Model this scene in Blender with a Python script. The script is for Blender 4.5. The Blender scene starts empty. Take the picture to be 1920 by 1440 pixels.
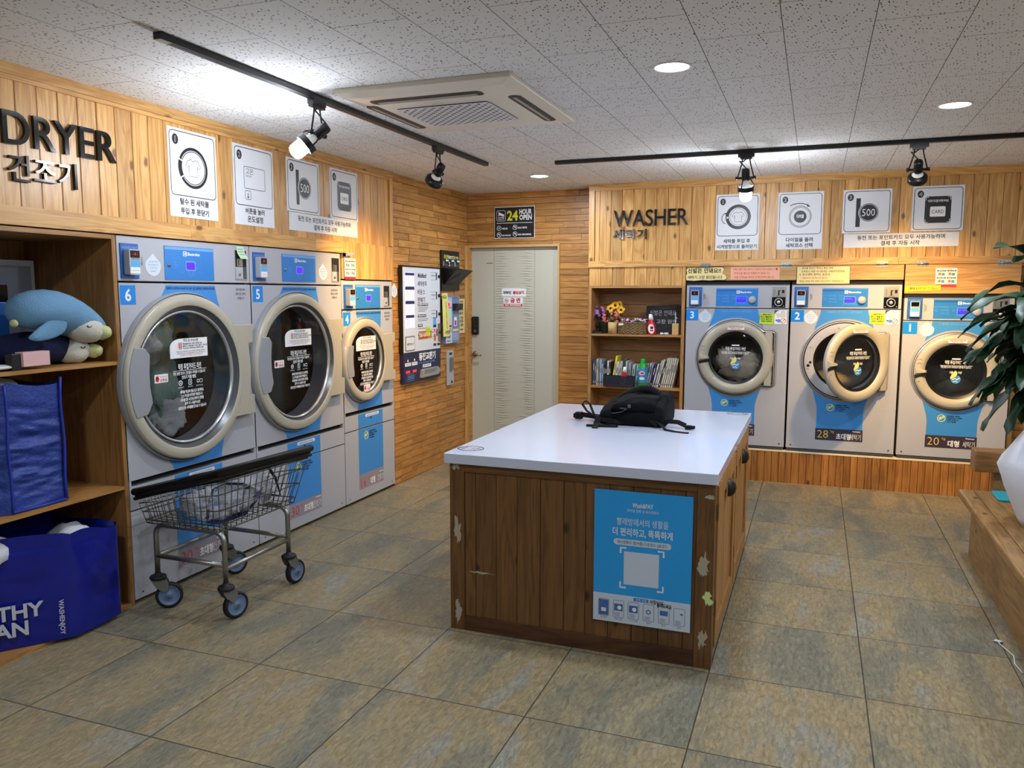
import bpy, math, random
from mathutils import Vector, Matrix, noise as mnoise
random.seed(7)
sc = bpy.context.scene
C = sc.collection

# ---------------------------------------------------------------- camera, world, exposure, room lights
cd = bpy.data.cameras.new('camera'); cam = bpy.data.objects.new('camera', cd); C.objects.link(cam)
cd.sensor_width = 36; cd.lens = 1496.86 * 36 / 1920; cd.clip_start = .05; cd.clip_end = 60
YAW, PITCH, ROLL = .361593, .113216, .000785
fw = Vector((-math.sin(YAW) * math.cos(PITCH), math.cos(YAW) * math.cos(PITCH), -math.sin(PITCH)))
rt = Vector((math.cos(YAW), math.sin(YAW), 0)); up = rt.cross(fw)
rt2 = rt * math.cos(ROLL) + up * math.sin(ROLL); up2 = up * math.cos(ROLL) - rt * math.sin(ROLL)
m3 = Matrix((rt2, up2, -fw)).transposed()
cam.matrix_world = Matrix.Translation((0, 0, 1.5)) @ m3.to_4x4()
sc.camera = cam

w = bpy.data.worlds.new('room_air'); sc.world = w; w.use_nodes = True
w.node_tree.nodes['Background'].inputs[0].default_value = (.55, .62, .75, 1)
w.node_tree.nodes['Background'].inputs[1].default_value = .12
sc.view_settings.view_transform = 'Standard'; sc.view_settings.look = 'None'
sc.view_settings.gamma = 1.0; sc.view_settings.use_curve_mapping = False
sc.view_settings.exposure = 1.22
sc.cycles.use_denoising = True
sc.cycles.max_bounces = 8; sc.cycles.transparent_max_bounces = 12

DOWN_W = 9.0       # watts of each recessed ceiling downlight
DOWN_COL = (.78, .88, 1.0)
DOWNLIGHTS = [(-.575, 3.325), (.587, 4.45), (-2.035, 5.975)]
DOWN_ADDED = [(-1.9, .9), (.9, 1.6), (-.5, -.8), (1.9, 3.1)]  # unseen downlights, added to raise the room's brightness
BULB_E, BULB_COL = 200.0, (.86, .93, 1.0)
PAR_W, PAR_COL = 64.0, (1.0, .60, .20)

# ---------------------------------------------------------------- helpers: colours and materials
def lin(c):
    return tuple((x / 12.92 if x <= .04045 else ((x + .055) / 1.055) ** 2.4) for x in c)
def col(*rgb):
    return lin(tuple(v / 255 for v in rgb)) + (1,)
MATS = {}
def base(name):
    m = bpy.data.materials.new(name); m.use_nodes = True
    nt = m.node_tree; b = nt.nodes['Principled BSDF']; MATS[name] = m
    return m, nt, b
def N(nt, t, **kw):
    n = nt.nodes.new(t)
    for k, v in kw.items(): setattr(n, k, v)
    return n
def plain(name, rgb, rough=.5, metal=0, spec=.5, bump=0, bscale=200, coat=0, var=0):
    m, nt, b = base(name)
    b.inputs['Base Color'].default_value = col(*rgb)
    b.inputs['Roughness'].default_value = rough; b.inputs['Metallic'].default_value = metal
    b.inputs['Specular IOR Level'].default_value = spec; b.inputs['Coat Weight'].default_value = coat
    tc = N(nt, 'ShaderNodeTexCoord')
    if var:
        nz = N(nt, 'ShaderNodeTexNoise'); nz.inputs['Scale'].default_value = 9; nz.inputs['Detail'].default_value = 5
        nt.links.new(tc.outputs['Object'], nz.inputs['Vector'])
        mx = N(nt, 'ShaderNodeMix', data_type='RGBA')
        mx.inputs[6].default_value = tuple(x * (1 - var) for x in col(*rgb)[:3]) + (1,)
        mx.inputs[7].default_value = tuple(min(1, x * (1 + var)) for x in col(*rgb)[:3]) + (1,)
        nt.links.new(nz.outputs[0], mx.inputs[0]); nt.links.new(mx.outputs[2], b.inputs['Base Color'])
    if bump:
        nz = N(nt, 'ShaderNodeTexNoise'); nz.inputs['Scale'].default_value = bscale; nz.inputs['Detail'].default_value = 4
        bp = N(nt, 'ShaderNodeBump'); bp.inputs['Strength'].default_value = bump; bp.inputs['Distance'].default_value = .01
        nt.links.new(tc.outputs['Object'], nz.inputs['Vector']); nt.links.new(nz.outputs[0], bp.inputs['Height'])
        nt.links.new(bp.outputs[0], b.inputs['Normal'])
    return m
def glow(name, rgb, strength):
    m, nt, b = base(name)
    b.inputs['Base Color'].default_value = (.02, .02, .02, 1)
    b.inputs['Emission Color'].default_value = col(*rgb); b.inputs['Emission Strength'].default_value = strength
    return m
def glass(name, tint, haze=0):
    m, nt, b = base(name)
    out = nt.nodes['Material Output']; nt.nodes.remove(b)
    tr = N(nt, 'ShaderNodeBsdfTransparent'); tr.inputs[0].default_value = tint
    gl = N(nt, 'ShaderNodeBsdfGlossy'); gl.inputs['Roughness'].default_value = .04; gl.inputs[0].default_value = (1, 1, 1, 1)
    fr = N(nt, 'ShaderNodeFresnel'); fr.inputs[0].default_value = 1.45
    mx = N(nt, 'ShaderNodeMixShader')
    nt.links.new(fr.outputs[0], mx.inputs[0]); nt.links.new(tr.outputs[0], mx.inputs[1]); nt.links.new(gl.outputs[0], mx.inputs[2])
    last = mx
    if haze:
        df = N(nt, 'ShaderNodeBsdfDiffuse'); df.inputs[0].default_value = (.8, .83, .88, 1); m2 = N(nt, 'ShaderNodeMixShader'); m2.inputs[0].default_value = haze
        nt.links.new(mx.outputs[0], m2.inputs[1]); nt.links.new(df.outputs[0], m2.inputs[2]); last = m2
    nt.links.new(last.outputs[0], out.inputs[0])
    return m
def ramp(nt, stops):
    r = N(nt, 'ShaderNodeValToRGB'); e = r.color_ramp.elements
    while len(e) < len(stops): e.new(.5)
    for i, (p, c) in enumerate(stops): e[i].position = p; e[i].color = c
    return r
def wood(name, axis, dark, mid, light, rough=.45, knots=1.0, vary=.25, fine=1.0, stain=0, coat=.0, rings=.30):
    """axis: 0,1,2 = the direction the grain runs. Each board is a loose island of its mesh and gets its own shift and shade."""
    m, nt, b = base(name); L = nt.links.new
    tc = N(nt, 'ShaderNodeTexCoord'); geo = N(nt, 'ShaderNodeNewGeometry')
    sh = N(nt, 'ShaderNodeVectorMath', operation='SCALE'); sh.inputs[0].default_value = (13.1, 7.7, 5.3)
    L(geo.outputs['Random Per Island'], sh.inputs['Scale'])
    ad = N(nt, 'ShaderNodeVectorMath', operation='ADD'); L(tc.outputs['Object'], ad.inputs[0]); L(sh.outputs[0], ad.inputs[1])
    def mapped(along, across):
        mp = N(nt, 'ShaderNodeMapping'); s = [across] * 3; s[axis] = along
        mp.inputs['Scale'].default_value = s; L(ad.outputs[0], mp.inputs[0]); return mp
    m1 = mapped(1.1, 11); n1 = N(nt, 'ShaderNodeTexNoise'); n1.inputs['Scale'].default_value = 1; n1.inputs['Detail'].default_value = 3; n1.inputs['Distortion'].default_value = 1.2
    L(m1.outputs[0], n1.inputs['Vector'])
    # growth rings: sine of the smooth noise
    mul = N(nt, 'ShaderNodeMath', operation='MULTIPLY'); mul.inputs[1].default_value = 34; L(n1.outputs[0], mul.inputs[0])
    sn = N(nt, 'ShaderNodeMath', operation='SINE'); L(mul.outputs[0], sn.inputs[0])
    sr = N(nt, 'ShaderNodeMapRange'); sr.inputs[1].default_value = -1; L(sn.outputs[0], sr.inputs[0])
    m2 = mapped(5, 170); n2 = N(nt, 'ShaderNodeTexNoise'); n2.inputs['Scale'].default_value = 1; n2.inputs['Detail'].default_value = 3
    L(m2.outputs[0], n2.inputs['Vector'])
    a1 = N(nt, 'ShaderNodeMath', operation='MULTIPLY_ADD'); a1.inputs[1].default_value = rings; L(sr.outputs[0], a1.inputs[0])
    s2 = N(nt, 'ShaderNodeMath', operation='MULTIPLY'); s2.inputs[1].default_value = (1.06 - rings * .9) * fine; L(n2.outputs[0], s2.inputs[0]); L(s2.outputs[0], a1.inputs[2])
    rp = ramp(nt, [(.12, col(*dark)), (.48, col(*mid)), (.85, col(*light))]); L(a1.outputs[0], rp.inputs[0])
    # per board shade
    mr = N(nt, 'ShaderNodeMapRange'); mr.inputs[3].default_value = 1 - vary; mr.inputs[4].default_value = 1 + vary * .5
    L(geo.outputs['Random Per Island'], mr.inputs[0])
    vm = N(nt, 'ShaderNodeVectorMath', operation='SCALE'); L(rp.outputs[0], vm.inputs[0]); L(mr.outputs[0], vm.inputs['Scale'])
    last = vm.outputs[0]
    if knots:
        ks = N(nt, 'ShaderNodeSeparateXYZ'); L(ad.outputs[0], ks.inputs[0]); o_ = [k_ for k_ in (0, 1, 2) if k_ != axis]
        su = N(nt, 'ShaderNodeMath', operation='ADD'); L(ks.outputs[o_[0]], su.inputs[0]); L(ks.outputs[o_[1]], su.inputs[1])
        ku = N(nt, 'ShaderNodeMath', operation='MULTIPLY'); ku.inputs[1].default_value = 6.5; L(su.outputs[0], ku.inputs[0])
        kv = N(nt, 'ShaderNodeMath', operation='MULTIPLY'); kv.inputs[1].default_value = 3.6; L(ks.outputs[axis], kv.inputs[0])
        kc = N(nt, 'ShaderNodeCombineXYZ'); L(ku.outputs[0], kc.inputs[0]); L(kv.outputs[0], kc.inputs[1])
        vo = N(nt, 'ShaderNodeTexVoronoi', voronoi_dimensions='2D'); vo.inputs['Scale'].default_value = 1; L(kc.outputs[0], vo.inputs['Vector'])
        wn = N(nt, 'ShaderNodeTexNoise'); wn.inputs['Scale'].default_value = 60; L(tc.outputs['Object'], wn.inputs['Vector'])
        wa = N(nt, 'ShaderNodeMath', operation='MULTIPLY_ADD'); wa.inputs[1].default_value = .05; L(wn.outputs[0], wa.inputs[0]); L(vo.outputs['Distance'], wa.inputs[2])
        k = N(nt, 'ShaderNodeMapRange'); k.inputs[1].default_value = .07; k.inputs[2].default_value = .135; k.inputs[3].default_value = .85; k.inputs[4].default_value = 0
        L(wa.outputs[0], k.inputs[0])
        sp = N(nt, 'ShaderNodeSeparateColor'); L(vo.outputs['Color'], sp.inputs[0])
        gt = N(nt, 'ShaderNodeMath', operation='GREATER_THAN'); gt.inputs[1].default_value = 1 - .42 * knots; L(sp.outputs[0], gt.inputs[0])
        kk = N(nt, 'ShaderNodeMath', operation='MULTIPLY'); L(k.outputs[0], kk.inputs[0]); L(gt.outputs[0], kk.inputs[1])
        mk = N(nt, 'ShaderNodeMix', data_type='RGBA'); L(kk.outputs[0], mk.inputs[0]); L(last, mk.inputs[6])
        mk.inputs[7].default_value = tuple(x * .28 for x in col(*dark)[:3]) + (1,); last = mk.outputs[2]
    if stain:
        ns = N(nt, 'ShaderNodeTexNoise'); ns.inputs['Scale'].default_value = 3.2; ns.inputs['Detail'].default_value = 6; L(tc.outputs['Object'], ns.inputs['Vector'])
        ms = N(nt, 'ShaderNodeMapRange'); ms.inputs[1].default_value = .56; ms.inputs[2].default_value = .72; ms.inputs[4].default_value = stain; L(ns.outputs[0], ms.inputs[0])
        mk = N(nt, 'ShaderNodeMix', data_type='RGBA'); L(ms.outputs[0], mk.inputs[0]); L(last, mk.inputs[6])
        mk.inputs[7].default_value = tuple(x * .5 for x in col(*dark)[:3]) + (1,); last = mk.outputs[2]
    L(last, b.inputs['Base Color']); b.inputs['Roughness'].default_value = rough; b.inputs['Coat Weight'].default_value = coat
    bp = N(nt, 'ShaderNodeBump'); bp.inputs['Strength'].default_value = .12; bp.inputs['Distance'].default_value = .004
    L(a1.outputs[0], bp.inputs['Height']); L(bp.outputs[0], b.inputs['Normal'])
    return m

PINE = ((166, 108, 50), (202, 149, 84), (224, 178, 110))
PLANK = ((140, 86, 36), (182, 126, 62), (203, 148, 82))
OLD = ((70, 44, 20), (108, 72, 36), (126, 86, 46))
wood('pine_boards', 2, *PINE, rough=.38, knots=.8)
wood('pine_rail_left', 1, *PINE, rough=.38, knots=.5)
wood('pine_rail_back', 0, *PINE, rough=.38, knots=.4)
wood('plank_left', 1, *PLANK, knots=0, vary=.22)
wood('plank_back', 0, *PLANK, knots=0, vary=.22)
wood('plinth_boards', 2, (105, 62, 22), (160, 104, 44), (180, 124, 62), knots=.2, vary=.25, stain=.4)
wood('cubby_wood', 1, (122, 82, 38), (166, 118, 60), (184, 136, 78), knots=0, vary=.1)
wood('cubby_wood_v', 2, (112, 76, 36), (150, 104, 54), (168, 122, 68), knots=0, vary=.1)
wood('shelf_wood', 0, (128, 84, 42), (172, 122, 68), (192, 142, 86), knots=.5, vary=.2)
wood('shelf_wood_v', 2, (128, 84, 42), (172, 122, 68), (192, 142, 86), knots=.3, vary=.2)
wood('island_boards', 2, *OLD, knots=1.1, vary=.10, stain=.5)
wood('island_rail', 0, *OLD, knots=.5, vary=.15, stain=.4)
wood('island_kick', 0, (52, 28, 14), (78, 46, 26), (96, 58, 34), knots=.3, vary=.1, stain=.5)
wood('island_door', 2, (128, 84, 40), (172, 120, 62), (192, 140, 80), knots=.4, vary=.15)
wood('bench_wood', 1, (96, 66, 32), (146, 108, 62), (166, 128, 80), knots=.4, vary=.12, stain=.4)
wood('bench_wood_x', 0, (92, 60, 28), (140, 98, 54), (160, 116, 70), knots=.4, vary=.12)

plain('white_plastic', (228, 228, 222), .4); plain('bright_white', (240, 240, 240), .5)
plain('paper_white', (225, 227, 232), .65); plain('black_ink', (26, 26, 28), .5); plain('grey_ink', (92, 96, 104), .5)
plain('gloss_black', (14, 15, 17), .12, spec=.6); plain('black_plastic', (12, 12, 14), .4); plain('dark_gap', (8, 8, 9), .8)
plain('machine_grey', (176, 177, 184), .34, spec=.5, bump=.05, bscale=600); plain('machine_side', (120, 121, 126), .5)
plain('door_grey', (180, 173, 155), .32, coat=.3); plain('door_band', (150, 152, 158), .3); plain('funnel_grey', (92, 94, 98), .28, metal=.4)
plain('rim_silver', (198, 200, 200), .25, metal=.6); plain('decal_blue', (62, 140, 212), .35); plain('panel_blue', (44, 126, 204), .3); plain('panel_blue_light', (112, 166, 222), .3)
plain('number_blue', (20, 134, 224), .35); plain('reader_blue', (34, 92, 168), .35); plain('sticker_cyan', (90, 172, 226), .4)
plain('steel', (176, 176, 172), .28, metal=1.0); plain('brushed_steel', (160, 158, 152), .36, metal=.9); plain('drum_steel', (128, 118, 104), .4, metal=.25, bump=.3, bscale=120)
plain('drum_dark', (24, 23, 22), .5); plain('navy_ink', (22, 34, 74), .5); plain('red_ink', (196, 36, 40), .5); plain('pale_yellow', (238, 226, 176), .6)
plain('note_green', (190, 224, 30), .6); plain('note_pale_green', (196, 226, 190), .6); plain('note_yellow', (232, 226, 128), .6); plain('note_cream', (236, 216, 150), .6)
plain('note_pink', (240, 176, 146), .6); plain('note_lime', (222, 236, 20), .6); plain('caption_grey', (150, 138, 146), .5); plain('caption_purple', (58, 46, 60), .45); plain('caption_dark', (60, 52, 58), .45)
plain('caption_gold', (220, 204, 96), .5); plain('drop_white', (214, 222, 230), .5); plain('orange_ink', (214, 108, 40), .5); plain('red_led', (60, 16, 12), .3)
plain('globe_green', (206, 220, 150), .5); plain('logo_yellow', (244, 222, 120), .5); plain('logo_blue', (60, 140, 206), .5)
plain('door_cream', (196, 192, 174), .5, bump=.05); plain('counter_white', (206, 212, 230), .16, spec=.5, coat=.25)
plain('poster_blue', (36, 158, 232), .45, var=.04); plain('poster_pale', (200, 212, 228), .5); plain('poster_phone', (70, 104, 170), .5)
plain('bag_black', (10, 11, 14), .8, spec=.12, bump=.35, bscale=260); plain('strap_black', (8, 9, 11), .7, spec=.2, bump=.3, bscale=500); plain('zip_grey', (70, 73, 76), .4)
plain('navy_strap', (26, 28, 66), .7); plain('bumper_black', (8, 8, 9), .5); plain('wheel_black', (18, 18, 20), .6); plain('wheel_blue', (104, 124, 156), .45); plain('fork_grey', (128, 128, 122), .4, metal=.5)
plain('plush_blue', (108, 152, 186), .95, bump=.5, bscale=180, var=.15); plain('plush_navy', (14, 22, 62), .95, bump=.5, bscale=180); plain('plush_white', (206, 202, 190), .95, bump=.4, bscale=180); plain('plush_beak', (196, 198, 138), .95, bump=.4, bscale=180)
plain('bag_blue_woven', (38, 62, 142), .5, bump=.4, bscale=90, var=.3); plain('bag_blue_edge', (30, 52, 160), .5); plain('bag_blue_gloss', (14, 26, 130), .25, spec=.5, bump=.25, bscale=14, var=.25); plain('bag_white_print', (196, 198, 204), .5)
plain('cloth_white', (214, 216, 218), .85, bump=.3, bscale=60); plain('cloth_green', (150, 176, 164), .9, bump=.4, bscale=40, var=.3); plain('cloth_wet', (196, 184, 162), .7, bump=.5, bscale=30, var=.35)
plain('pink_card', (222, 178, 176), .6); plain('beige_card', (186, 160, 138), .7); plain('board_grey', (150, 156, 170), .6)
plain('leaf_green', (26, 56, 30), .48, spec=.4, var=.4); plain('trunk_brown', (104, 92, 74), .8, bump=.8, bscale=60, var=.3)
plain('wrap_white', (222, 226, 236), .45, bump=.15, bscale=20); plain('teal_plastic', (44, 160, 170), .4)
plain('wire_steel', (128, 126, 120), .34, metal=.9); plain('ac_white', (236, 230, 216), .35); plain('ac_grey', (160, 158, 150), .4); plain('ac_dark', (34, 34, 34), .5)
plain('track_black', (7, 7, 8), .4); plain('lamp_black', (10, 10, 12), .35); plain('lamp_white', (220, 220, 212), .4)
plain('flower_purple', (176, 112, 178), .7, var=.35); plain('flower_coral', (240, 120, 104), .7, var=.2); plain('flower_yellow', (240, 176, 20), .7, var=.2); plain('flower_brown', (70, 40, 16), .8); plain('flower_leaf', (34, 62, 34), .7)
plain('pot_green', (40, 54, 50), .5); plain('bamboo', (196, 164, 106), .6, var=.15); plain('wicker', (138, 110, 74), .8, bump=1.0, bscale=130, var=.5); plain('petal_pale', (222, 196, 196), .7, var=.3)
plain('bottle_red', (206, 22, 34), .25); plain('bottle_green', (30, 160, 60), .25); plain('label_blue', (70, 140, 200), .4); plain('chalk_black', (28, 30, 32), .6); plain('basket_navy', (28, 32, 46), .5)
plain('brass', (150, 120, 70), .35, metal=.8); plain('lever_steel', (150, 134, 112), .35, metal=.9); plain('patch_grey', (172, 160, 140), .7)
plain('sign_black', (22, 24, 26), .4); plain('sign_yellow', (214, 216, 40), .45); plain('vend_white', (214, 218, 224), .35); plain('vend_navy', (32, 34, 72), .35); plain('vend_grey', (150, 148, 140), .35)
plain('kiosk_blue', (120, 136, 176), .4); plain('kiosk_white', (206, 212, 224), .4); plain('book_cream', (206, 198, 176), .7); plain('page_white', (226, 220, 204), .8)
plain('tan_trim', (196, 160, 108), .5); plain('tape_grey', (168, 160, 140), .4)
plain('plinth_edge', (232, 214, 178), .6)
glow('screen_violet', (66, 6, 255), .9); glow('screen_blue', (24, 14, 255), .9); glow('vend_light', (176, 170, 255), 1.15); glow('led_red', (255, 40, 50), .6)
glow('downlight_glow', (235, 242, 255), 9.0); glow('bulb_glow', (236, 244, 255), BULB_E); glow('par_glow', (255, 205, 130), 5.0)
glass('door_glass', (.82, .83, .84, 1)); glass('washer_glass', (.84, .85, .86, 1)); glass('clear_plastic', (.93, .94, .97, 1), haze=.22); glass('tray_clear', (.7, .7, .7, 1))
# ---------------------------------------------------------------- helpers: frames and mesh building
def FL(x0=-3.02): return lambda u, v, n: (x0 + n, u, v)          # faces +x: u = y, v = z
def FB(y0=6.6): return lambda u, v, n: (u, y0 - n, v)            # faces -y: u = x, v = z
def FT(z0=0.0): return lambda u, v, n: (u, v, z0 + n)            # faces +z
def FD(z0=2.4): return lambda u, v, n: (u, -v, z0 - n)           # faces -z (v is -y)
def FR(x0): return lambda u, v, n: (x0 + n, u, v)
WORLD = lambda u, v, n: (u, v, n)
ORG = {}
TXT = {}
_cu = bpy.data.curves.new('glyphs', 'FONT'); _cu.resolution_u = 2
_to = bpy.data.objects.new('glyphs', _cu); C.objects.link(_to)
def glyphs(s, bold=0.0, depth=0.0):
    k = (s, bold, depth)
    if k not in TXT:
        _cu.body = s; _cu.offset = bold; _cu.extrude = depth; _cu.resolution_u = 6 if depth else 2
        bpy.context.view_layer.update()
        me = _to.to_mesh()
        TXT[k] = ([tuple(v.co) for v in me.vertices], [tuple(p.vertices) for p in me.polygons])
        _to.to_mesh_clear()
    return TXT[k]
def rrect(u0, v0, u1, v1, r, seg=5):
    pts = []
    for cx, cy, a in ((u1 - r, v0 + r, -90), (u1 - r, v1 - r, 0), (u0 + r, v1 - r, 90), (u0 + r, v0 + r, 180)):
        for i in range(seg + 1):
            t = math.radians(a + 90 * i / seg); pts.append((cx + r * math.cos(t), cy + r * math.sin(t)))
    return pts
def circ(cu, cv, r, seg=32, a0=0, a1=360, rv=None):
    full = abs(a1 - a0) >= 360
    k = seg if full else seg + 1
    return [(cu + r * math.cos(math.radians(a0 + (a1 - a0) * i / seg)), cv + (rv or r) * math.sin(math.radians(a0 + (a1 - a0) * i / seg))) for i in range(k)]
def drop_pts(cu, v0, v1, hw):
    h = v1 - v0; rr = hw; cy = v0 + rr
    pts = [(cu + rr * math.cos(math.radians(a)), cy + rr * math.sin(math.radians(a))) for a in range(-200 + 5, 21, 12)]
    pts = [(cu + rr * math.cos(math.radians(a)), cy + rr * math.sin(math.radians(a))) for a in range(-205, 26, 11)]
    pts += [(cu + .35 * hw, v1 - .16 * h), (cu, v1), (cu - .35 * hw, v1 - .16 * h)]
    return pts
class MB:
    def __init__(s, F=WORLD, mat='machine_grey'):
        s.F = F; s.v = []; s.f = []; s.fm = []; s.fs = []; s.m = mat
    def M(s, mat): s.m = mat; return s
    def add(s, pts, faces, smooth=False, F=None):
        k = len(s.v); F = F or s.F
        s.v += [F(*p) for p in pts]
        for f in faces: s.f.append([i + k for i in f]); s.fm.append(s.m); s.fs.append(smooth)
        return s
    def box(s, u0, u1, v0, v1, n0, n1):
        p = [(u0, v0, n0), (u1, v0, n0), (u1, v1, n0), (u0, v1, n0), (u0, v0, n1), (u1, v0, n1), (u1, v1, n1), (u0, v1, n1)]
        return s.add(p, [(3, 2, 1, 0), (4, 5, 6, 7), (0, 1, 5, 4), (1, 2, 6, 5), (2, 3, 7, 6), (3, 0, 4, 7)])
    def poly(s, pts, n0, n1=None, smooth=False):
        k = len(pts)
        if n1 is None or n1 == n0: return s.add([(u, v, n0) for u, v in pts], [tuple(range(k))])
        p = [(u, v, n0) for u, v in pts] + [(u, v, n1) for u, v in pts]
        f = [tuple(range(k, 2 * k)), tuple(range(k - 1, -1, -1))]
        f += [(i, (i + 1) % k, k + (i + 1) % k, k + i) for i in range(k)]
        return s.add(p, f)
    def rect(s, u0, v0, u1, v1, n): return s.poly([(u0, v0), (u1, v0), (u1, v1), (u0, v1)], n)
    def lathe(s, cu, cv, prof, seg=48, a0=0, a1=360):
        full = a1 - a0 >= 360; k = seg if full else seg + 1; p = []; f = []
        for r, n in prof:
            for i in range(k):
                t = math.radians(a0 + (a1 - a0) * i / seg); p.append((cu + r * math.cos(t), cv + r * math.sin(t), n))
        for j in range(len(prof) - 1):
            for i in range(k if full else k - 1):
                a, b = j * k + i, j * k + (i + 1) % k; f.append((a, b, b + k, a + k))
        return s.add(p, f, True)
    def ring(s, cu, cv, r0, r1, n0, n1, seg=48, a0=0, a1=360):
        pr = [(r0, n0), (r0, n1), (r1, n1), (r1, n0), (r0, n0)]
        k = len(s.fs); s.lathe(cu, cv, pr, seg, a0, a1)
        for i in range(k, len(s.fs)): s.fs[i] = False
        return s
    def flat_ring(s, cu, cv, r0, r1, n, seg=40, a0=0, a1=360):
        k = len(s.fs); s.lathe(cu, cv, [(r1, n), (r0, n)], seg, a0, a1)
        for i in range(k, len(s.fs)): s.fs[i] = False
        return s
    def plate_hole(s, u0, v0, u1, v1, cu, cv, r, n, n_in=None, seg=64):
        angs = sorted({2 * math.pi * i / seg for i in range(seg)} | {math.atan2(v - cv, u - cu) % (2 * math.pi) for u in (u0, u1) for v in (v0, v1)})
        inn, out = [], []
        for a in angs:
            c, d = math.cos(a), math.sin(a); ts = []
            if c > 1e-9: ts.append((u1 - cu) / c)
            if c < -1e-9: ts.append((u0 - cu) / c)
            if d > 1e-9: ts.append((v1 - cv) / d)
            if d < -1e-9: ts.append((v0 - cv) / d)
            t = min(ts); inn.append((cu + r * c, cv + r * d, n)); out.append((cu + t * c, cv + t * d, n))
        k = len(angs)
        s.add(inn + out, [(i, k + i, k + (i + 1) % k, (i + 1) % k) for i in range(k)])
        if n_in is not None:
            s.add(inn + [(p[0], p[1], n_in) for p in inn], [(i, (i + 1) % k, k + (i + 1) % k, k + i) for i in range(k)], True)
        return s
    def stroke(s, pts, wd, n, closed=False):
        k = len(pts); L, R = [], []
        for i in range(k):
            a = pts[i - 1] if (i or closed) else pts[0]; b = pts[(i + 1) % k] if (i < k - 1 or closed) else pts[-1]
            if i == 0 and not closed: a = pts[0]
            dx, dy = b[0] - a[0], b[1] - a[1]; d = math.hypot(dx, dy) or 1
            nx, ny = -dy / d * wd / 2, dx / d * wd / 2
            L.append((pts[i][0] + nx, pts[i][1] + ny, n)); R.append((pts[i][0] - nx, pts[i][1] - ny, n))
        f = [(i, k + i, k + (i + 1) % k, (i + 1) % k) for i in range(k if closed else k - 1)]
        return s.add(L + R, f)
    def txt(s, t, u, v, h, n=.001, align='C', bold=0.0, fit=None, depth=0, slant=0, rot=0):
        vs, fs = glyphs(t, bold, depth)
        if not vs: return s
        x0 = min(p[0] for p in vs); x1 = max(p[0] for p in vs)
        sx = h
        if fit:
            sx = fit / (x1 - x0)
            if h == .1: h = sx
        ox = {'C': (x0 + x1) / 2, 'L': x0, 'R': x1}[align]
        cr, sr_ = math.cos(math.radians(rot)), math.sin(math.radians(rot))
        out = []
        for x, y, z in vs:
            a, b = (x - ox) * sx + slant * y * h, y * h
            out.append((u + a * cr - b * sr_, v + a * sr_ + b * cr, n + (z * h if depth else 0)))
        return s.add(out, fs)
    def tube(s, path, r, seg=8, closed=False, cap=True, F=None):
        P = [Vector(p) for p in path]; k = len(P); pts = []; f = []; prev = None
        rs = r if isinstance(r, (list, tuple)) else [r] * k
        for i in range(k):
            a = P[i - 1] if (i or closed) else P[0]; b = P[(i + 1) % k] if (i < k - 1 or closed) else P[-1]
            d = (b - a).normalized() if (b - a).length > 1e-9 else Vector((0, 0, 1))
            if prev is None:
                ref = Vector((0, 0, 1)) if abs(d.z) < .9 else Vector((1, 0, 0)); e1 = d.cross(ref).normalized()
            else:
                e1 = (prev - d * prev.dot(d)).normalized()
            prev = e1; e2 = d.cross(e1)
            for j in range(seg):
                t = 2 * math.pi * j / seg; q = P[i] + (e1 * math.cos(t) + e2 * math.sin(t)) * rs[i]; pts.append(tuple(q))
        for i in range(k if closed else k - 1):
            for j in range(seg):
                a, b = i * seg + j, i * seg + (j + 1) % seg; c2 = ((i + 1) % k) * seg
                f.append((a, b, c2 + (j + 1) % seg, c2 + j))
        if cap and not closed: f += [tuple(range(seg - 1, -1, -1)), tuple(range((k - 1) * seg, k * seg))]
        return s.add(pts, f, True, F or WORLD)
    def ribbon(s, path, wd, th, side):
        """flat strap along path; side = width direction per point (or one vector)."""
        P = [Vector(p) for p in path]; k = len(P); pts = []; f = []
        for i in range(k):
            a, b = P[max(0, i - 1)], P[min(k - 1, i + 1)]; d = (b - a).normalized()
            sd = Vector(side[i] if isinstance(side, list) else side); sd = (sd - d * sd.dot(d)).normalized(); nn = d.cross(sd)
            for x, y in ((-1, -1), (1, -1), (1, 1), (-1, 1)): pts.append(tuple(P[i] + sd * x * wd / 2 + nn * y * th / 2))
        for i in range(k - 1):
            for j in range(4): f.append((i * 4 + j, i * 4 + (j + 1) % 4, i * 4 + 4 + (j + 1) % 4, i * 4 + 4 + j))
        f += [(3, 2, 1, 0), tuple(range(4 * k - 4, 4 * k))]
        return s.add(pts, f, False, WORLD)
    def loft(s, rings, cap=True, smooth=True, F=WORLD):
        k = len(rings[0]); pts = [tuple(p) for r in rings for p in r]; f = []
        for i in range(len(rings) - 1):
            for j in range(k): f.append((i * k + j, i * k + (j + 1) % k, (i + 1) * k + (j + 1) % k, (i + 1) * k + j))
        if cap: f += [tuple(range(k - 1, -1, -1)), tuple(range((len(rings) - 1) * k, len(rings) * k))]
        return s.add(pts, f, smooth, F)
    def blob(s, c, rad, nz=0, nf=6, seg=20, rows=12, M3=None, seed=0, flat=None):
        pts = []; f = []
        for i in range(rows + 1):
            t = math.pi * i / rows
            for j in range(seg):
                p = 2 * math.pi * j / seg
                d = Vector((math.sin(t) * math.cos(p), math.sin(t) * math.sin(p), math.cos(t)))
                k = 1 + (nz * mnoise.noise(d * nf * .5 + Vector((seed * 7.3, seed, 0))) if nz else 0)
                q = Vector((d.x * rad[0], d.y * rad[1], d.z * rad[2])) * k
                if M3 is not None: q = M3 @ q
                q = q + Vector(c)
                if flat is not None and q.z < flat: q.z = flat + (q.z - flat) * .02
                pts.append(tuple(q))
        for i in range(rows):
            for j in range(seg): a = i * seg + j; b = i * seg + (j + 1) % seg; f.append((a, a + seg, b + seg, b))
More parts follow.
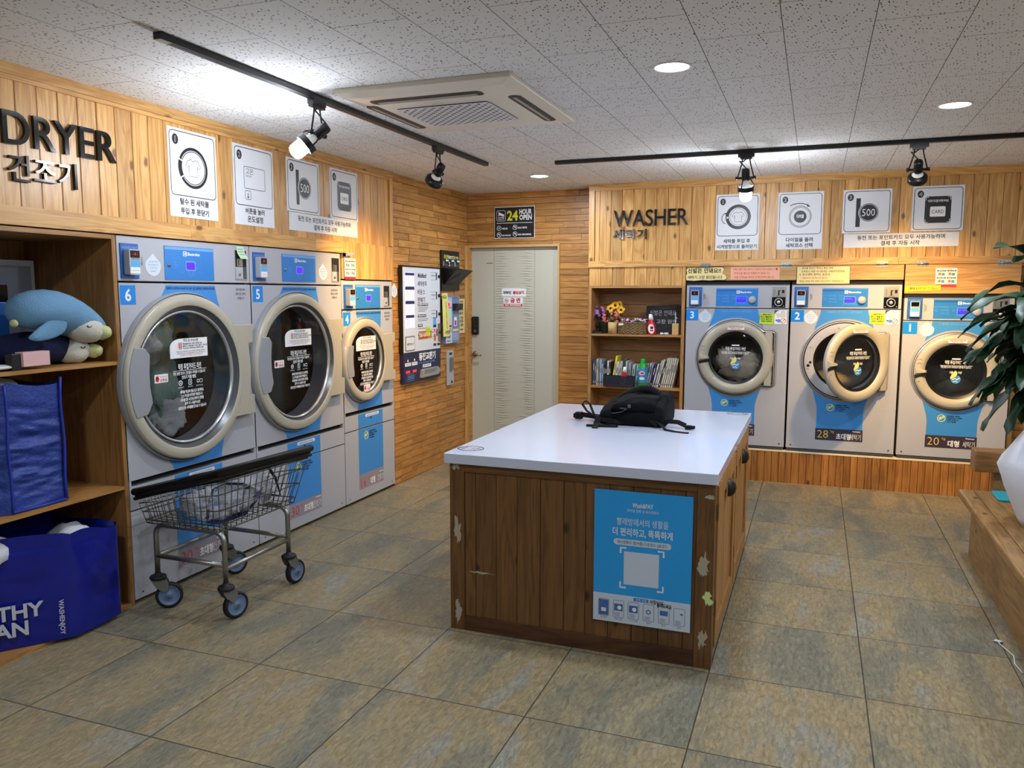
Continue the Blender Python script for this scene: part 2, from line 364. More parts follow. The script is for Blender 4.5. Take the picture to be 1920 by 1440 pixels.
        return s.add(pts, f, True, WORLD)
    def build(s, name, parent=None, loc=None, bevel=0, sub=0):
        me = bpy.data.meshes.new(name)
        if parent is not None: o0 = ORG[parent.name]
        elif loc is not None: o0 = Vector(loc)
        else:
            xs, ys, zs = zip(*s.v); o0 = Vector(((min(xs) + max(xs)) / 2, (min(ys) + max(ys)) / 2, min(zs)))
        names = []
        for m in s.fm:
            if m not in names: names.append(m)
        me.from_pydata([(x - o0.x, y - o0.y, z - o0.z) for x, y, z in s.v], [], s.f)
        for nme in names: me.materials.append(MATS[nme])
        ix = {nme: i for i, nme in enumerate(names)}
        me.polygons.foreach_set('material_index', [ix[m] for m in s.fm])
        me.polygons.foreach_set('use_smooth', s.fs)
        me.update()
        o = bpy.data.objects.new(name, me); C.objects.link(o)
        if parent is not None: o.parent = parent
        else: o.location = o0
        ORG[o.name] = o0
        if bevel:
            b = o.modifiers.new('edge', 'BEVEL'); b.width = bevel; b.segments = 2; b.limit_method = 'ANGLE'; b.angle_limit = math.radians(40)
        if sub:
            b = o.modifiers.new('smooth', 'SUBSURF'); b.levels = sub; b.render_levels = sub
        return o
def tag(o, label, cat, group=None):
    o['label'] = label; o['category'] = cat
    if group: o['group'] = group
    return o
def thing(name, loc, label, cat, group=None):
    o = bpy.data.objects.new(name, None); C.objects.link(o); o.location = loc; o.empty_display_size = .05
    ORG[o.name] = Vector(loc); return tag(o, label, cat, group)
def struct(o): o['kind'] = 'structure'; return o
def rotz(F, hx, hy, deg):
    c, d = math.cos(math.radians(deg)), math.sin(math.radians(deg))
    def G(u, v, n):
        x, y, z = F(u, v, n); x -= hx; y -= hy
        return (hx + x * c - y * d, hy + x * d + y * c, z)
    return G
# ---------------------------------------------------------------- the room: floor, ceiling, walls
def floor_material():
    m, nt, b = base('slate_tiles'); L = nt.links.new
    tc = N(nt, 'ShaderNodeTexCoord'); sx = N(nt, 'ShaderNodeSeparateXYZ'); L(tc.outputs['Object'], sx.inputs[0])
    T = .573
    def cell(out, off):
        a = N(nt, 'ShaderNodeMath', operation='SUBTRACT'); a.inputs[1].default_value = off; L(out, a.inputs[0])
        d = N(nt, 'ShaderNodeMath', operation='DIVIDE'); d.inputs[1].default_value = T; L(a.outputs[0], d.inputs[0])
        fl = N(nt, 'ShaderNodeMath', operation='FLOOR'); L(d.outputs[0], fl.inputs[0])
        fr = N(nt, 'ShaderNodeMath', operation='FRACT'); L(d.outputs[0], fr.inputs[0])
        s = N(nt, 'ShaderNodeMath', operation='SUBTRACT'); s.inputs[1].default_value = .5; L(fr.outputs[0], s.inputs[0])
        ab = N(nt, 'ShaderNodeMath', operation='ABSOLUTE'); L(s.outputs[0], ab.inputs[0])
        return fl.outputs[0], ab.outputs[0]
    fx, ax = cell(sx.outputs[0], -.338); fy, ay = cell(sx.outputs[1], 2.535)
    mxm = N(nt, 'ShaderNodeMath', operation='MAXIMUM'); L(ax, mxm.inputs[0]); L(ay, mxm.inputs[1])
    gr = N(nt, 'ShaderNodeMapRange'); gr.inputs[1].default_value = .4955; gr.inputs[2].default_value = .4980; L(mxm.outputs[0], gr.inputs[0])
    cid = N(nt, 'ShaderNodeCombineXYZ'); L(fx, cid.inputs[0]); L(fy, cid.inputs[1])
    wn = N(nt, 'ShaderNodeTexWhiteNoise', noise_dimensions='3D'); L(cid.outputs[0], wn.inputs['Vector'])
    off = N(nt, 'ShaderNodeVectorMath', operation='SCALE'); off.inputs['Scale'].default_value = 9; L(wn.outputs['Color'], off.inputs[0])
    ad = N(nt, 'ShaderNodeVectorMath', operation='ADD'); L(tc.outputs['Object'], ad.inputs[0]); L(off.outputs[0], ad.inputs[1])
    mp = N(nt, 'ShaderNodeMapping'); mp.inputs['Rotation'].default_value = (0, 0, math.radians(-38)); mp.inputs['Scale'].default_value = (3.4, 1.05, 1); L(ad.outputs[0], mp.inputs[0])
    n1 = N(nt, 'ShaderNodeTexNoise'); n1.inputs['Scale'].default_value = 1.25; n1.inputs['Detail'].default_value = 5; n1.inputs['Roughness'].default_value = .55; n1.inputs['Distortion'].default_value = .5; L(mp.outputs[0], n1.inputs['Vector'])
    r1 = ramp(nt, [(.30, col(114, 112, 96)), (.43, col(128, 120, 98)), (.5, col(144, 130, 99)), (.58, col(152, 132, 95)), (.68, col(142, 137, 122))]); L(n1.outputs[0], r1.inputs[0])
    mp2 = N(nt, 'ShaderNodeMapping'); mp2.inputs['Rotation'].default_value = (0, 0, math.radians(-38)); mp2.inputs['Scale'].default_value = (52, 18, 1); L(ad.outputs[0], mp2.inputs[0])
    n2 = N(nt, 'ShaderNodeTexNoise'); n2.inputs['Scale'].default_value = 1.3; n2.inputs['Detail'].default_value = 10; n2.inputs['Roughness'].default_value = .68; n2.inputs['Distortion'].default_value = .8; L(mp2.outputs[0], n2.inputs['Vector'])
    mr = N(nt, 'ShaderNodeMapRange'); mr.inputs[1].default_value = .28; mr.inputs[2].default_value = .72; mr.inputs[3].default_value = .52; mr.inputs[4].default_value = 1.46; L(n2.outputs[0], mr.inputs[0])
    sc_ = N(nt, 'ShaderNodeVectorMath', operation='SCALE'); L(r1.outputs[0], sc_.inputs[0]); L(mr.outputs[0], sc_.inputs['Scale'])
    mx = N(nt, 'ShaderNodeMix', data_type='RGBA'); L(gr.outputs[0], mx.inputs[0]); L(sc_.outputs[0], mx.inputs[6]); mx.inputs[7].default_value = col(64, 60, 52)
    L(mx.outputs[2], b.inputs['Base Color'])
    rr = N(nt, 'ShaderNodeMapRange'); rr.inputs[3].default_value = .36; rr.inputs[4].default_value = .6; L(n2.outputs[0], rr.inputs[0]); L(rr.outputs[0], b.inputs['Roughness'])
    h = N(nt, 'ShaderNodeMath', operation='SUBTRACT'); L(n2.outputs[0], h.inputs[0]); L(gr.outputs[0], h.inputs[1])
    bp = N(nt, 'ShaderNodeBump'); bp.inputs['Strength'].default_value = .75; bp.inputs['Distance'].default_value = .012; L(h.outputs[0], bp.inputs['Height']); L(bp.outputs[0], b.inputs['Normal'])
floor_material()
def ceiling_material():
    m, nt, b = base('ceiling_tiles'); L = nt.links.new
    tc = N(nt, 'ShaderNodeTexCoord'); sx = N(nt, 'ShaderNodeSeparateXYZ'); L(tc.outputs['Object'], sx.inputs[0])
    cb = N(nt, 'ShaderNodeCombineXYZ')
    for i, (o_, k) in enumerate(((1, .26), (0, .14))):
        a = N(nt, 'ShaderNodeMath', operation='ADD'); a.inputs[1].default_value = (20 * .573 - 3.02) if i == 0 else (20 * .289 + .142); L(sx.outputs[o_], a.inputs[0]); L(a.outputs[0], cb.inputs[i])
    br = N(nt, 'ShaderNodeTexBrick'); br.inputs['Scale'].default_value = 1; br.inputs['Brick Width'].default_value = .573; br.inputs['Row Height'].default_value = .289
    br.inputs['Mortar Size'].default_value = .0016; br.inputs['Mortar Smooth'].default_value = .2; br.offset = .5; L(cb.outputs[0], br.inputs['Vector'])
    dn = N(nt, 'ShaderNodeTexNoise'); dn.inputs['Scale'].default_value = 45; dn.inputs['Detail'].default_value = 2; L(tc.outputs['Object'], dn.inputs['Vector'])
    dm = N(nt, 'ShaderNodeVectorMath', operation='MULTIPLY_ADD'); dm.inputs[1].default_value = (.006, .006, 0); L(dn.outputs['Color'], dm.inputs[0]); L(tc.outputs['Object'], dm.inputs[2])
    mp = N(nt, 'ShaderNodeMapping'); mp.inputs['Rotation'].default_value = (0, 0, math.radians(20)); mp.inputs['Scale'].default_value = (88, 44, 1); L(dm.outputs[0], mp.inputs[0])
    vo = N(nt, 'ShaderNodeTexVoronoi', voronoi_dimensions='2D'); vo.inputs['Scale'].default_value = 1; L(mp.outputs[0], vo.inputs['Vector'])
    sp = N(nt, 'ShaderNodeSeparateColor'); L(vo.outputs['Color'], sp.inputs[0])
    th = N(nt, 'ShaderNodeMapRange'); th.inputs[1].default_value = .25; th.inputs[2].default_value = 1; th.inputs[3].default_value = -.07; th.inputs[4].default_value = .27; L(sp.outputs[0], th.inputs[0])
    lt = N(nt, 'ShaderNodeMath', operation='LESS_THAN'); L(vo.outputs['Distance'], lt.inputs[0]); L(th.outputs[0], lt.inputs[1])
    pit = N(nt, 'ShaderNodeMath', operation='MAXIMUM'); L(lt.outputs[0], pit.inputs[0]); L(br.outputs['Fac'], pit.inputs[1])
    mx = N(nt, 'ShaderNodeMix', data_type='RGBA'); L(pit.outputs[0], mx.inputs[0]); mx.inputs[6].default_value = col(236, 235, 234); mx.inputs[7].default_value = col(96, 94, 92)
    L(mx.outputs[2], b.inputs['Base Color']); b.inputs['Roughness'].default_value = .9; b.inputs['Specular IOR Level'].default_value = .15
    bp = N(nt, 'ShaderNodeBump', invert=True); bp.inputs['Strength'].default_value = .5; bp.inputs['Distance'].default_value = .004; L(pit.outputs[0], bp.inputs['Height']); L(bp.outputs[0], b.inputs['Normal'])
ceiling_material()
plain('wall_paint', (186, 182, 172), .8)

H = 2.4
struct(MB(WORLD, 'slate_tiles').box(-4.2, 2.75, -3.2, 7.8, -.1, 0).build('floor', loc=(0, 0, 0)))
struct(MB(WORLD, 'ceiling_tiles').box(-4.2, 2.75, -3.2, 7.8, H, H + .1).build('ceiling', loc=(0, 0, 0)))
struct(MB(WORLD, 'wall_paint').box(2.65, 2.75, -3.2, 7.8, 0, H).build('wall_right'))
struct(MB(WORLD, 'wall_paint').box(-4.2, 2.65, -3.2, -3.1, 0, H).build('wall_front'))
struct(MB(WORLD, 'wall_paint').box(-4.2, -4.1, -3.1, 7.8, 0, H).build('wall_behind_dryers'))
struct(MB(WORLD, 'wall_paint').box(-4.1, 2.65, 7.7, 7.8, 0, H).build('wall_behind_washers'))

def plank_rows(mb, u0, u1, z0, z1, row=.0545, lmin=.22, lmax=.42, holes=(), seed=1, joints=True):
    rnd = random.Random(seed); z = z1; k = 0
    while z > z0 + .004:
        zb = max(z0, z - row); cuts = [u0]
        if joints:
            x = u0 + rnd.choice((.09, .18, .27)) + rnd.random() * .02
            while x < u1 - .06: cuts.append(x); x += rnd.choice((.19, .27, .34, .38))
        cuts.append(u1)
        for a, b_ in zip(cuts[:-1], cuts[1:]):
            skip = False
            for (h0, h1, hz0, hz1) in holes:
                if zb < hz1 - .01 and z > hz0 + .01:
                    if a >= h0 and b_ <= h1: skip = True
                    elif a < h0 < b_ <= h1: b_ = h0
                    elif h0 <= a < h1 < b_: a = h1
                    elif a < h0 and b_ > h1: b_ = h0
            if not skip and b_ - a > .012:
                e = rnd.choice((0, 0, .003, .006)); mb.box(a + .0008, b_ - .0008, zb + .0022, z - .0008, -.03, e)
        z = zb; k += 1
# left wall beside dryer 4 (planks) with its dark backing
mb = MB(FL(-3.028), 'plank_left'); plank_rows(mb, 5.412, 6.83, 0, H, seed=3)
mb.M('dark_gap').box(5.412, 6.83, 0, H, -.10, -.012)
struct(mb.build('wall_left', loc=(-3.02, 6, 0)))
# back wall with the door opening, and the strip to the bookcase
mb = MB(FB(6.838), 'plank_back'); plank_rows(mb, -3.034, -1.80, 1.932, H, seed=9)
plank_rows(mb, -2.132, -1.868, 0, 1.932, seed=4, joints=False)
plank_rows(mb, -1.867, -1.80, 0, 1.932, seed=5, joints=False)
mb.M('dark_gap').box(-3.02, -1.80, 1.932, H, -.10, -.012).box(-2.132, -1.80, 0, 1.932, -.10, -.012)
struct(mb.build('wall_back', loc=(-2.4, 6.84, 0)))
mb = MB(FB(6.838), 'plank_back'); plank_rows(mb, 1.36, 2.65, 0, 1.74, seed=12)
mb.M('dark_gap').box(1.36, 2.65, 0, 1.74, -.10, -.012).M('pine_boards').box(1.352, 1.385, 0, 1.72, 0, .14)
struct(mb.build('wall_back_right', loc=(2, 6.84, 0)))

# door to the back room
d = struct(MB(FB(6.868), 'door_cream').box(-3.0, -2.15, .004, 1.912, -.04, 0).build('door_1'))
ORG[d.name] = d.location.copy()
mb = MB(FB(6.868), 'door_cream')
rnd = random.Random(5); z = .06
while z < 1.86:                                    # wavy moulded grooves of the middle panel
    for side in (0, 1):
        u0, u1 = ((-2.77, -2.60) if side == 0 else (-2.555, -2.382)); lu = u0 if side == 0 else u1
        ln = (u1 - u0) * (.55 + .45 * rnd.random()); zz = z + rnd.uniform(-.004, .004)
        a, b_ = (u0, u0 + ln) if side == 0 else (u1 - ln, u1)
        t0, t1 = (.009, .002) if side == 0 else (.002, .009)
        mb.add([(a, zz - t0 / 2, .0005), (b_, zz - t1 / 2 - .003, .0005), (b_, zz + t1 / 2 - .003, .0005), (a, zz + t0 / 2, .0005), ((a + b_) / 2, zz - .001, .006)],
               [(0, 1, 4), (1, 2, 4), (2, 3, 4), (3, 0, 4)])
    z += .0225
mb.M('tape_grey').box(-2.776, -2.772, .01, 1.905, 0, .0015).box(-2.380, -2.376, .01, 1.905, 0, .0015)
mb.build('moulded_panel', d)
MB(FB(6.868), 'black_plastic').poly(rrect(-2.99, 1.116, -2.927, 1.284, .012), 0, .022).M('gloss_black').poly(rrect(-2.984, 1.19, -2.933, 1.276, .008), .022, .024).M('grey_ink').poly(circ(-2.9585, 1.15, .012, 16), .022, .0245).build('digital_lock', d, bevel=.003)
h = MB(FB(6.868), 'lever_steel'); h.lathe(-2.966, .934, [(0, .012), (.024, .012), (.027, .006), (.027, 0)], 24)
h.tube([(-2.966, 6.868 - .01, .934), (-2.966, 6.868 - .045, .934), (-2.955, 6.868 - .052, .933), (-2.885, 6.868 - .05, .928)], .008); h.build('door_handle', d)
MB(FB(6.868), 'dark_gap').box(-2.85, -2.787, 1.771, 1.776, 0, .001).build('hinge_slot', d)
mb = MB(FB(6.83), 'tan_trim').box(-3.03, -2.132, 1.913, 1.935, -.06, .012).box(-2.150, -2.132, 0, 1.913, -.06, .012)
mb.M('plank_left').box(-3.02, -2.998, 0, 1.915, -.06, .012)
struct(mb.build('door_1_frame'))
struct(MB(FL(-3.02), 'pine_boards').box(6.755, 6.80, 0, 1.93, -.004, .012).box(6.81, 6.832, 0, 1.93, -.004, .016).build('trim_1'))
# ---------------------------------------------------------------- wooden fascia panels
def boards(mb, cuts, v0, v1, n0, n1, seed=0, g=.0028):
    rnd = random.Random(seed)
    for a, b_ in zip(cuts[:-1], cuts[1:]): e = n1 + rnd.choice((0, .0015)); mb.box(a + .001, b_ - .001, v0, v1, n0, e - g); mb.add([(a + .001, v0, e - g), (b_ - .001, v0, e - g), (b_ - .001, v1, e - g), (a + .001, v1, e - g), (a + .001 + g, v0, e), (b_ - .001 - g, v0, e), (b_ - .001 - g, v1, e), (a + .001 + g, v1, e)], [(4, 5, 6, 7), (1, 2, 6, 5), (3, 0, 4, 7)])
cuts = [1.79 + .0975 * i for i in range(37)] + [5.362]
mb = MB(FL(), 'pine_boards'); boards(mb, cuts, 1.845, 2.36, -.02, 0, 2)
mb.M('dark_gap').box(1.79, 5.36, 1.845, 2.36, -.05, -.006)
mb.M('pine_rail_left').box(1.79, 5.40, 2.356, H, -.05, .022).box(1.79, 5.40, 2.338, 2.357, -.05, .012)
mb.M('pine_boards').box(5.362, 5.404, 1.85, 2.356, -.05, .016)
struct(mb.build('wall_left_upper', loc=(-3.02, 3.5, 1.8)))
struct(MB(FL(), 'pine_rail_left').box(1.79, 3.30, 1.770, 1.846, -.05, .014).box(3.301, 4.40, 1.770, 1.846, -.05, .014).box(4.401, 4.712, 1.770, 1.846, -.05, .014).build('trim_2', loc=(-3.02, 3.5, 1.7)))
mb = MB(FL(), 'pine_boards'); boards(mb, [4.712, 4.79, 4.87, 4.96, 5.05, 5.13, 5.424], 1.597, 1.847, -.05, .004, 8)
struct(mb.build('wall_left_lower', loc=(-3.02, 5, 1.6)))

cuts = [-1.755, -1.713] + [-1.618 + .0943 * i for i in range(46)]
mb = MB(FB(), 'pine_boards'); boards(mb, cuts, 1.765, 2.36, -.03, 0, 6)
mb.M('dark_gap').box(-1.755, 2.62, 1.765, 2.36, -.06, -.008)
mb.M('pine_rail_back').box(-1.803, .58, 2.345, H, -.06, .016).box(.582, 2.65, 2.345, H, -.06, .016)
mb.box(-1.803, .56, 1.716, 1.768, -.06, .012).box(.562, 1.32, 1.716, 1.768, -.06, .012).M('pine_boards').box(-1.803, -1.757, 1.768, 2.345, -.06, .012)
mb.M('pine_boards').box(1.32, 2.65, 1.716, 1.768, -.06, .004)
mb.M('pine_rail_back').box(-1.803, 2.65, 1.70, 1.714, -.24, -.03)
struct(mb.build('wall_back_upper', loc=(0, 6.6, 1.7)))

cuts = [-1.02]; rnd = random.Random(3)
while cuts[-1] < 1.34: cuts.append(cuts[-1] + rnd.choice((.048, .053, .056)))
mb = MB(FB(), 'plinth_boards'); boards(mb, cuts, 0, .249, -.02, 0, 4)
mb.M('dark_gap').box(-1.02, 1.36, 0, .249, -.05, -.006).M('plinth_edge').box(-1.02, 1.36, .249, .262, -.05, .004)
mb.M('plinth_boards').box(-1.02, 1.36, .15, .25, -.9, -.05)
struct(mb.build('trim_3', loc=(0, 6.6, 0)))

# hinged wooden flaps above the washers
def flap(u0, u1, v0, v1, label, hs, mat='pine_rail_back'):
    t = thing('access_flap', (u0, 6.6, v0), label, 'flap', 'hinged flaps above the washers')
    MB(FB(), mat).box(u0, u1, v0, v1, -.018, 0).build('flap_board', t, bevel=.0015)
    for a in hs:
        mb = MB(FB(), 'steel').box(a, a + .076, 1.700, 1.716, .0, .004).box(a, a + .076, 1.718, 1.738, .012, .016)
        mb.tube([(a, 6.6 - .014, 1.717), (a + .076, 6.6 - .014, 1.717)], .005)
        mb.M('grey_ink')
        for k in range(3):
            for vv, nn in ((1.708, .0045), (1.728, .0165)): mb.poly(circ(a + .014 + .024 * k, vv, .0035, 10), nn)
        mb.build('hinge', t)
    return t
flap(-.985, .603, 1.602, 1.715, 'long wooden flap above washers 3 and 2, with steel hinges', (-.872, -.259, .415))
flap(.612, 1.352, 1.500, 1.715, 'deep orange-lit wooden flap above washer 1, beside the plant', (.685, 1.202))
struct(MB(FB(), 'dark_gap').box(-.99, 1.35, 1.60, 1.69, -.55, -.03).build('gap_shade'))  # near-black block standing in for the shade between flaps and washer tops
# ---------------------------------------------------------------- shared machine pieces
def logo(mb, u, v, s):                                # white square mark + word
    mb.M('bright_white').poly(rrect(u, v - s / 2, u + s, v + s / 2, s * .15, 3), .0042)
    mb.M('panel_blue').poly(circ(u + s / 2, v, s * .40, 20), .0048)
    mb.M('bright_white').poly([(u + s / 2, v)] + circ(u + s / 2, v, s * .34, 12, -60, 60), .0054).poly([(u + s / 2 - s * .05, v)] + circ(u + s / 2 - s * .05, v, s * .26, 12, 110, 250), .0054)
    mb.txt('Electrolux', u + s * 1.2, v - s * .30, s * .86, .0046, 'L', .03)
def reader(F, t, u0, u1, v0, v1, red=True):
    wd, hg = u1 - u0, v1 - v0; c = (u0 + u1) / 2
    r = MB(F, 'reader_blue').box(u0, u1, v0, v1, 0, .006).M('panel_blue_light').txt('포인트카드 리더기', c, v1 - .145 * hg, .1, .0065, fit=wd * .86, bold=.02).build('card_reader', t, bevel=.002)
    a, b_ = u0 + .17 * wd, u1 - .20 * wd; lo, hi = v0 + .10 * hg, v1 - .17 * hg; h = hi - lo
    mb = MB(F, 'machine_grey').poly(rrect(a, lo, b_, hi, .006), .006, .040)
    mb.M('gloss_black').box(a + .006, b_ - .006, hi - .33 * h, hi - .05 * h, .040, .0415)
    if red: mb.M('led_red').txt('- 0 -', (a + b_) / 2, hi - .24 * h, .018, .042)
    mb.M('sticker_cyan').box(a + .006, b_ - .006, lo + .30 * h, lo + .56 * h, .040, .0408).M('bright_white').box(a + .006, b_ - .006, lo + .06 * h, lo + .30 * h, .040, .0408)
    mb.M('navy_ink').txt('모바일 결제', (a + b_) / 2, lo + .59 * h, .1, .0406, fit=wd * .42)
    mb.M('grey_ink').txt('카드를 대주세요', (a + b_) / 2, lo + .15 * h, .1, .0412, fit=wd * .4)
    mb.build('reader_unit', r, bevel=.002)
    s = MB(F, 'black_ink')
    for k, tx in enumerate(('카드를 터치 후', '사용하세요')): s.txt(tx, u1 + .012 + .009 * k, v0 + .52 * hg, .009, .001, rot=-90)
    s.build('reader_caption', t)
def drop_sticker(F, u, v0, v1, name='drop_sticker', t=None, mat='drop_white'):
    h = v1 - v0
    mb = MB(F, mat).poly(drop_pts(u, v0, v1, h * .45), .0, .0015)
    mb.M('sticker_cyan')
    for k, (tx, f) in enumerate((('동전 없이 결제', .52), ('워시엔페이로', .62), ('간편하게', .4), ('Wash&PAY', .36))): mb.txt(tx, u, v0 + h * (.60 - .14 * k), .01, .002, fit=h * f)
    return mb.build(name, t)
def number_plate(F, t, u0, u1, v0, v1, n):
    mb = MB(F, 'number_blue').box(u0, u1, v0, v1, 0, .0012).M('bright_white').txt(str(n), (u0 + u1) / 2, v0 + .20 * (v1 - v0), (v1 - v0) * .86, .0018, bold=.02)
    mb.build('number_plate', t)
def globe_note(mb, u, v, s):
    mb.M('globe_green').flat_ring(u, v, s * .40, s * .50, .0022, 24).poly(circ(u - .1 * s, v, .2 * s, 12), .0022).poly(circ(u + .2 * s, v + .18 * s, .13 * s, 10), .0022).stroke([(u - .35 * s, v - .3 * s), (u + .3 * s, v + .1 * s)], .07 * s, .0024)
    mb.M('navy_ink')
    for k, (tx, f) in enumerate((('공용제품을 사용하면', 1.5), ('반려동물의류 및 기타제품의', 1.8), ('세탁을 제한합니다', 1.35), ('(CCTV 촬영중)', 1.1))): mb.txt(tx, u + .65 * s, v + s * (.26 - .26 * k), .2 * s, .0022, 'L', .03, fit=f * s)
def maker_line(mb, u, v, s, mat='bright_white'):
    mb.M(mat).txt('Washenjoy', u, v, s, .002, 'R', .03)

# ---------------------------------------------------------------- dryers
def dryer(num, y0, y1, top, hdr, lint, low, cy, cz, R, rg, kg, cap, kind, gp):
    F = FL(); c = (y0 + y1) / 2
    t = thing('tumble_dryer', (-3.02, c, 0), gp['label'], 'dryer', 'coin tumble dryers on the left wall')
    MB(F, 'machine_side').box(y0, y1, .02, top, -.95, -.62).box(y0, y0 + .012, .02, top, -.62, -.03).box(y1 - .012, y1, .02, top, -.62, -.03).box(y0, y1, top - .012, top, -.62, -.03).box(y0, y1, .02, .034, -.62, -.03).M('dark_gap').box(y0 + .02, y1 - .02, 0.0, .02, -.62, -.05).box(y0 + .012, y1 - .012, .034, cz - R - .01, -.05, -.03).box(y0 + .012, y1 - .012, hdr, top - .012, -.05, -.03).build('cabinet_body', t)
    # header with controls
    hp = MB(F, 'machine_grey').box(y0 + .002, y1 - .002, hdr + .004, top, -.03, 0).build('header_panel', t, bevel=.004)
    reader(F, t, *gp['reader'])
    if gp.get('drop'): drop_sticker(F, *gp['drop'], t=t)
    u0, u1, v0, v1 = gp['ctrl']; wd, hg = u1 - u0, v1 - v0
    mb = MB(F, 'panel_blue').box(u0, u1, v0, v1, 0, .003).M('panel_blue_light').rect(u0 + .003, v1 - .1 * hg, u1 - .003, v1 - .004, .0035)
    logo(mb, u0 + .36 * wd, v1 - .21 * hg, .13 * hg * 1.15)
    mb.M('panel_blue_light')
    for k, tx in enumerate(('HIGH', 'MEDIUM', 'LOW')): mb.txt(tx, u0 + .18 * wd, v0 + hg * (.50 - .075 * k), .05 * hg, .0035, 'L')
    sx, sy = u0 + .42 * wd, v0 + .32 * hg
    for k in (0, 1): mb.stroke(rrect(sx + .02 * wd + .10 * wd * k, sy - .14 * hg, sx + .07 * wd + .10 * wd * k, sy - .05 * hg, .004), .0016, .0036, True)
    mb.txt('TEMP', sx - .09 * wd, sy - .1 * hg, .04 * hg, .0035).txt('START / STOP', sx + .27 * wd, sy - .1 * hg, .04 * hg, .0035).txt('시작', sx + .09 * wd, sy - .22 * hg, .06 * hg, .0035)
    cp = mb.build('control_panel', t)
    MB(F, 'panel_blue_light').poly(rrect(sx - .006, sy - .006, sx + .17 * wd + .006, sy + .22 * hg + .006, .005), .003, .0042).M('screen_violet').poly(rrect(sx, sy, sx + .17 * wd, sy + .22 * hg, .005), .0042, .005).build('screen', cp)
    MB(F, 'steel').lathe(u0 + .08 * wd, v0 + .43 * hg, [(.009, .003), (.009, .008), (.006, .009), (0, .009)], 16).M('dark_gap').rect(u0 + .08 * wd - .0015, v0 + .41 * hg, u0 + .08 * wd + .0015, v0 + .45 * hg, .0095).build('lock', cp)
    u0, u1, v0, v1 = gp['coin']; wd, hg = u1 - u0, v1 - v0
    mb = MB(F, 'rim_silver').box(u0 - .003, u1 + .003, v0 - .003, v1 + .003, 0, .002).M('dark_gap').rect(u0, v0 + .45 * hg, u1, v1, .0025).M('machine_grey').box(u0, u0 + .62 * wd, v0 + .04 * hg, v0 + .44 * hg, .002, .006).M('funnel_grey').rect(u0 + .62 * wd, v0 + .04 * hg, u1, v0 + .45 * hg, .003)
    mb.M('brushed_steel').box(u0 + .08 * wd, u0 + .6 * wd, v0 + .46 * hg, v0 + .72 * hg, .002, .008).M('dark_gap').box(u0 + .2 * wd, u0 + .26 * wd, v0 + .5 * hg, v0 + .70 * hg, .008, .0085)
    cs = mb.build('coin_slot', t)
    MB(F, 'steel').lathe(u0 + .28 * wd, v0 + .2 * hg, [(.008, .006), (.008, .012), (0, .012)], 14).build('coin_lock', cs)
    # front with the loading opening
    dc = .175 if kind == 'big' else .172
    mb = MB(F, 'machine_grey').plate_hole(y0 + .002, lint + .018, y1 - .002, hdr - .004, cy, cz, rg + .004, 0, -.10)
    mb.M('machine_grey').box(y0 + .002, y1 - .002, lint + .0165, lint + .018, -.03, 0)
    # waisted blue decal: above and below the door
    zt = hdr - .012; a0 = math.degrees(math.acos(min(1, (dc + .05) / R)))
    fl = dc + .045 if kind == 'big' else dc - .02
    k0 = cy - c
    topz = lambda du: cz + math.sqrt(max(0, (R - .012) ** 2 - (du - k0) ** 2))
    pts = [(c - dc, zt)]
    for q in range(1, 7): x = -dc - (fl - dc) * (q / 6) ** 1.6; pts.append((c + x, zt - (zt - topz(x)) * q / 6))
    for q in range(0, 9): x = -fl + 2 * fl * q / 8; pts.append((c + x, topz(x)))
    for q in range(6, 0, -1): x = dc + (fl - dc) * (q / 6) ** 1.6; pts.append((c + x, zt - (zt - topz(x)) * q / 6))
    pts.append((c + dc, zt)); mb.M('decal_blue').poly(pts[::-1], .0009)
    botz = lambda du: cz - math.sqrt(max(0, (R - .012) ** 2 - (du - k0) ** 2)); zb = lint + .019
    pts = [(c - dc, zb), (c + dc, zb)]
    for q in range(1, 7): x = dc + (fl - dc) * (q / 6) ** 1.6; pts.append((c + x, zb + (botz(x) - zb) * q / 6))
    for q in range(0, 9): x = fl - 2 * fl * q / 8; pts.append((c + x, botz(x)))
    for q in range(6, 0, -1): x = -dc - (fl - dc) * (q / 6) ** 1.6; pts.append((c + x, zb + (botz(x) - zb) * q / 6))
    mb.poly(pts, .0009)
    mb.M('navy_ink').txt('물세탁기는 맨아래 우측세탁기로 세탁, 장갑, 물에젖은 의류에만사용하세요', c, zt - .022, .016, .0015, fit=2 * dc * .98, bold=.02)
    mb.M('grey_ink')
    for k, (tx, f) in enumerate((('동전 투입 즉시', .075), ('자동으로 건조가', .088), ('시작됩니다', .06))): mb.txt(tx, y1 - .085, hdr - .038 - .024 * k, .016, .0012, bold=.02, fit=f)
    mb.build('front_panel', t)
    number_plate(F, t, *gp['num'], num)
    # drum seen through the door
    d = MB(F, 'drum_steel').lathe(cy, cz, [(rg + .004, -.10), (rg + .03, -.13), (rg + .05, -.56), (rg * .62, -.58)], 40).M('brushed_steel' if num == 6 else 'drum_dark').lathe(cy, cz, [(rg * .62, -.58), (rg * .3, -.585)], 40).M('drum_dark').lathe(cy, cz, [(rg * .3, -.585), (0, -.585)], 24)
    d.build('drum', t)
    # door
    mb = MB(F, 'door_band').lathe(cy, cz, [(R, .001), (R, .022), (R - .006, .030)], 72).M('dark_gap').lathe(cy, cz, [(R - .006, .030), (R - .010, .026)], 72)
    mb.M('door_grey').lathe(cy, cz, [(R - .010, .026), (R - .014, .042), (R - .022, .047), (R - .062, .049), (R - .068, .045)], 72)
    mb.M('funnel_grey').lathe(cy, cz, [(R - .068, .045), (rg + .012, .018)], 72).M('rim_silver').lathe(cy, cz, [(rg + .012, .022), (rg + .010, .027), (rg, .024), (rg, .004)], 72)
    dr = mb.build('door', t)
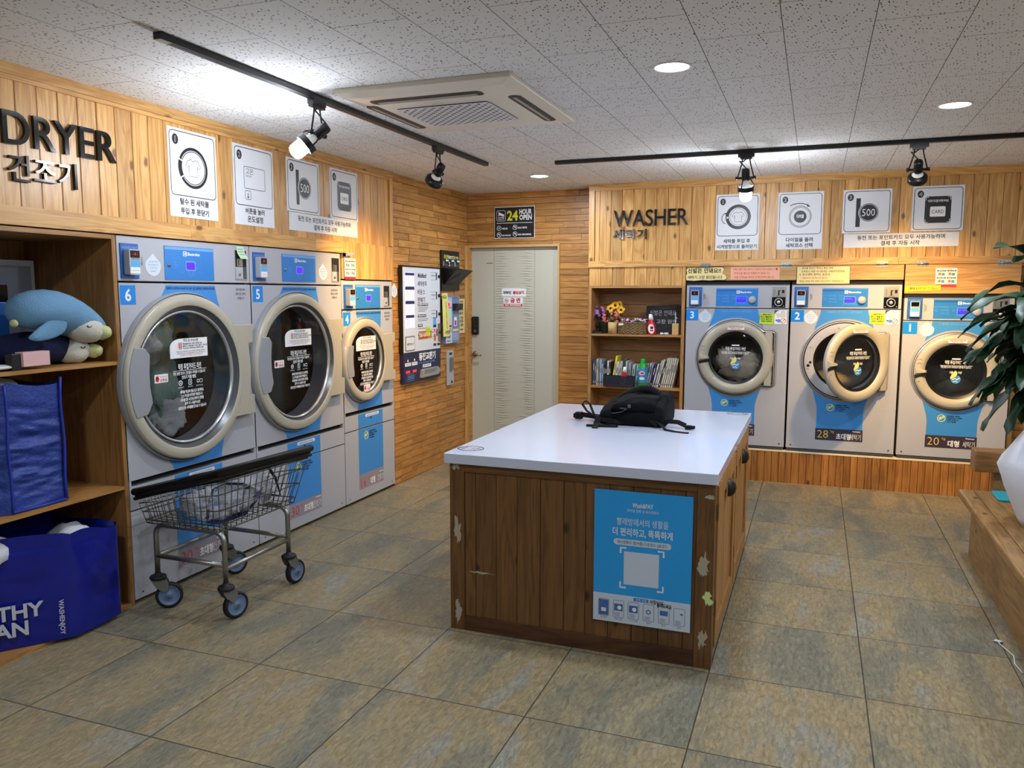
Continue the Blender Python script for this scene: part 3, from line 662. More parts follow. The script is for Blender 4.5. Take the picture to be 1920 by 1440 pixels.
    g = MB(F, 'door_glass').lathe(cy, cz, [(rg, .012), (rg * .7, .015), (0, .016)], 56)
    g.M('bright_white'); s = rg / .326; q = 1.0 if kind == 'big' else .95; uo = cy + (.018 if kind == 'big' else .025); n = .0185; zz = cz - (0 if kind == 'big' else .014)
    g.txt('적정 투입가이드 라인', uo, zz + .041, .034, n, bold=.02, fit=.163 * q).box(uo - .118 * q, uo + .12 * q, zz + .0335, zz + .0355, n, n + .0003)
    g.txt('적정 용량 초과시 건조율이 저하될 수 있습니다', uo - .003, zz + .014, .018, n, fit=.226 * q, bold=.02).txt('건조기 이용 방법', uo - .01, zz - .008, .020, n, fit=.10 * q, bold=.03)
    for k in range(3):
        uu = uo + (-.068 + .066 * k) * q; vv = zz - .028
        if k == 0: g.flat_ring(uu, vv, .009, .0135, n, 20).poly(circ(uu, vv, .004, 10), n)
        elif k == 1: g.stroke(rrect(uu - .011, vv - .013, uu + .011, vv + .013, .004), .003, n, True).stroke([(uu, vv + .008), (uu, vv - .006)], .005, n)
        else: g.flat_ring(uu - .010, vv, .006, .009, n, 16).stroke(rrect(uu + .003, vv - .008, uu + .022, vv + .008, .002), .0025, n, True)
        g.txt(('세탁물투입', '온도선택', '동전카드투입')[k], uu, vv - .027, .009, n)
    for k, (tx, f) in enumerate((('세탁물 투입후 문을 닫고 동전투입', .165), ('또는 카드를 터치하면 작동됩니다.', .155), ('세탁물양및 시간온도에따라 연장을', .165), ('통해 더 사용하시면', .11), ('완전건조된 세탁물을 받으실 수 있습니다', .20))): g.txt(tx, uo + .008, zz - .082 - .0205 * k, .0175, n, fit=f * q, bold=.03)
    g.build('door_glass', dr)
    # handle plate on the left rim, hinge plate on the right
    pts = circ(cy, cz, R - .028, 14, 155, 204); iu = cy - rg + .055 * s
    a, b_ = pts[0], pts[-1]
    pts = pts[::-1] + [(cy - (R - .1) * math.cos(math.radians(25)), a[1] - .006), (iu, cz + .13 * s), (iu - .008 * s, cz + .05 * s), (iu - .008 * s, cz - .02 * s), (iu + .004 * s, cz - .10 * s), (cy - (R - .1) * math.cos(math.radians(25)), b_[1] + .01)]
    MB(F, 'door_band').poly(pts[::-1], .036, .052).build('door_handle', dr, bevel=.004)
    ue = y1 - .052; hz = .252 * R / .43; hw = ue - .03
    arc = circ(cy, cz, R - .03, 14, -39, 39)
    pts = arc[::-1] + [(ue, cz - hz), (ue, cz - .58 * hz), (hw - .004, cz - .56 * hz), (hw, cz), (hw - .008, cz + .58 * hz), (ue, cz + .6 * hz), (ue, cz + hz)][::1]
    pts = arc + [(ue, cz + hz + .0), (ue, cz + .6 * hz), (hw - .008, cz + .58 * hz), (hw + .006, cz), (hw - .004, cz - .56 * hz), (ue, cz - .58 * hz), (ue, cz - hz)]
    MB(F, 'door_grey').poly(pts, .018, .048).build('hinge_plate', dr, bevel=.003)
    sm = MB(F, 'black_ink').txt('문을 꼭 닫아주세요', cy + (R - .09) * .45, cz - (R - .09) * .86, .02, .034 if kind == 'big' else .034, rot=27); sm.build('door_caption', dr)
    # notices stuck on the glass
    u, v, wd, hg = gp['notice']; n = .0195
    pts = [(u, v), (u + wd, v), (u + wd, v + hg)] + [(u + .28 * wd, v + hg)] + [(u + .28 * wd - .28 * wd * math.sin(math.radians(a)), v + .58 * hg + .42 * hg * math.cos(math.radians(a))) for a in range(15, 91, 15)]
    mb = MB(F, 'bright_white').poly(pts, n, n + .001).M('black_ink').txt('주의 및 안내사항', u + .55 * wd, v + .83 * hg, .1, n + .0015, fit=.40 * wd, bold=.02)
    for k, f in enumerate((.52, .66, .56)): mb.M('red_ink').txt('· 고온', u + .25 * wd, v + hg * (.68 - .115 * k), .1, n + .0015, fit=.13 * wd, bold=.03).M('black_ink').txt(('애완동물의류는 절대 세탁을 금함', '물세탁시 세탁용품은 지정된 제품외 사용금함', '기계고장시 연락주세요 배상책임 있음')[k], u + .33 * wd, v + hg * (.68 - .115 * k), .1, n + .0015, 'L', .02, fit=f * wd)
    for k in range(3): mb.M(('black_ink', 'black_ink', 'red_ink')[k]).txt(('작동중 문을 강제로 열지 마시고 세탁물 적정용량을 지켜주세요', '기계 이상시 동전 및 카드를 투입하지 마시고 연락바랍니다', '위 사항을 지키지 않을시 책임지지 않습니다')[k], u + .55 * wd, v + hg * (.30 - .10 * k), .1, n + .0015, fit=wd * (.78, .76, .6)[k])
    mb.build('notice_sticker', dr)
    if gp.get('hand'):
        u, v, wd, hg = gp['hand']
        mb = MB(F, 'bright_white').poly(rrect(u, v, u + wd, v + hg, .005), n + .0005, n + .0012).M('red_ink').poly(circ(u + .2 * wd, v + .42 * hg, .28 * hg, 14), n + .0016)
        for k in range(4): mb.box(u + wd * (.10 + .055 * k), u + wd * (.14 + .055 * k), v + .5 * hg, v + hg * (.78 + .06 * (k in (1, 2))), n + .001, n + .0016)
        mb.txt('뜨거우니까', u + .66 * wd, v + .60 * hg, .1, n + .0016, fit=.5 * wd, bold=.01).txt('손조심!', u + .66 * wd, v + .16 * hg, .1, n + .0016, fit=.52 * wd, bold=.03)
        mb.build('hand_sticker', dr)
    # lint drawer and lower panel
    ld = MB(F, 'machine_grey').box(y0 + .002, y1 - .002, low + .004, lint - .014, -.03, 0).box(y0 + .002, y0 + .014, lint - .014, lint + .014, -.03, 0).box(y1 - .014, y1 - .002, lint - .014, lint + .014, -.03, 0)
    ld.M('funnel_grey').box(y0 + .014, y1 - .014, lint - .014, lint - .008, -.03, -.012)
    ld.M('decal_blue').rect(c - dc, low + .006, c + dc, lint - .016, .0009)
    ld.M('paper_white').poly(rrect(c - .075, lint - .045, c + .115, lint - .024, .009), .0009, .0014).M('black_ink').txt('보풀제거통 열고 닫아주세요', c + .02, lint - .040, .012, .0018, fit=.15)
    ld.M('black_ink').poly([(c - .01, lint - .052), (c + .015, lint - .052), (c + .0025, lint - .072)][::-1], .0014)
    ld.build('lint_drawer', t)
    mb = MB(F, 'machine_grey').box(y0 + .002, y1 - .002, .022, low - .004, -.03, 0).M('decal_blue').rect(c - dc, gp['cap1'], c + dc, low - .005, .0009).M('caption_grey').rect(c - dc, .088, c + dc, gp['cap1'], .0009)
    globe_note(mb, c - .07, low - .055, .062)
    z0 = .098; mb.M('red_ink').txt(kg, c - .115, z0 + .004, .088, .0014, bold=-.012).txt('kg', c - .045, z0 + .052, .026, .0014, bold=-.01)
    mb.M('bright_white').txt(cap[0], c - .022, z0 + .008, .052, .0014, 'L', .03, fit=.1 if len(cap[0]) == 3 else .07).txt('건조기', c + .165, z0 + .008, .052, .0014, 'R', -.005, fit=.085)
    maker_line(mb, c + .165, z0 + .066, .013)
    mb.M('dark_gap')
    for uu in (y0 + .05, y1 - .05): mb.poly(circ(uu, .05, .005, 8), .001)
    mb.build('lower_panel', t)
    return t
dryer(6, 2.835, 3.762, 1.765, 1.551, .590, .460, 3.226, 1.073, .432, .328, '30', ('초대형',), 'big', dict(label='tall grey dryer number 6 beside the cubby shelves, laundry behind its glass', reader=(2.852, 2.957, 1.568, 1.730), drop=(3.05, 1.582, 1.691), ctrl=(3.123, 3.469, 1.565, 1.733), coin=(3.642, 3.732, 1.572, 1.734), num=(2.842, 2.933, 1.445, 1.536), notice=(3.112, 1.172, .263, .098), hand=(3.003, 1.060, .088, .042), cap1=.182))
dryer(5, 3.766, 4.699, 1.765, 1.551, .588, .460, 4.157, 1.077, .434, .340, '30', ('초대형',), 'big', dict(label='tall grey dryer number 5 between the other two dryers, drum empty', reader=(3.789, 3.893, 1.570, 1.733), drop=(4.489, 1.585, 1.693), ctrl=(4.057, 4.403, 1.569, 1.735), coin=(4.590, 4.676, 1.572, 1.731), num=(3.781, 3.870, 1.448, 1.540), notice=(4.040, 1.174, .270, .102), hand=(3.931, 1.054, .093, .044), cap1=.180))
dryer(4, 4.704, 5.402, 1.587, 1.384, .652, .530, 4.953, 1.027, .305, .229, '16', ('대형',), 'small', dict(label='shorter grey dryer number 4 next to the plank wall', reader=(4.727, 4.838, 1.396, 1.557), ctrl=(4.878, 5.216, 1.393, 1.559), coin=(5.272, 5.352, 1.400, 1.553), num=(4.716, 4.807, 1.275, 1.367), notice=(4.843, 1.094, .268, .100), hand=(4.935, .801, .088, .045), cap1=.196))

# laundry behind the glass of dryer 6
t = thing('laundry_load', (-3.22, 3.22, .76), 'pale green and white laundry heaped behind the glass of dryer 6', 'laundry')
mb = MB(WORLD, 'cloth_green').blob((-3.205, 3.20, 1.02), (.07, .085, .24), .5, 5, 26, 18, seed=3).blob((-3.24, 3.28, 1.27), (.07, .085, .11), .5, 6, 20, 12, seed=5).blob((-3.24, 3.31, 1.02), (.07, .08, .14), .5, 6, 20, 12, seed=15); mb.build('green_garment', t)
MB(WORLD, 'cloth_white').blob((-3.19, 3.26, .85), (.06, .12, .10), .5, 6, 24, 16, seed=8).blob((-3.19, 3.17, 1.20), (.05, .06, .11), .45, 7, 20, 12, seed=9).build('white_garment', t)
# pale green note hanging from the coin slot of dryer 6
mb = MB(FL(), 'note_pale_green').add([(3.649, 1.758, .003), (3.712, 1.757, .003), (3.716, 1.72, .010), (3.652, 1.72, .010), (3.728, 1.690, .022), (3.663, 1.689, .022)], [(0, 3, 2, 1), (3, 5, 4, 2)])
mb.M('grey_ink')
for k in range(4): mb.add([(3.660 + .003 * k, 1.744 - .014 * k, .0065 + .0035 * k), (3.705 + .003 * k, 1.744 - .014 * k, .0065 + .0035 * k), (3.705 + .003 * k, 1.741 - .014 * k, .0068 + .0035 * k), (3.660 + .003 * k, 1.741 - .014 * k, .0068 + .0035 * k)], [(3, 2, 1, 0)])
tag(mb.build('sticky_note'), 'pale green note hanging over the coin slot of dryer 6', 'note', 'sticky notes on the machines')
# ---------------------------------------------------------------- washers
def union_outline(cu, cv, r, ur, hz, rc):
    """circle of radius r plus a hinge block reaching to ur, half height hz, corner radius rc, as one outline (CCW)."""
    a = math.degrees(math.asin(hz / r)) if hz < r else 60
    pts = circ(cu, cv, r, 60, a + 0, 360 - a)
    for ang in range(-90, 1, 18): pts.append((ur - rc + rc * math.cos(math.radians(ang)), cv - hz + rc + rc * math.sin(math.radians(ang))))
    for ang in range(0, 91, 18): pts.append((ur - rc + rc * math.cos(math.radians(ang)), cv + hz - rc + rc * math.sin(math.radians(ang))))
    return pts
def washer(num, x0, x1, top, face, hdr, cu, cz, R, kg, cap, gp, open_deg=0):
    F = FB(); c = gp['dc']
    t = thing('washing_machine', ((x0 + x1) / 2, 6.6, .262), gp['label'], 'washer', 'coin washers on the wooden plinth')
    rg = .207 * R / .32; Rd = .290 * R / .32; hz = .222 * R / .32; ur = cu + .302 * R / .32
    MB(F, 'machine_side').box(x0 + .003, x1 - .003, .264, top, -.8, -.50).box(x0 + .003, x0 + .02, .29, face, -.50, -.03).box(x1 - .02, x1 - .003, .29, face, -.50, -.03).M('dark_gap').box(x0 + .003, x1 - .003, face, top, -.50, -.004).M('funnel_grey').box(x0 + .01, x1 - .01, .268, .283, -.50, -.004).box(x0 + .004, x1 - .004, face, face + .006, -.02, .002).M('dark_gap').box(x0 + .02, x1 - .02, .262, .27, -.45, -.02).build('cabinet_body', t)
    MB(F, 'machine_grey').box(x0 + .004, x1 - .004, hdr + .002, face, -.03, 0).build('header_panel', t, bevel=.004)
    ru = x0 + gp['reader'] if 'reader' in gp else x0 + .025
    reader(F, t, ru, ru + .101, hdr + .013, hdr + .168, num != 1)
    u0 = gp['ctrl']; u1 = u0 + .321; v0, v1 = hdr + .016, hdr + .160; wd, hg = u1 - u0, v1 - v0
    mb = MB(F, 'panel_blue').box(u0, u1, v0, v1, 0, .003).M('panel_blue_light').rect(u0 + .003, v1 - .06 * hg, u1 - .003, v1 - .003, .0035).M('reader_blue').rect(u0 + .003, v1 - .17 * hg, u0 + .48 * wd, v1 - .07 * hg, .0036)
    logo(mb, u0 + .49 * wd, v1 - .22 * hg, .17 * hg)
    mb.M('panel_blue_light')
    for (a, b_) in ((.06, .42), (.29, .58), (.29, .42), (.29, .26), (.41, .42)): mb.stroke(rrect(u0 + a * wd - .007, v0 + b_ * hg - .007, u0 + a * wd + .007, v0 + b_ * hg + .007, .003, 3), .0014, .0036, True)
    for k, tx in enumerate(('NORMAL', 'WARM', 'COLD')): mb.txt(tx, u0 + .2 * wd, v0 + hg * (.56 - .16 * k), .012, .0035)
    mb.txt('START', u0 + .06 * wd, v0 + .56 * hg, .011, .0035).txt('EXTRA', u0 + .41 * wd, v0 + .56 * hg, .011, .0035).txt('세탁코스를 선택하세요', u0 + .62 * wd, v0 + .10 * hg, .012, .0035)
    cp = mb.build('control_panel', t)
    MB(F, 'panel_blue_light').poly(rrect(u0 + .49 * wd - .004, v0 + .22 * hg - .004, u0 + .725 * wd + .004, v0 + .53 * hg + .004, .004), .003, .004).M('screen_blue').poly(rrect(u0 + .49 * wd, v0 + .22 * hg, u0 + .725 * wd, v0 + .53 * hg, .003), .004, .0048).M('panel_blue_light').txt(('표준 세탁', '표준코스', '세탁중 22분')[num - 1], u0 + .57 * wd, v0 + .39 * hg, .016, .0052).build('screen', cp)
    MB(F, 'machine_grey').lathe(u0 + .872 * wd, v0 + .36 * hg, [(.030, .003), (.028, .022), (.024, .030), (0, .031)], 28).build('knob', cp)
    if 'coin' in gp:
        a = gp['coin']; v0 = hdr + .010; v1 = hdr + .170; m_ = (v0 + v1) / 2
        mb = MB(F, 'brushed_steel').box(a, a + .1, m_, v1, 0, .006).M('dark_gap').box(a + .044, a + .054, m_ + .012, m_ + .052, .006, .0065).box(a + .054, a + .062, m_ + .046, m_ + .052, .006, .0065).box(a + .072, a + .09, m_ + .03, m_ + .055, .006, .0065).M('black_ink').txt('동전투입구', a + .012, m_ + .035, .01, .0066, rot=-90).txt('100원 500원', a + .05, m_ + .004, .008, .0066)
        cs = mb.build('coin_slot', t)
        MB(F, 'gloss_black').box(a, a + .1, v0, m_ - .002, 0, .008).M('rim_silver').lathe(a + .05, (v0 + m_) / 2, [(.032, .008), (.030, .014), (.026, .012)], 24).M('gloss_black').lathe(a + .05, (v0 + m_) / 2, [(.026, .012), (.02, .02), (0, .02)], 20).M('rim_silver').lathe(a + .05, (v0 + m_) / 2, [(.012, .0205), (.010, .022), (0, .022)], 14).poly(circ(a + .012, v0 + .01, .004, 8), .009).poly(circ(a + .088, v0 + .01, .004, 8), .009).build('coin_lock', cs)
    # front
    dc = .166
    mb = MB(F, 'machine_grey').plate_hole(x0 + .004, .288, x1 - .004, hdr - .003, cu, cz, rg + .012, 0, -.08)
    k0 = cu - c; fl = .215
    zt = hdr - .004; arc = lambda du, sg: cz + sg * math.sqrt(max(0, (R - .004) ** 2 - (du - k0) ** 2))
    pts = [(c - dc, zt)]
    for q in range(1, 7): x = -dc - (fl - dc) * (q / 6) ** 1.7; pts.append((c + x, zt - (zt - arc(x, 1)) * q / 6))
    for q in range(0, 13): x = -fl + 2 * fl * q / 12; pts.append((c + x, arc(x, 1)))
    for q in range(6, 0, -1): x = dc + (fl - dc) * (q / 6) ** 1.7; pts.append((c + x, zt - (zt - arc(x, 1)) * q / 6))
    pts.append((c + dc, zt)); mb.M('decal_blue').poly(pts[::-1], .001)
    capz = gp['capz']; z1 = cz - R - .075; zb = capz + .092
    pts = [(c - dc, zb), (c + dc, zb), (c + dc, z1)]
    for q in range(1, 7): x = dc + (fl - .01 - dc) * (q / 6) ** 1.7; pts.append((c + x, z1 + (arc(x, -1) - z1) * q / 6))
    for q in range(0, 13): x = (fl - .01) * (1 - 2 * q / 12); pts.append((c + x, arc(x, -1)))
    for q in range(6, 0, -1): x = -dc - (fl - .01 - dc) * (q / 6) ** 1.7; pts.append((c + x, z1 + (arc(x, -1) - z1) * q / 6))
    pts.append((c - dc, z1)); mb.poly(pts, .001)
    mb.M('panel_blue_light').txt('기기를세제는 넣어오면했나는 자동투입됩니다', c, zt - .026, .02, .0016, fit=.25, bold=.02)
    globe_note(mb, c - .07, z1 + .028, .056)
    mb.M('caption_purple').rect(c - dc - .004, capz, c + dc + .004, capz + .092, .0012).M('caption_gold').txt(kg, c - .115, capz + .018, .086, .0018, bold=-.012).txt('kg', c - .045, capz + .062, .028, .0018, bold=-.008)
    mb.M('bright_white').txt(cap, c - .018, capz + .016, .05, .0018, 'L', .03, fit=.105 if len(cap) == 3 else .076).txt('세탁기', c + .158, capz + .016, .05, .0018, 'R', -.003, fit=.078)
    mb.F = F; maker_line(mb, c + .155, capz + .074, .013)
    mb.M('dark_gap')
    for uu in (x0 + .04, x1 - .04): mb.poly(circ(uu, .312, .006, 8), .0012)
    mb.build('front_panel', t)
    # pressed surround around the door
    ol = lambda k: union_outline(cu, cz, R - k, ur + .014 - k, hz + .014 - k, max(.01, .045 - k))
    su = MB(F, 'machine_grey')
    def bandring(k0, k1, n0, n1, mat):
        a, b_ = ol(k0), ol(k1); m_ = len(a); su.M(mat)
        su.add([(x, y, n0) for x, y in a] + [(x, y, n1) for x, y in b_], [(i, (i + 1) % m_, m_ + (i + 1) % m_, m_ + i) for i in range(m_)])
    bandring(0, .014, .001, .012, 'door_band'); bandring(.014, .017, .012, .005, 'dark_gap'); bandring(.017, .026, .005, .010, 'rim_silver'); bandring(.026, .034, .010, .003, 'dark_gap')
    if open_deg:
        a = ol(.030); m_ = len(a); b_ = circ(cu, cz, rg + .012, 60)
        su.M('machine_grey').lathe(cu, cz, [(R - .034, .004), (R - .05, .007), (rg + .03, .008), (rg + .014, .004)], 64)
        su.M('dark_gap').lathe(cu, cz, [(rg + .014, .004), (rg - .004, -.02)], 64).M('door_grey').poly([(cu + Rd * .74, cz - hz), (ur - .01, cz - hz), (ur - .01, cz + hz), (cu + Rd * .74, cz + hz)], .002)
        su.M('dark_gap').poly(circ(cu - .255, cz - .045, .012, 10), .0085).poly(circ(cu - .24, cz - .02, .010, 10), .0085)
        su.M('rim_silver')
        for (a_, b2) in ((100, .255), (158, .262), (195, .262)): su.lathe(cu + b2 * math.cos(math.radians(a_)), cz + b2 * math.sin(math.radians(a_)), [(.007, .008), (.006, .011), (0, .011)], 10)
    su.build('door_surround', t)
    MB(F, 'drum_steel').lathe(cu, cz, [(rg + .012, -.03), (rg + .05, -.05), (rg + .06, -.42), (.02, -.44), (0, -.44)], 40).build('drum', t)
    # door (swung open on washer 2)
    G = F if not open_deg else rotz(F, ur - .012, 6.6, open_deg)
    mb = MB(G, 'door_band').lathe(cu, cz, [(Rd, .004), (Rd, .026)], 64).M('door_grey').lathe(cu, cz, [(Rd, .026), (Rd - .006, .040), (Rd - .018, .048), (rg + .034, .050), (rg + .016, .040), (rg + .006, .030)], 64)
    mb.M('black_plastic').lathe(cu, cz, [(rg + .006, .030), (rg, .026), (rg - .016, .020)], 64)
    mb.M('door_grey').poly([(cu + Rd * .78, cz - hz + .008), (ur - .026, cz - hz + .008), (ur - .026, cz + hz - .008), (cu + Rd * .78, cz + hz - .008)], .006, .034)
    mb.M('black_ink').poly([(ur - .07, cz + .025), (ur - .045, cz + .025), (ur - .0575, cz)][::-1], .0345)
    if open_deg: mb.M('machine_grey').lathe(cu, cz, [(Rd - .004, .004), (rg + .02, .0)], 64).M('rim_silver').lathe(cu, cz, [(rg + .02, .0), (rg + .004, -.06), (rg - .02, -.10), (rg * .5, -.115), (0, -.118)], 56) if False else mb.M('black_plastic').lathe(cu, cz, [(Rd - .004, .004), (rg + .02, .0)], 64)
    dr = mb.build('door', t)
    g = MB(G, 'washer_glass').lathe(cu, cz, [(rg - .014, .022), (rg * .6, .030), (0, .032)], 48)
    g.lathe(cu, cz, [(rg + .018, -.002), (rg + .002, -.05), (rg - .03, -.085)], 48) if open_deg else None
    s = rg / .207; n = .0335
    g.M('bright_white').box(cu - .03 * s, cu + .03 * s, cz + .096 * s, cz + .106 * s, n, n + .0004).txt('적정 투입가이드 라인', cu, cz + .062 * s, .03, n, fit=.155 * s, bold=.02).box(cu - .11 * s, cu + .115 * s, cz + .048 * s, cz + .050 * s, n, n + .0004).txt('적정 용량 초과시 세탁효과가 떨어질 수 있습니다', cu, cz + .030 * s, .02, n, fit=.21 * s, bold=.015).txt('기본 50% 이상', cu, cz - .012 * s, .02, n, fit=.085 * s, bold=.03)
    # water drop mark: yellow leaf over a blue wave
    q = [(cu + dx * s, cz + dy * s) for dx, dy in ((.0, .012), (-.022, -.012), (-.036, -.045), (-.03, -.058), (-.018, -.048), (.004, -.035), (.012, -.02), (.01, -.002))]
    g.M('logo_yellow').poly(q[::1], n + .0006).M('logo_blue').poly(circ(cu + .004 * s, cz - .056 * s, .034 * s, 20, -190, 60), n + .0003).M('bright_white').stroke([(cu - .02 * s, cz - .06 * s), (cu - .004 * s, cz - .05 * s), (cu + .012 * s, cz - .058 * s), (cu + .03 * s, cz - .046 * s)], .007 * s, n + .0009).stroke([(cu - .016 * s, cz - .078 * s), (cu, cz - .07 * s), (cu + .018 * s, cz - .078 * s)], .005 * s, n + .0009)
    g.build('door_glass', dr)
    hd = MB(G, 'door_grey'); hu = cu - (rg + .046 * s)
    hd.loft([[G(hu - .03, cz - .004 + .03, .046), G(hu + .05, cz + .006, .046), G(hu + .05, cz - .012, .046), G(hu - .028, cz - .028, .046)], [G(hu - .022, cz + .016, .062), G(hu + .04, cz + .002, .066), G(hu + .04, cz - .008, .066), G(hu - .022, cz - .014, .062)]], smooth=False)
    hd.M('dark_gap').poly([(hu - .034, cz - .03), (hu + .042, cz - .014), (hu + .046, cz - .034), (hu - .03, cz - .052)][::-1], .0505)
    hd.M('grey_ink').stroke(circ(hu - .002, cz + .075, .016, 10, 20, 160), .002, .0515).stroke(circ(hu - .002, cz + .045, .016, 10, 20, 160), .002, .0515).poly(circ(hu, cz - .075, .004, 8), .0515).build('door_handle', dr)
    wl = MB(G, 'bright_white').box(cu - .066 * s, cu + .066 * s, cz + Rd * .77, cz + Rd * .86, .049, .0505).M('red_ink').stroke(rrect(cu - .064 * s, cz + Rd * .775, cu + .064 * s, cz + Rd * .855, .002), .0012, .051, True).txt('문열림 버튼을 누른 후 문을 여세요', cu, cz + Rd * .825, .01, .051, fit=.11 * s, bold=.02).txt('강제로 열지 마세요', cu, cz + Rd * .79, .01, .051, fit=.08 * s, bold=.02)
    wl.build('warning_label', dr)
    number_plate(F, t, x0 + .004, x0 + .100, hdr - .100, hdr - .009, num)
    drop_sticker(F, gp['drop'], hdr - .115, hdr - .006, t=t, mat='drop_white')
    return t
washer(3, -.985, -.187, 1.592, 1.565, 1.382, -.582, .989, .319, '28', '초대형', dict(label='grey washer number 3 next to the bookcase, laundry behind its round glass', dc=-.589, ctrl=-.747, coin=-.320, drop=-.830, capz=.365))
washer(2, -.180, .602, 1.592, 1.565, 1.382, .220, .989, .319, '28', '초대형', dict(label='grey washer number 2 with its round door swung open', dc=.208, ctrl=.046, coin=.476, drop=-.030, capz=.365), open_deg=40)
washer(1, .612, 1.330, 1.496, 1.467, 1.302, .976, .931, .302, '20', '대형', dict(label='shorter grey washer number 1 half hidden by the plant', dc=.976, ctrl=.811, coin=1.19, drop=.775, capz=.360))
t = thing('laundry_load', (-.58, 6.8, .80), 'wet beige laundry tumbling behind the glass of washer 3', 'laundry')
MB(WORLD, 'cloth_wet').blob((-.55, 6.70, .88), (.15, .06, .09), .5, 7, 26, 14, seed=2).blob((-.68, 6.74, .96), (.07, .05, .10), .5, 7, 20, 12, seed=4).blob((-.47, 6.74, .95), (.08, .05, .08), .5, 7, 20, 12, seed=6).build('wet_cloth', t)

def flat_note(name, F, pts, mat, lines, label, cat, group=None, th=.0015, ink='black_ink'):
    mb = MB(F, mat).poly(pts, 0.0005, th)
    for ln in lines:
        tx, u, v, fit = ln[:4]; mb.M(ln[4] if len(ln) > 4 else ink).txt(tx, u, v, ln[5] if len(ln) > 5 else .02, th + .0006, fit=fit, bold=ln[6] if len(ln) > 6 else .02)
    return tag(mb.build(name), label, cat, group)
R4 = lambda a, b_, c_, d_: [(a, c_), (b_, c_), (b_, d_), (a, d_)]
for k, (a, num) in enumerate(((-.410, 3), (.386, 2))):
    b0 = 1.262 if num == 3 else 1.272
    rotp = (lambda u, v: (u + (v - b0) * (.12 if num == 3 else .01), v + (u - a) * (-.06 if num == 3 else -.02)))
    pts = [rotp(u, v) for u, v in R4(a, a + .102, b0, b0 + .086)]
    L = [(tx, a + .053, b0 + .066 - .017 * q, f, 'black_ink', .015, .03) for q, (tx, f) in enumerate((('※ 세탁전 주머니', .08), ('확인! 이물질 제거', .088), ('라이터, 볼펜 주의', .084), ('세제는 자동투입', .08)))]
    flat_note('sticky_note', FB(6.598), pts, 'note_green', L, 'lime green handwritten note stuck on washer number %d' % num, 'note', 'sticky notes on the machines')
for a, num in ((-.297, 3), (.492, 2)):
    b0 = 1.261 if num == 3 else 1.268
    mb = MB(FB(6.598), 'bright_white').poly(R4(a, a + .092, b0, b0 + .108), .0005, .0015).M('caption_purple').poly([(a, b0 + .108), (a, b0 + .075), (a + .012, b0 + .095), (a + .035, b0 + .108)], .002)
    mb.M('black_ink').txt('주 의', a + .062, b0 + .09, .012, .002, bold=.03)
    for q, f in enumerate((.075, .07, .06)): mb.txt(('세탁 외 물품 투입금지', '고장의 원인이 됩니다', '파손시 배상책임')[q], a + .05, b0 + .076 - .011 * q, .01, .002, fit=f)
    mb.M('logo_blue').poly(circ(a + .034, b0 + .026, .014, 12), .002).M('red_ink').poly(circ(a + .016, b0 + .03, .007, 10), .0022).flat_ring(a + .066, b0 + .026, .016, .02, .0022, 20).stroke([(a + .054, b0 + .014), (a + .078, b0 + .038)], .004, .0022)
    tag(mb.build('warning_notice'), 'small white warning sticker with red ban circle on washer number %d' % num, 'sticker', 'warning stickers on the washers')
# ---------------------------------------------------------------- lettering and posters
def lettering(F, words, loc, label):
    t = thing('wall_lettering', loc, label, 'sign')
    for (nm, tx, u0, u1, v, h, b_) in words:
        vs, _ = glyphs(tx, b_, 0); x0 = min(p[0] for p in vs); x1 = max(p[0] for p in vs)
        mb = MB(F, 'gloss_black'); k = (u1 - u0) / (x1 - x0)
        vs, fs = glyphs(tx, b_, .05)
        mb.add([(u0 + (x - x0) * k, v + y * h, .008 + z * .16) for x, y, z in vs], fs)
        mb.build(nm, t)
lettering(FL(), [('latin_word', 'DRYER', 2.305, 2.851, 2.087, .188, .006), ('hangul_word', '건조기', 2.318, 2.635, 1.952, .118, .006)], (-3.0, 2.55, 1.94), 'raised glossy black letters reading DRYER on the left pine panel')
lettering(FB(), [('latin_word', 'WASHER', -1.592, -.982, 2.050, .186, .006), ('hangul_word', '세탁기', -1.596, -1.316, 1.950, .088, .012)], (-1.3, 6.6, 1.94), 'raised glossy black letters reading WASHER on the back pine panel')

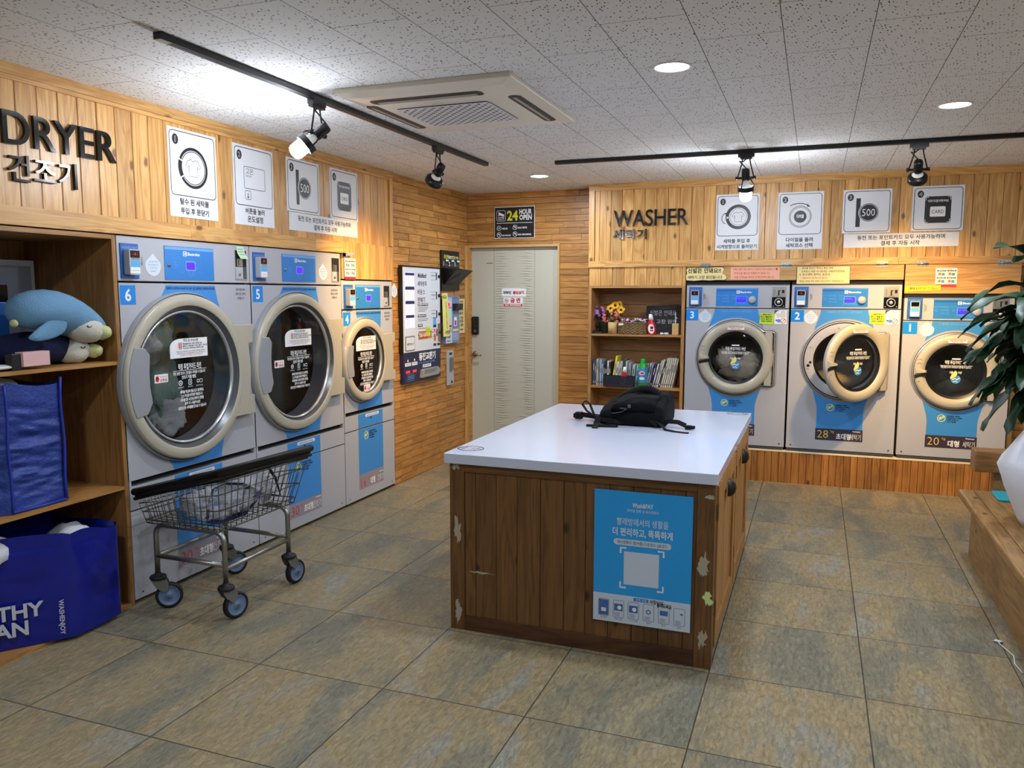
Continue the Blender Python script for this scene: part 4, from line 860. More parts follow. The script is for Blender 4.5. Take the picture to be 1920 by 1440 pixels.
def shirt(mb, u, v, s, wd, n):
    q = [(-.16, .5), (-.42, .42), (-.62, .1), (-.46, 0), (-.36, .14), (-.36, -.5), (.36, -.5), (.36, .14), (.46, 0), (.62, .1), (.42, .42), (.16, .5), (.08, .40), (-.08, .40)]
    mb.stroke([(u + a * s, v + b_ * s) for a, b_ in q], wd, n, True)
def poster(F, u0, u1, v0, v1, num, pict, lines, label, fv=None, th=.004):
    wd = u1 - u0; c = (u0 + u1) / 2
    mb = MB(F, 'paper_white').box(u0, u1, v0, v1, .001, th); n = th + .0006
    f0 = fv if fv is not None else v0 + .012
    mb.M('black_ink').stroke(rrect(u0 + .013, f0, u1 - .013, v1 - .014, .022), .0042, n, True)
    nu, nv = u0 + .052, v1 - .056
    mb.poly(circ(nu, nv, .021, 22, rv=.026), n).M('bright_white').txt(str(num), nu, nv - .014, .040, n + .0006, bold=.03).M('black_ink').txt(str(num), nu, nv - .014, .040, n + .0012, bold=-.004)
    cy = (f0 + v1) / 2 - .015
    if pict == 'door_in':
        mb.M('black_ink').flat_ring(c, cy - .005, .088, .103, n).flat_ring(c, cy - .005, .080, .0845, n).M('paper_white').flat_ring(c, cy - .005, .075, .108, n + .0003, 6, 158, 214).M('black_ink').flat_ring(c, cy - .005, .080, .106, n + .0006, 6, 162, 210)
        shirt(mb, c, cy - .005, .085, .0028, n)
    elif pict == 'screen':
        mb.M('black_ink').stroke(rrect(c - .085, cy - .055, c + .095, cy + .065, .008), .003, n, True).txt('고온', c - .068, cy + .028, .036, n, 'L').M('grey_ink').txt('HIGH', c - .068, cy + .008, .02, n, 'L').M('black_ink').stroke(rrect(c - .08, cy - .115, c - .032, cy - .068, .008), .0028, n, True).stroke([(c - .056, cy - .08), (c - .056, cy - .1)], .005, n).poly(circ(c - .056, cy - .103, .006, 10), n)
    elif pict == 'coin':
        mb.M('sign_black').rect(c - .075, cy - .105, c - .045, cy + .105, n).M('paper_white').poly(circ(c + .012, cy, .070, 32), n + .0004).M('sign_black').flat_ring(c + .012, cy, .061, .066, n + .0008).poly(circ(c + .012, cy, .058, 32), n + .0008).M('bright_white').txt('500', c + .012, cy - .026, .075, n + .0014, fit=.088, bold=-.005)
    elif pict == 'card':
        mb.M('sign_black').poly(rrect(c - .085, cy - .095, c + .085, cy + .095, .014), n).M('bright_white').txt('이곳에 카드를 터치해 주세요', c, cy + .055, .02, n + .0005, fit=.135, bold=.02)
        mb.poly(rrect(c - .05, cy - .05, c + .05, cy + .022, .008), n + .0005).M('black_ink').txt('CARD', c, cy - .027, .036, n + .001, fit=.078)
        mb.M('bright_white')
        for sx in (-1, 1):
            for sy in (-1, 1): mb.stroke([(c + sx * .079, cy + sy * .068), (c + sx * .079, cy + sy * .089), (c + sx * .062, cy + sy * .089)], .004, n + .0005)
    elif pict == 'door_turn':
        mb.M('sign_black').flat_ring(c + .006, cy, .072, .096, n).M('black_ink').flat_ring(c + .006, cy, .062, .0645, n)
        shirt(mb, c + .006, cy, .075, .0028, n)
        mb.stroke(circ(c - .075, cy - .01, .044, 10, 110, 250), .005, n).poly([(c - .10, cy + .036), (c - .078, cy + .030), (c - .086, cy + .014)][::-1], n).M('paper_white').poly([(c - .082, cy + .008), (c - .052, cy), (c - .082, cy - .02)][::-1], n + .0005).M('black_ink').stroke([(c - .088, cy + .012), (c - .06, cy - .004), (c - .088, cy - .022)], .005, n + .0008)
    elif pict == 'dial':
        mb.M('black_ink').flat_ring(c, cy - .012, .077, .081, n).flat_ring(c, cy - .012, .069, .072, n).M('sign_black').poly(circ(c, cy - .012, .046, 28), n).M('bright_white').txt('다이얼', c, cy - .02, .03, n + .0006, fit=.05, bold=.03)
        mb.M('black_ink').stroke(circ(c - .01, cy - .05, .138, 12, 118, 62), .006, n).poly([(c + .072, cy + .060), (c + .048, cy + .082), (c + .046, cy + .062)], n)
    mb.M('black_ink')
    for tx, v, f in lines: mb.txt(tx, c, v, .1, n, fit=f, bold=.025)
    return tag(mb.build('instruction_poster'), label, 'poster', 'numbered instruction posters')
F = FL()
poster(F, 3.176, 3.517, 1.882, 2.319, 1, 'door_in', [('탈수 된 세탁물', 1.948, .205), ('투입 후 문닫기', 1.902, .20)], 'white poster 1 with a shirt in a ring, nearest the DRYER letters', 1.99)
poster(F, 3.651, 3.996, 1.881, 2.319, 2, 'screen', [('버튼을 눌러', 1.948, .165), ('온도설정', 1.902, .135)], 'white poster 2 with a HIGH display box, above dryer 6', 1.99)
poster(F, 4.124, 4.462, 1.997, 2.318, 3, 'coin', [], 'white poster 3 with a 500 coin, above dryer 5', th=.005)
poster(F, 4.588, 4.928, 1.994, 2.321, 4, 'card', [], 'white poster 4 with a CARD symbol, right end of the dryer panel', th=.005)
mb = MB(F, 'paper_white').box(4.142, 4.919, 1.884, 1.993, .001, .003).M('black_ink').txt('동전 또는 포인트카드 모두 사용가능하며', 4.53, 1.948, .1, .0036, fit=.60, bold=.02).txt('결제 후 자동 시작', 4.53, 1.902, .1, .0036, fit=.265, bold=.02)
tag(mb.build('caption_strip'), 'wide white caption strip under posters 3 and 4 of the dryer panel', 'sign', 'caption strips')
F = FB()
poster(F, -.767, -.437, 1.840, 2.273, 1, 'door_turn', [('세탁물 투입 후', 1.898, .205), ('시계방향으로 돌려닫기', 1.855, .305)], 'white poster 1 with shirt, ring and turning arrow, above washer 3', 1.952)
poster(F, -.301, .027, 1.838, 2.270, 2, 'dial', [('다이얼을 돌려', 1.898, .195), ('세탁코스 선택', 1.855, .195)], 'white poster 2 with a round dial, above the gap of washers 3 and 2', 1.952)
poster(F, .163, .496, 1.949, 2.269, 3, 'coin', [], 'white poster 3 with a 500 coin, above the open washer 2', th=.005)
poster(F, .632, .968, 1.953, 2.274, 4, 'card', [], 'white poster 4 with a CARD symbol, above washer 1', th=.005)
mb = MB(F, 'paper_white').box(.180, .948, 1.842, 1.943, .001, .003).M('black_ink').txt('동전 또는 포인트카드 모두 사용가능하며', .565, 1.901, .1, .0036, fit=.585, bold=.02).txt('결제 후 자동 시작', .565, 1.858, .1, .0036, fit=.26, bold=.02)
tag(mb.build('caption_strip'), 'wide white caption strip under posters 3 and 4 of the washer panel', 'sign', 'caption strips')

# notes on the washer flaps
F = FB()
pts = [(-.985, 1.605), (-.99, 1.64), (-.98, 1.66), (-.988, 1.69), (-.975, 1.702), (-.93, 1.704), (-.90, 1.700), (-.86, 1.703), (-.82, 1.698), (-.78, 1.706), (-.70, 1.706), (-.69, 1.69), (-.705, 1.66), (-.675, 1.64), (-.668, 1.622), (-.685, 1.606), (-.75, 1.608), (-.80, 1.603), (-.86, 1.607), (-.92, 1.601)]
cx, cy = -.83, 1.654; big = [(cx + (u - cx) * 1.02, cy + (v - cy) * 1.10) for u, v in pts]
mb = MB(F, 'black_ink').poly(big[::-1] if False else big, .002, .005).M('note_cream').poly(pts, .005, .006).M('flower_leaf')
mb.txt('신발은 안돼요!!', -.845, 1.665, .1, .0066, fit=.26, bold=.03).M('black_ink').txt('세탁기 고장 원인됩니다', -.84, 1.618, .1, .0066, fit=.27, bold=.02)
tag(mb.build('paper_notice'), 'cream cloud-shaped notice with green writing, above washer 3', 'notice')
flat_note('paper_notice', F, R4(-.640, -.271, 1.607, 1.705), 'note_pink', [('고객님! 동전 사용 깜박하고 사용하고가면 속상합니다 ♥', -.455, 1.681, .34, 'red_ink', .02, .01), ('잔여도움 별도로 환불되지 않습니다', -.48, 1.651, .27, 'red_ink', .02, .01), ('다음 고객님을 위하여 꼭 확인부탁드립니다', -.46, 1.620, .30, 'red_ink', .02, .01)], 'pink paper notice with red handwriting on the long flap', 'notice')
mb = MB(F, 'black_plastic').box(-.148, .236, 1.570, 1.708, .001, .004).M('note_cream').box(-.143, .233, 1.574, 1.705, .004, .006)
for k, (tx, f, mt) in enumerate((('1. 세탁물 투입시 주머니 확인 부탁', .24, 'black_ink'), ('소독린스 버튼 아기옷에는 사용하지마세요', .31, 'black_ink'), ('2. 온수세탁 원하는 분은요', .22, 'black_ink'), ('* 찬물세탁은 탈색방지에 좋아요', .19, 'red_ink'), ('깨끗한 세탁을 위해 세제와 섬유유연제가 자동투입됩니다', .32, 'flower_leaf'))): mb.M(mt).txt(tx, -.125 + .012 * (k in (1, 3)), 1.686 - .0245 * k, .1, .0066, 'L', .01, fit=f)
tag(mb.build('paper_notice'), 'cream handwritten board with five lines, above washer 2', 'notice')
flat_note('paper_notice', F, [(.614, 1.514), (.848, 1.527), (.849, 1.561), (.614, 1.550)], 'note_lime', [('※ 선불제품 절대로 꺼내서 넣지 마십시오', .73, 1.531, .21, 'black_ink', .02, .03)], 'bright yellow-green strip of handwriting above washer 1', 'notice', th=.003)
def instr(F, u0, u1, v0, v1, label):
    mb = MB(F, 'bright_white').box(u0, u1, v0, v1, .001, .0025).M('red_ink').rect(u0 + .03 * (u1 - u0), v0 - .02, u1, v0 + .01, .0012); n = .003; wd, hg = u1 - u0, v1 - v0
    mb.M('navy_ink').txt('세탁기 사용 방법', (u0 + u1) / 2, v1 - .09 * hg, .1, n, fit=.5 * wd)
    for i in (0, 1):
        for j in (0, 1):
            a, b_ = u0 + wd * (.06 + .47 * i), v0 + hg * (.06 + .44 * j)
            mb.M('navy_ink').rect(a, b_ + .30 * hg, a + .42 * wd, b_ + .38 * hg, n).M('page_white').rect(a, b_, a + .42 * wd, b_ + .29 * hg, n).M('orange_ink').poly(circ(a + .13 * wd, b_ + .14 * hg, .07 * wd, 12), n + .0004).M('logo_blue').rect(a + .22 * wd, b_ + .04 * hg, a + .36 * wd, b_ + .2 * hg, n + .0004).M('bright_white').txt(('세제 자동', '세탁물 넣기', '동전 넣기', '코스 선택')[2 * i + j], a + .21 * wd, b_ + .315 * hg, .1, n + .0004, fit=.3 * wd)
    return tag(mb.build('instruction_sheet'), label, 'sheet', 'four-picture instruction sheets')
instr(FB(), .812, .951, 1.567, 1.684, 'four-picture instruction sheet above washer 1')
instr(FL(-3.010), 4.730, 4.870, 1.612, 1.737, 'four-picture instruction sheet above dryer 4')
mb = MB(FL(-3.0), 'steel').box(4.696, 4.735, 1.745, 1.772, -.005, 0); mb.add([(4.70, 1.748, 0), (4.735, 1.748, 0), (4.80, 1.765, .03), (4.80, 1.775, .03), (4.735, 1.770, 0), (4.70, 1.770, 0)], [(0, 1, 4, 5), (1, 2, 3, 4)])
tag(mb.build('hinge_bracket'), 'small loose steel hinge sticking out above dryer 4', 'hinge')
# 24 hour sign over the door
F = FB(6.83)
t_ = MB(F, 'bright_white').box(-2.753, -2.366, 1.992, 2.272, .001, .006).M('sign_black').box(-2.748, -2.371, 1.997, 2.267, .006, .008); n = .0086; t_.M('bright_white')
t_.stroke(rrect(-2.728, 2.148, -2.645, 2.240, .012), .003, n, True).txt('CCTV', -2.686, 2.158, .034, n, fit=.058, bold=.02).poly([(-2.712, 2.228), (-2.705, 2.200), (-2.662, 2.186), (-2.655, 2.202)], n).box(-2.712, -2.706, 2.19, 2.232, n - .001, n).poly([(-2.672, 2.182), (-2.66, 2.178), (-2.655, 2.184)], n)
t_.M('sign_yellow').txt('24', -2.577, 2.152, .118, n, fit=.105, bold=.03).M('bright_white').txt('HOUR', -2.452, 2.204, .06, n, fit=.118, bold=.035).txt('OPEN', -2.452, 2.154, .06, n, fit=.118, bold=.035).box(-2.728, -2.389, 2.126, 2.130, n - .001, n)
for (u, v, tx, f, no) in ((-2.706, 2.083, 'WI-FI', .052, 0), (-2.552, 2.088, 'NO PETS', .085, 1), (-2.706, 2.024, 'NO FOOD', .085, 1), (-2.552, 2.029, 'NO SMOKING', .125, 1)):
    t_.flat_ring(u, v, .0185, .022, n, 22).txt(tx, u + .029, v - .012, .1, n, 'L', .03, fit=f)
    if no: t_.stroke([(u - .014, v + .014), (u + .014, v - .014)], .004, n).poly(circ(u, v + .003, .008, 8), n)
    else: t_.stroke(circ(u, v - .006, .012, 8, 40, 140), .003, n).stroke(circ(u, v - .006, .006, 6, 40, 140), .003, n).poly(circ(u, v - .007, .003, 8), n)
tag(t_.build('opening_sign'), 'black 24 HOUR OPEN sign on the plank wall over the door', 'sign')
F = FB(6.868)
mb = MB(F, 'bright_white').box(-2.70, -2.461, 1.470, 1.545, .001, .003).M('navy_ink').txt('외부인', -2.645, 1.495, .1, .0036, fit=.078, bold=.05).M('red_ink').txt('출입금지', -2.535, 1.495, .1, .0036, fit=.105, bold=.05)
tag(mb.build('door_notice'), 'white no-entry notice with navy and red words, upper one on the door', 'notice')
mb = MB(F, 'bright_white').box(-2.683, -2.492, 1.374, 1.463, .001, .003).M('red_ink').rect(-2.679, 1.378, -2.496, 1.404, .0036).txt('금 연', -2.565, 1.418, .1, .0036, fit=.095, bold=.05).M('bright_white').txt('NO SMOKING', -2.587, 1.384, .1, .0042, fit=.155, bold=.03).M('red_ink').flat_ring(-2.650, 1.433, .015, .019, .0036, 20).stroke([(-2.662, 1.445), (-2.638, 1.421)], .004, .0036).M('black_ink').rect(-2.660, 1.430, -2.640, 1.435, .0038)
tag(mb.build('door_notice'), 'white NO SMOKING notice with red band, lower one on the door', 'notice')
# ---------------------------------------------------------------- machines and notes on the plank wall by the door
F = FL(-3.022)
t = thing('vending_machine', (-3.02, 5.84, 1.033), 'white wall-mounted laundry bag vending machine with a lit window', 'vending machine')
u0, u1, v0, v1 = 5.512, 6.175, 1.034, 1.704
mb = MB(F, 'vend_white').box(u0, u1, v0, v1, -.02, .03); n = .0308
mb.M('black_plastic').box(u0 - .006, u1 + .006, v1, v1 + .012, -.02, .034).box(u0 - .006, u0, v0, v1, -.02, .034).box(u1, u1 + .006, v0, v1, -.02, .034)
mb.M('vend_navy').txt('Mobiltech', 5.845, 1.625, .05, n, fit=.15, bold=.03, slant=.15)
mb.M('navy_ink')
for k, (tx, f) in enumerate((('세탁봉투', .165), ('바운스', .13), ('판매기', .13))): mb.txt(tx, 5.765, 1.558 - .066 * k, .1, n, 'L', .01, fit=f)
for k, (tx, f) in enumerate((('동전을 넣어주세요', .17), ('버튼을 눌러주세요', .13), ('세탁봉투', .065), ('바운스', .065))):
    v = (1.395, 1.305, 1.228, 1.155)[k]
    mb.M('caption_dark').rect(5.765, v, 5.765 + f + .015, v + .024, n).M('bright_white').txt(tx, 5.772, v + .006, .1, n + .0004, 'L', .02, fit=f)
    mb.M('grey_ink')
    for q in range((3, 2, 1, 2)[k]): mb.rect(5.768, v - .016 - .013 * q, 5.768 + (.18, .16, .13)[q], v - .012 - .013 * q, n)
for k in range(4):
    v = (1.600, 1.440, 1.285, 1.130)[k] + .04
    mb.M('grey_ink').stroke([(6.0, v - .03), (6.11, v - .03)], .002, n).stroke([(6.0, v + .03), (6.11, v + .03)], .002, n).M('black_ink').txt(('품절 세탁봉투', '세탁봉투 500원', '세탁봉투 500원', '바운스 500원')[k], 6.05, v, .1, n, fit=.08).M('black_plastic').rect(6.10, v - .03, 6.118, v + .03, n)
    mb.lathe(6.150, v, [(.013, .030), (.013, .040), (0, .042)], 12)
mb.M('orange_ink').rect(5.775, 1.128, 6.01, 1.193, n).M('bright_white').txt('상품 나오는 곳', 5.885, 1.148, .1, n + .0004, fit=.2, bold=.03)
mb.M('brushed_steel').box(6.125, 6.172, 1.095, 1.245, .03, .036).M('sticker_cyan').rect(6.04, 1.235, 6.10, 1.30, n).M('navy_ink').rect(6.04, 1.215, 6.10, 1.235, n).M('led_red').rect(6.052, 1.182, 6.085, 1.20, n).M('orange_ink').rect(6.05, 1.10, 6.09, 1.16, n).M('caption_dark').rect(6.04, 1.058, 6.095, 1.080, n).rect(6.115, 1.058, 6.168, 1.080, n).M('led_red').rect(6.132, 1.262, 6.146, 1.275, n)
mb.build('front_face', t)
w_ = MB(F, 'vend_light').box(5.552, 5.706, 1.225, 1.660, .029, .0315).M('vend_navy')
for k in range(4): w_.box(5.556, 5.70, 1.638 - .112 * k - (.0 if k else 0), 1.658 - .112 * k, .0315, .036).box(5.560, 5.698, 1.530 - .112 * k, 1.552 - .112 * k, .0315, .034) if k < 3 else None
w_.M('paper_white'); rnd = random.Random(2)
for k in range(4):
    for q in range(7): a = 5.562 + .019 * q; z0 = 1.556 - .112 * k if k < 3 else 1.228; w_.add([(a, z0, .0325), (a + .011, z0, .0325), (a + .011 + rnd.uniform(-.006, .006), z0 + .075, .0325), (a + rnd.uniform(-.006, .006), z0 + .078, .0325)], [(0, 1, 2, 3)])
w_.build('display_window', t)
MB(F, 'machine_side').poly(rrect(5.545, 1.046, 5.704, 1.162, .012), .03, .034).M('vend_white').poly(rrect(5.553, 1.052, 5.694, 1.152, .010), .034, .036).M('black_ink').txt('상품 꺼내는 곳', 5.62, 1.092, .1, .0366, fit=.115, bold=.02).build('pickup_flap', t)
t = thing('coin_changer', (-3.02, 5.84, .79), 'navy coin exchange machine under the white vending machine', 'machine')
mb = MB(F, 'vend_navy').box(5.518, 6.178, .792, 1.033, -.02, .028); n = .0288
mb.M('bright_white').txt('동전교환기', 5.93, .960, .1, n, fit=.30, bold=.04).M('panel_blue_light').txt('COIN  EXCHANGE  MACHINE', 5.925, .928, .1, n, fit=.29)
for k in (0, 1):
    a = 5.545 + .112 * k
    mb.M('gloss_black').rect(a, 1.002, a + .085, 1.022, n).M('bright_white').poly(circ(a + .045, .968, .010, 10), n).rect(a - .003, .925, a + .093, .952, n).M('black_ink').txt(('지폐 투입', '지폐 투입')[k], a + .045, .932, .1, n + .0004, fit=.07).M('led_red').poly(rrect(a + .012, .868, a + .078, .889, .004), n)
mb.M('bright_white').rect(5.845, .893, 5.995, .919, n).M('black_ink').txt('동전 나오는 곳', 5.92, .900, .1, n + .0004, fit=.12, bold=.02).M('panel_blue_light').stroke(rrect(5.575, .805, 5.695, .858, .004), .002, n, True)
for k in range(3): mb.rect(5.585, .818 + .012 * k, 5.685, .822 + .012 * k, n)
mb.build('front_face', t)
MB(F, 'vend_grey').poly([(5.79, .815), (5.80, .870), (5.83, .882), (6.09, .884), (6.13, .862), (6.128, .836), (6.09, .818)][::-1], .028, .05).M('machine_side').poly([(5.83, .845), (5.84, .875), (6.07, .877), (6.03, .845)][::-1], .0505, .051).build('coin_tray', t, bevel=.004)
drop = drop_sticker(FL(-3.024), 5.438, 1.467, 1.575, 'teardrop_sticker'); tag(drop, 'white teardrop sticker on the planks between dryer 4 and the vending machine', 'sticker')
flat_note('sticky_note', FL(-2.9905), [(5.906, 1.148), (5.972, 1.150), (5.976, 1.225), (5.908, 1.226)], 'note_green', [('기계 고장시', 5.94, 1.20, .05, 'black_ink', .01, 0), ('전화주세요', 5.94, 1.18, .05, 'black_ink', .01, 0)], 'lime green note stuck on the white vending machine', 'note', 'sticky notes on the machines')
# black price board with its pull-out tray
t = thing('tray_sign', (-3.02, 6.43, 1.522), 'black wall board with a tilted tray, beside the door', 'sign')
n = .0135
mb = MB(F, 'black_plastic').box(6.249, 6.612, 1.522, 1.868, .0, .013).M('sign_yellow').txt('포인트', 6.345, 1.800, .1, n, fit=.10, bold=.03).txt('전용', 6.505, 1.800, .1, n, fit=.06, bold=.03).M('bright_white').txt('충전기', 6.432, 1.800, .1, n, fit=.08, bold=.03).txt('카드', 6.570, 1.800, .1, n, fit=.05, bold=.03)
for k in range(3): a = 6.29 + .115 * k; mb.M('bright_white').txt(str(k + 1), a, 1.737, .05, n, bold=.03).poly(rrect(a + .045, 1.775, a + .10, 1.790, .006), n).M('grey_ink').rect(a + .02, 1.745, a + .085, 1.751, n).rect(a + .02, 1.735, a + .075, 1.741, n)
mb.build('sign_board', t)
A = [(6.256, 1.716, .013), (6.61, 1.720, .013), (6.61, 1.716, .15), (6.256, 1.716, .15)]
mb = MB(F, 'black_plastic').add([(6.256, 1.718, .013), (6.612, 1.718, .013), (6.612, 1.700, .15), (6.256, 1.700, .15), (6.29, 1.570, .013), (6.58, 1.570, .013)], [(0, 4, 3), (1, 2, 5), (3, 4, 5, 2)])
mb.M('tray_clear'); mb.M('grey_ink').add([(6.305, 1.60, .05), (6.39, 1.68, .13), (6.46, 1.60, .05)], [(0, 1, 2), (2, 1, 0)])
mb.build('tray', t)
# card charging kiosk, handwritten strips, coin return slot
t = thing('card_charger', (-3.02, 6.42, 1.06), 'small blue and white point card charging machine right of the vending machine', 'machine')
mb = MB(F, 'kiosk_blue').box(6.272, 6.556, 1.062, 1.477, 0, .035); n = .0356
mb.M('kiosk_white').rect(6.276, 1.066, 6.402, 1.462, n).M('navy_ink').txt('Mobiltech', 6.335, 1.078, .1, n + .0004, fit=.08, bold=.02).txt('카드 충전기', 6.48, 1.447, .1, n, fit=.1).txt('포인트카드', 6.338, 1.44, .1, n + .0004, fit=.1)
mb.M('led_red').rect(6.29, 1.385, 6.36, 1.415, n + .0004).M('note_pale_green').rect(6.30, 1.275, 6.395, 1.35, n + .0006).M('red_ink').rect(6.285, 1.205, 6.395, 1.222, n + .0004).rect(6.285, 1.37, 6.395, 1.376, n + .0004)
mb.M('bright_white').poly(rrect(6.445, 1.21, 6.505, 1.29, .008), n).M('red_ink').rect(6.458, 1.218, 6.492, 1.26, n + .0004).M('note_cream').rect(6.42, 1.165, 6.54, 1.185, n).M('kiosk_white')
for k in range(6): mb.rect(6.42, 1.09 + .011 * k, 6.54, 1.094 + .011 * k, n)
for k in range(4): mb.M('grey_ink').rect(6.285, 1.16 + .01 * k, 6.39, 1.164 + .01 * k, n + .0004)
mb.M('grey_ink').poly(circ(6.345, 1.125, .02, 12), n + .0004)
mb.build('front_face', t)
MB(F, 'black_plastic').add([(6.415, 1.345, .035), (6.55, 1.345, .035), (6.55, 1.408, .035), (6.415, 1.408, .035), (6.415, 1.36, .075), (6.55, 1.36, .075), (6.55, 1.41, .075), (6.415, 1.41, .075)], [(4, 5, 6, 7), (0, 1, 5, 4), (1, 2, 6, 5), (2, 3, 7, 6), (3, 0, 4, 7)]).M('gloss_black').rect(6.43, 1.372, 6.535, 1.40, .076).build('card_slot', t)
mb = MB(FL(-2.975), 'note_yellow').poly([(6.199, 1.128), (6.327, 1.127), (6.285, 1.501), (6.181, 1.499)], 0, .002); mb.M('black_ink')
mb.txt('4,5,6', 6.225, 1.455, .04, .0026, bold=.03).txt('카드충전기 사용안될시 전화주세요', 6.245, 1.43, .1, .0026, 'L', .02, fit=.24, rot=-84).txt('수정중', 6.28, 1.15, .035, .0026, bold=.03)
tag(mb.build('paper_notice'), 'long pale yellow handwritten strip on the vending machine edge', 'notice')
mb = MB(F, 'black_plastic').box(6.592, 6.600, 1.138, 1.449, 0, .004).M('note_cream').poly(R4(6.597, 6.742, 1.137, 1.448), .003, .005).M('black_ink')
for k in range(8): mb.txt(('카드충전', '하는법', '1. 카드를', '올리고', '2. 현금을', '넣은후', '3. 충전', '확인하세요')[k], 6.668, 1.415 - .036 * k, .1, .0056, fit=.085, bold=.03)
tag(mb.build('paper_notice'), 'tall cream handwritten note on black backing beside the door frame', 'notice')
t = thing('coin_return', (-3.02, 6.41, .688), 'tall narrow metal card dispenser strip on the planks near the door', 'machine')
MB(F, 'machine_grey').box(6.347, 6.478, .689, .994, 0, .015).M('gloss_black').rect(6.385, .956, 6.44, .978, .0156).M('brushed_steel').box(6.385, 6.442, .82, .935, .015, .03).build('front_plate', t, bevel=.003)
MB(F, 'gloss_black').lathe(6.43, .715, [(.012, .015), (.012, .02), (0, .02)], 14).build('lock', t)
# ---------------------------------------------------------------- built-in bookcase and what stands on it
YB = 6.90
t = thing('bookcase', (-1.4, 6.6, 0), 'pine built-in bookcase with open shelves between the plank strip and washer 3', 'bookcase')
MB(WORLD, 'shelf_wood_v').box(-1.803, -1.777, 6.6, YB + .02, 0, 1.562).build('side_panel', t)
MB(WORLD, 'shelf_wood_v').box(-1.020, -.994, 6.6, YB + .02, 0, 1.562).build('side_panel', t)
MB(WORLD, 'shelf_wood').box(-1.777, -1.020, 6.6, YB, 1.544, 1.562).build('top_board', t)
mb = MB(FB(), 'pine_boards'); boards(mb, [-1.800, -1.70, -1.60, -1.50, -1.41, -1.31, -1.21, -1.11, -1.02, -.99], 1.563, 1.716, -.02, -.002, 5); mb.build('header_panel', t)
MB(WORLD, 'shelf_wood').box(-1.777, -1.020, 6.604, YB, 1.142, 1.158).build('shelf_board', t)
MB(WORLD, 'shelf_wood').box(-1.777, -1.020, 6.604, YB, .698, .717).build('shelf_board', t)
MB(WORLD, 'shelf_wood').box(-1.777, -1.020, 6.604, YB, .10, .118).build('shelf_board', t)
mb = MB(WORLD, 'shelf_wood'); z = .0
while z < 1.55: mb.box(-1.777, -1.02, YB, YB + .018, z + .002, min(z + .098, 1.55)); z += .1
mb.build('back_panel', t)

S1, S2 = 1.158, .717
# flowers, pots, basket on the upper shelf
def flower(mb, c, r, pet, n, tilt, seed, core=None):
    rnd = random.Random(seed); d = Vector(tilt).normalized(); e1 = d.cross(Vector((0, 0, 1))).normalized(); e2 = d.cross(e1); c = Vector(c)
    mb.M(pet)
    for k in range(n):
        a = 2 * math.pi * k / n + rnd.uniform(-.2, .2); x = e1 * math.cos(a) + e2 * math.sin(a); s = e1 * -math.sin(a) + e2 * math.cos(a); rr = r * rnd.uniform(.85, 1.1)
        p = [c, c + x * rr * .5 + s * rr * .3 + d * .1 * r, c + x * rr + d * rnd.uniform(-.15, .25) * r, c + x * rr * .5 - s * rr * .3 + d * .1 * r]
        mb.add([tuple(q) for q in p], [(0, 1, 2, 3)], False, WORLD)
    if core: mb.M(core).blob(tuple(c + d * r * .08), (r * .3,) * 3, 0, 6, 8, 5)
t = thing('potted_flowers', (-1.69, 6.73, S1), 'dark pot of artificial purple and coral flowers at the left of the upper shelf', 'flowers')
MB(FT(), 'pot_green').lathe(-1.690, 6.73, [(0, S1 + .002), (.045, S1 + .002), (.052, S1 + .10), (.056, S1 + .105), (.050, S1 + .105), (.048, S1 + .09), (0, S1 + .09)], 24).build('pot', t)
mb = MB(WORLD); rnd = random.Random(11)
for k in range(58):
    a = Vector((rnd.gauss(0, 1), rnd.gauss(0, 1), rnd.gauss(0, 1))).normalized(); p = Vector((-1.745, 6.71, 1.325)) + Vector((a.x * .058, a.y * .05, a.z * .066))
    flower(mb, p, .016, 'flower_purple', 5, a + Vector((0, -.6, 0)), k)
mb.build('purple_blooms', t)
mb = MB(WORLD)
for k in range(34):
    a = Vector((rnd.gauss(0, 1), rnd.gauss(0, 1), rnd.gauss(0, 1))).normalized(); cc = ((-1.672, 6.70, 1.288), (-1.600, 6.70, 1.31), (-1.565, 6.70, 1.268))[k % 3]
    p = Vector(cc) + Vector((a.x * .034, a.y * .03, a.z * .032)); flower(mb, p, .020, 'flower_coral', 5, a + Vector((0, -.8, 0)), k)
mb.build('coral_blooms', t)
mb = MB(WORLD, 'flower_leaf')
for k in range(70):
    p = Vector((rnd.uniform(-1.80, -1.55), rnd.uniform(6.69, 6.77), rnd.uniform(1.235, 1.34))); d = Vector((rnd.uniform(-1, 1), rnd.uniform(-1, .4), rnd.uniform(-.5, 1))).normalized() * .035; s = d.cross(Vector((0, 1, .3))).normalized() * .010
    mb.add([tuple(p), tuple(p + d * .5 + s), tuple(p + d), tuple(p + d * .5 - s)], [(0, 1, 2, 3)], False, WORLD)
mb.tube([(-1.69, 6.73, S1 + .08), (-1.72, 6.72, 1.30)], .003).tube([(-1.69, 6.73, S1 + .08), (-1.60, 6.71, 1.29)], .003)
mb.build('leaves', t)
t = thing('flower_vase', (-1.607, 6.70, S1), 'pale bamboo vase holding yellow sunflowers on the upper shelf', 'vase')
MB(FT(), 'bamboo').lathe(-1.607, 6.665, [(0, S1 + .001), (.037, S1 + .001), (.039, S1 + .098), (.033, S1 + .098), (.032, S1 + .03), (0, S1 + .03)], 24).build('vase_body', t)
mb = MB(WORLD)
for k, (x, y, z, r) in enumerate(((-1.636, 6.70, 1.372, .038), (-1.594, 6.70, 1.398, .042), (-1.545, 6.70, 1.36, .038), (-1.568, 6.73, 1.405, .034))):
    for q in (0, 1): flower(mb, (x, y + .004 * q, z), r * (1 - .15 * q), 'flower_yellow', 13, (.15 * (k - 1), -1, .25), 10 * k + q, 'flower_brown')
    mb.M('flower_leaf').tube([(-1.607, 6.67, S1 + .04), (x, y + .01, z - .01)], .003)
mb.build('sunflower_blooms', t)
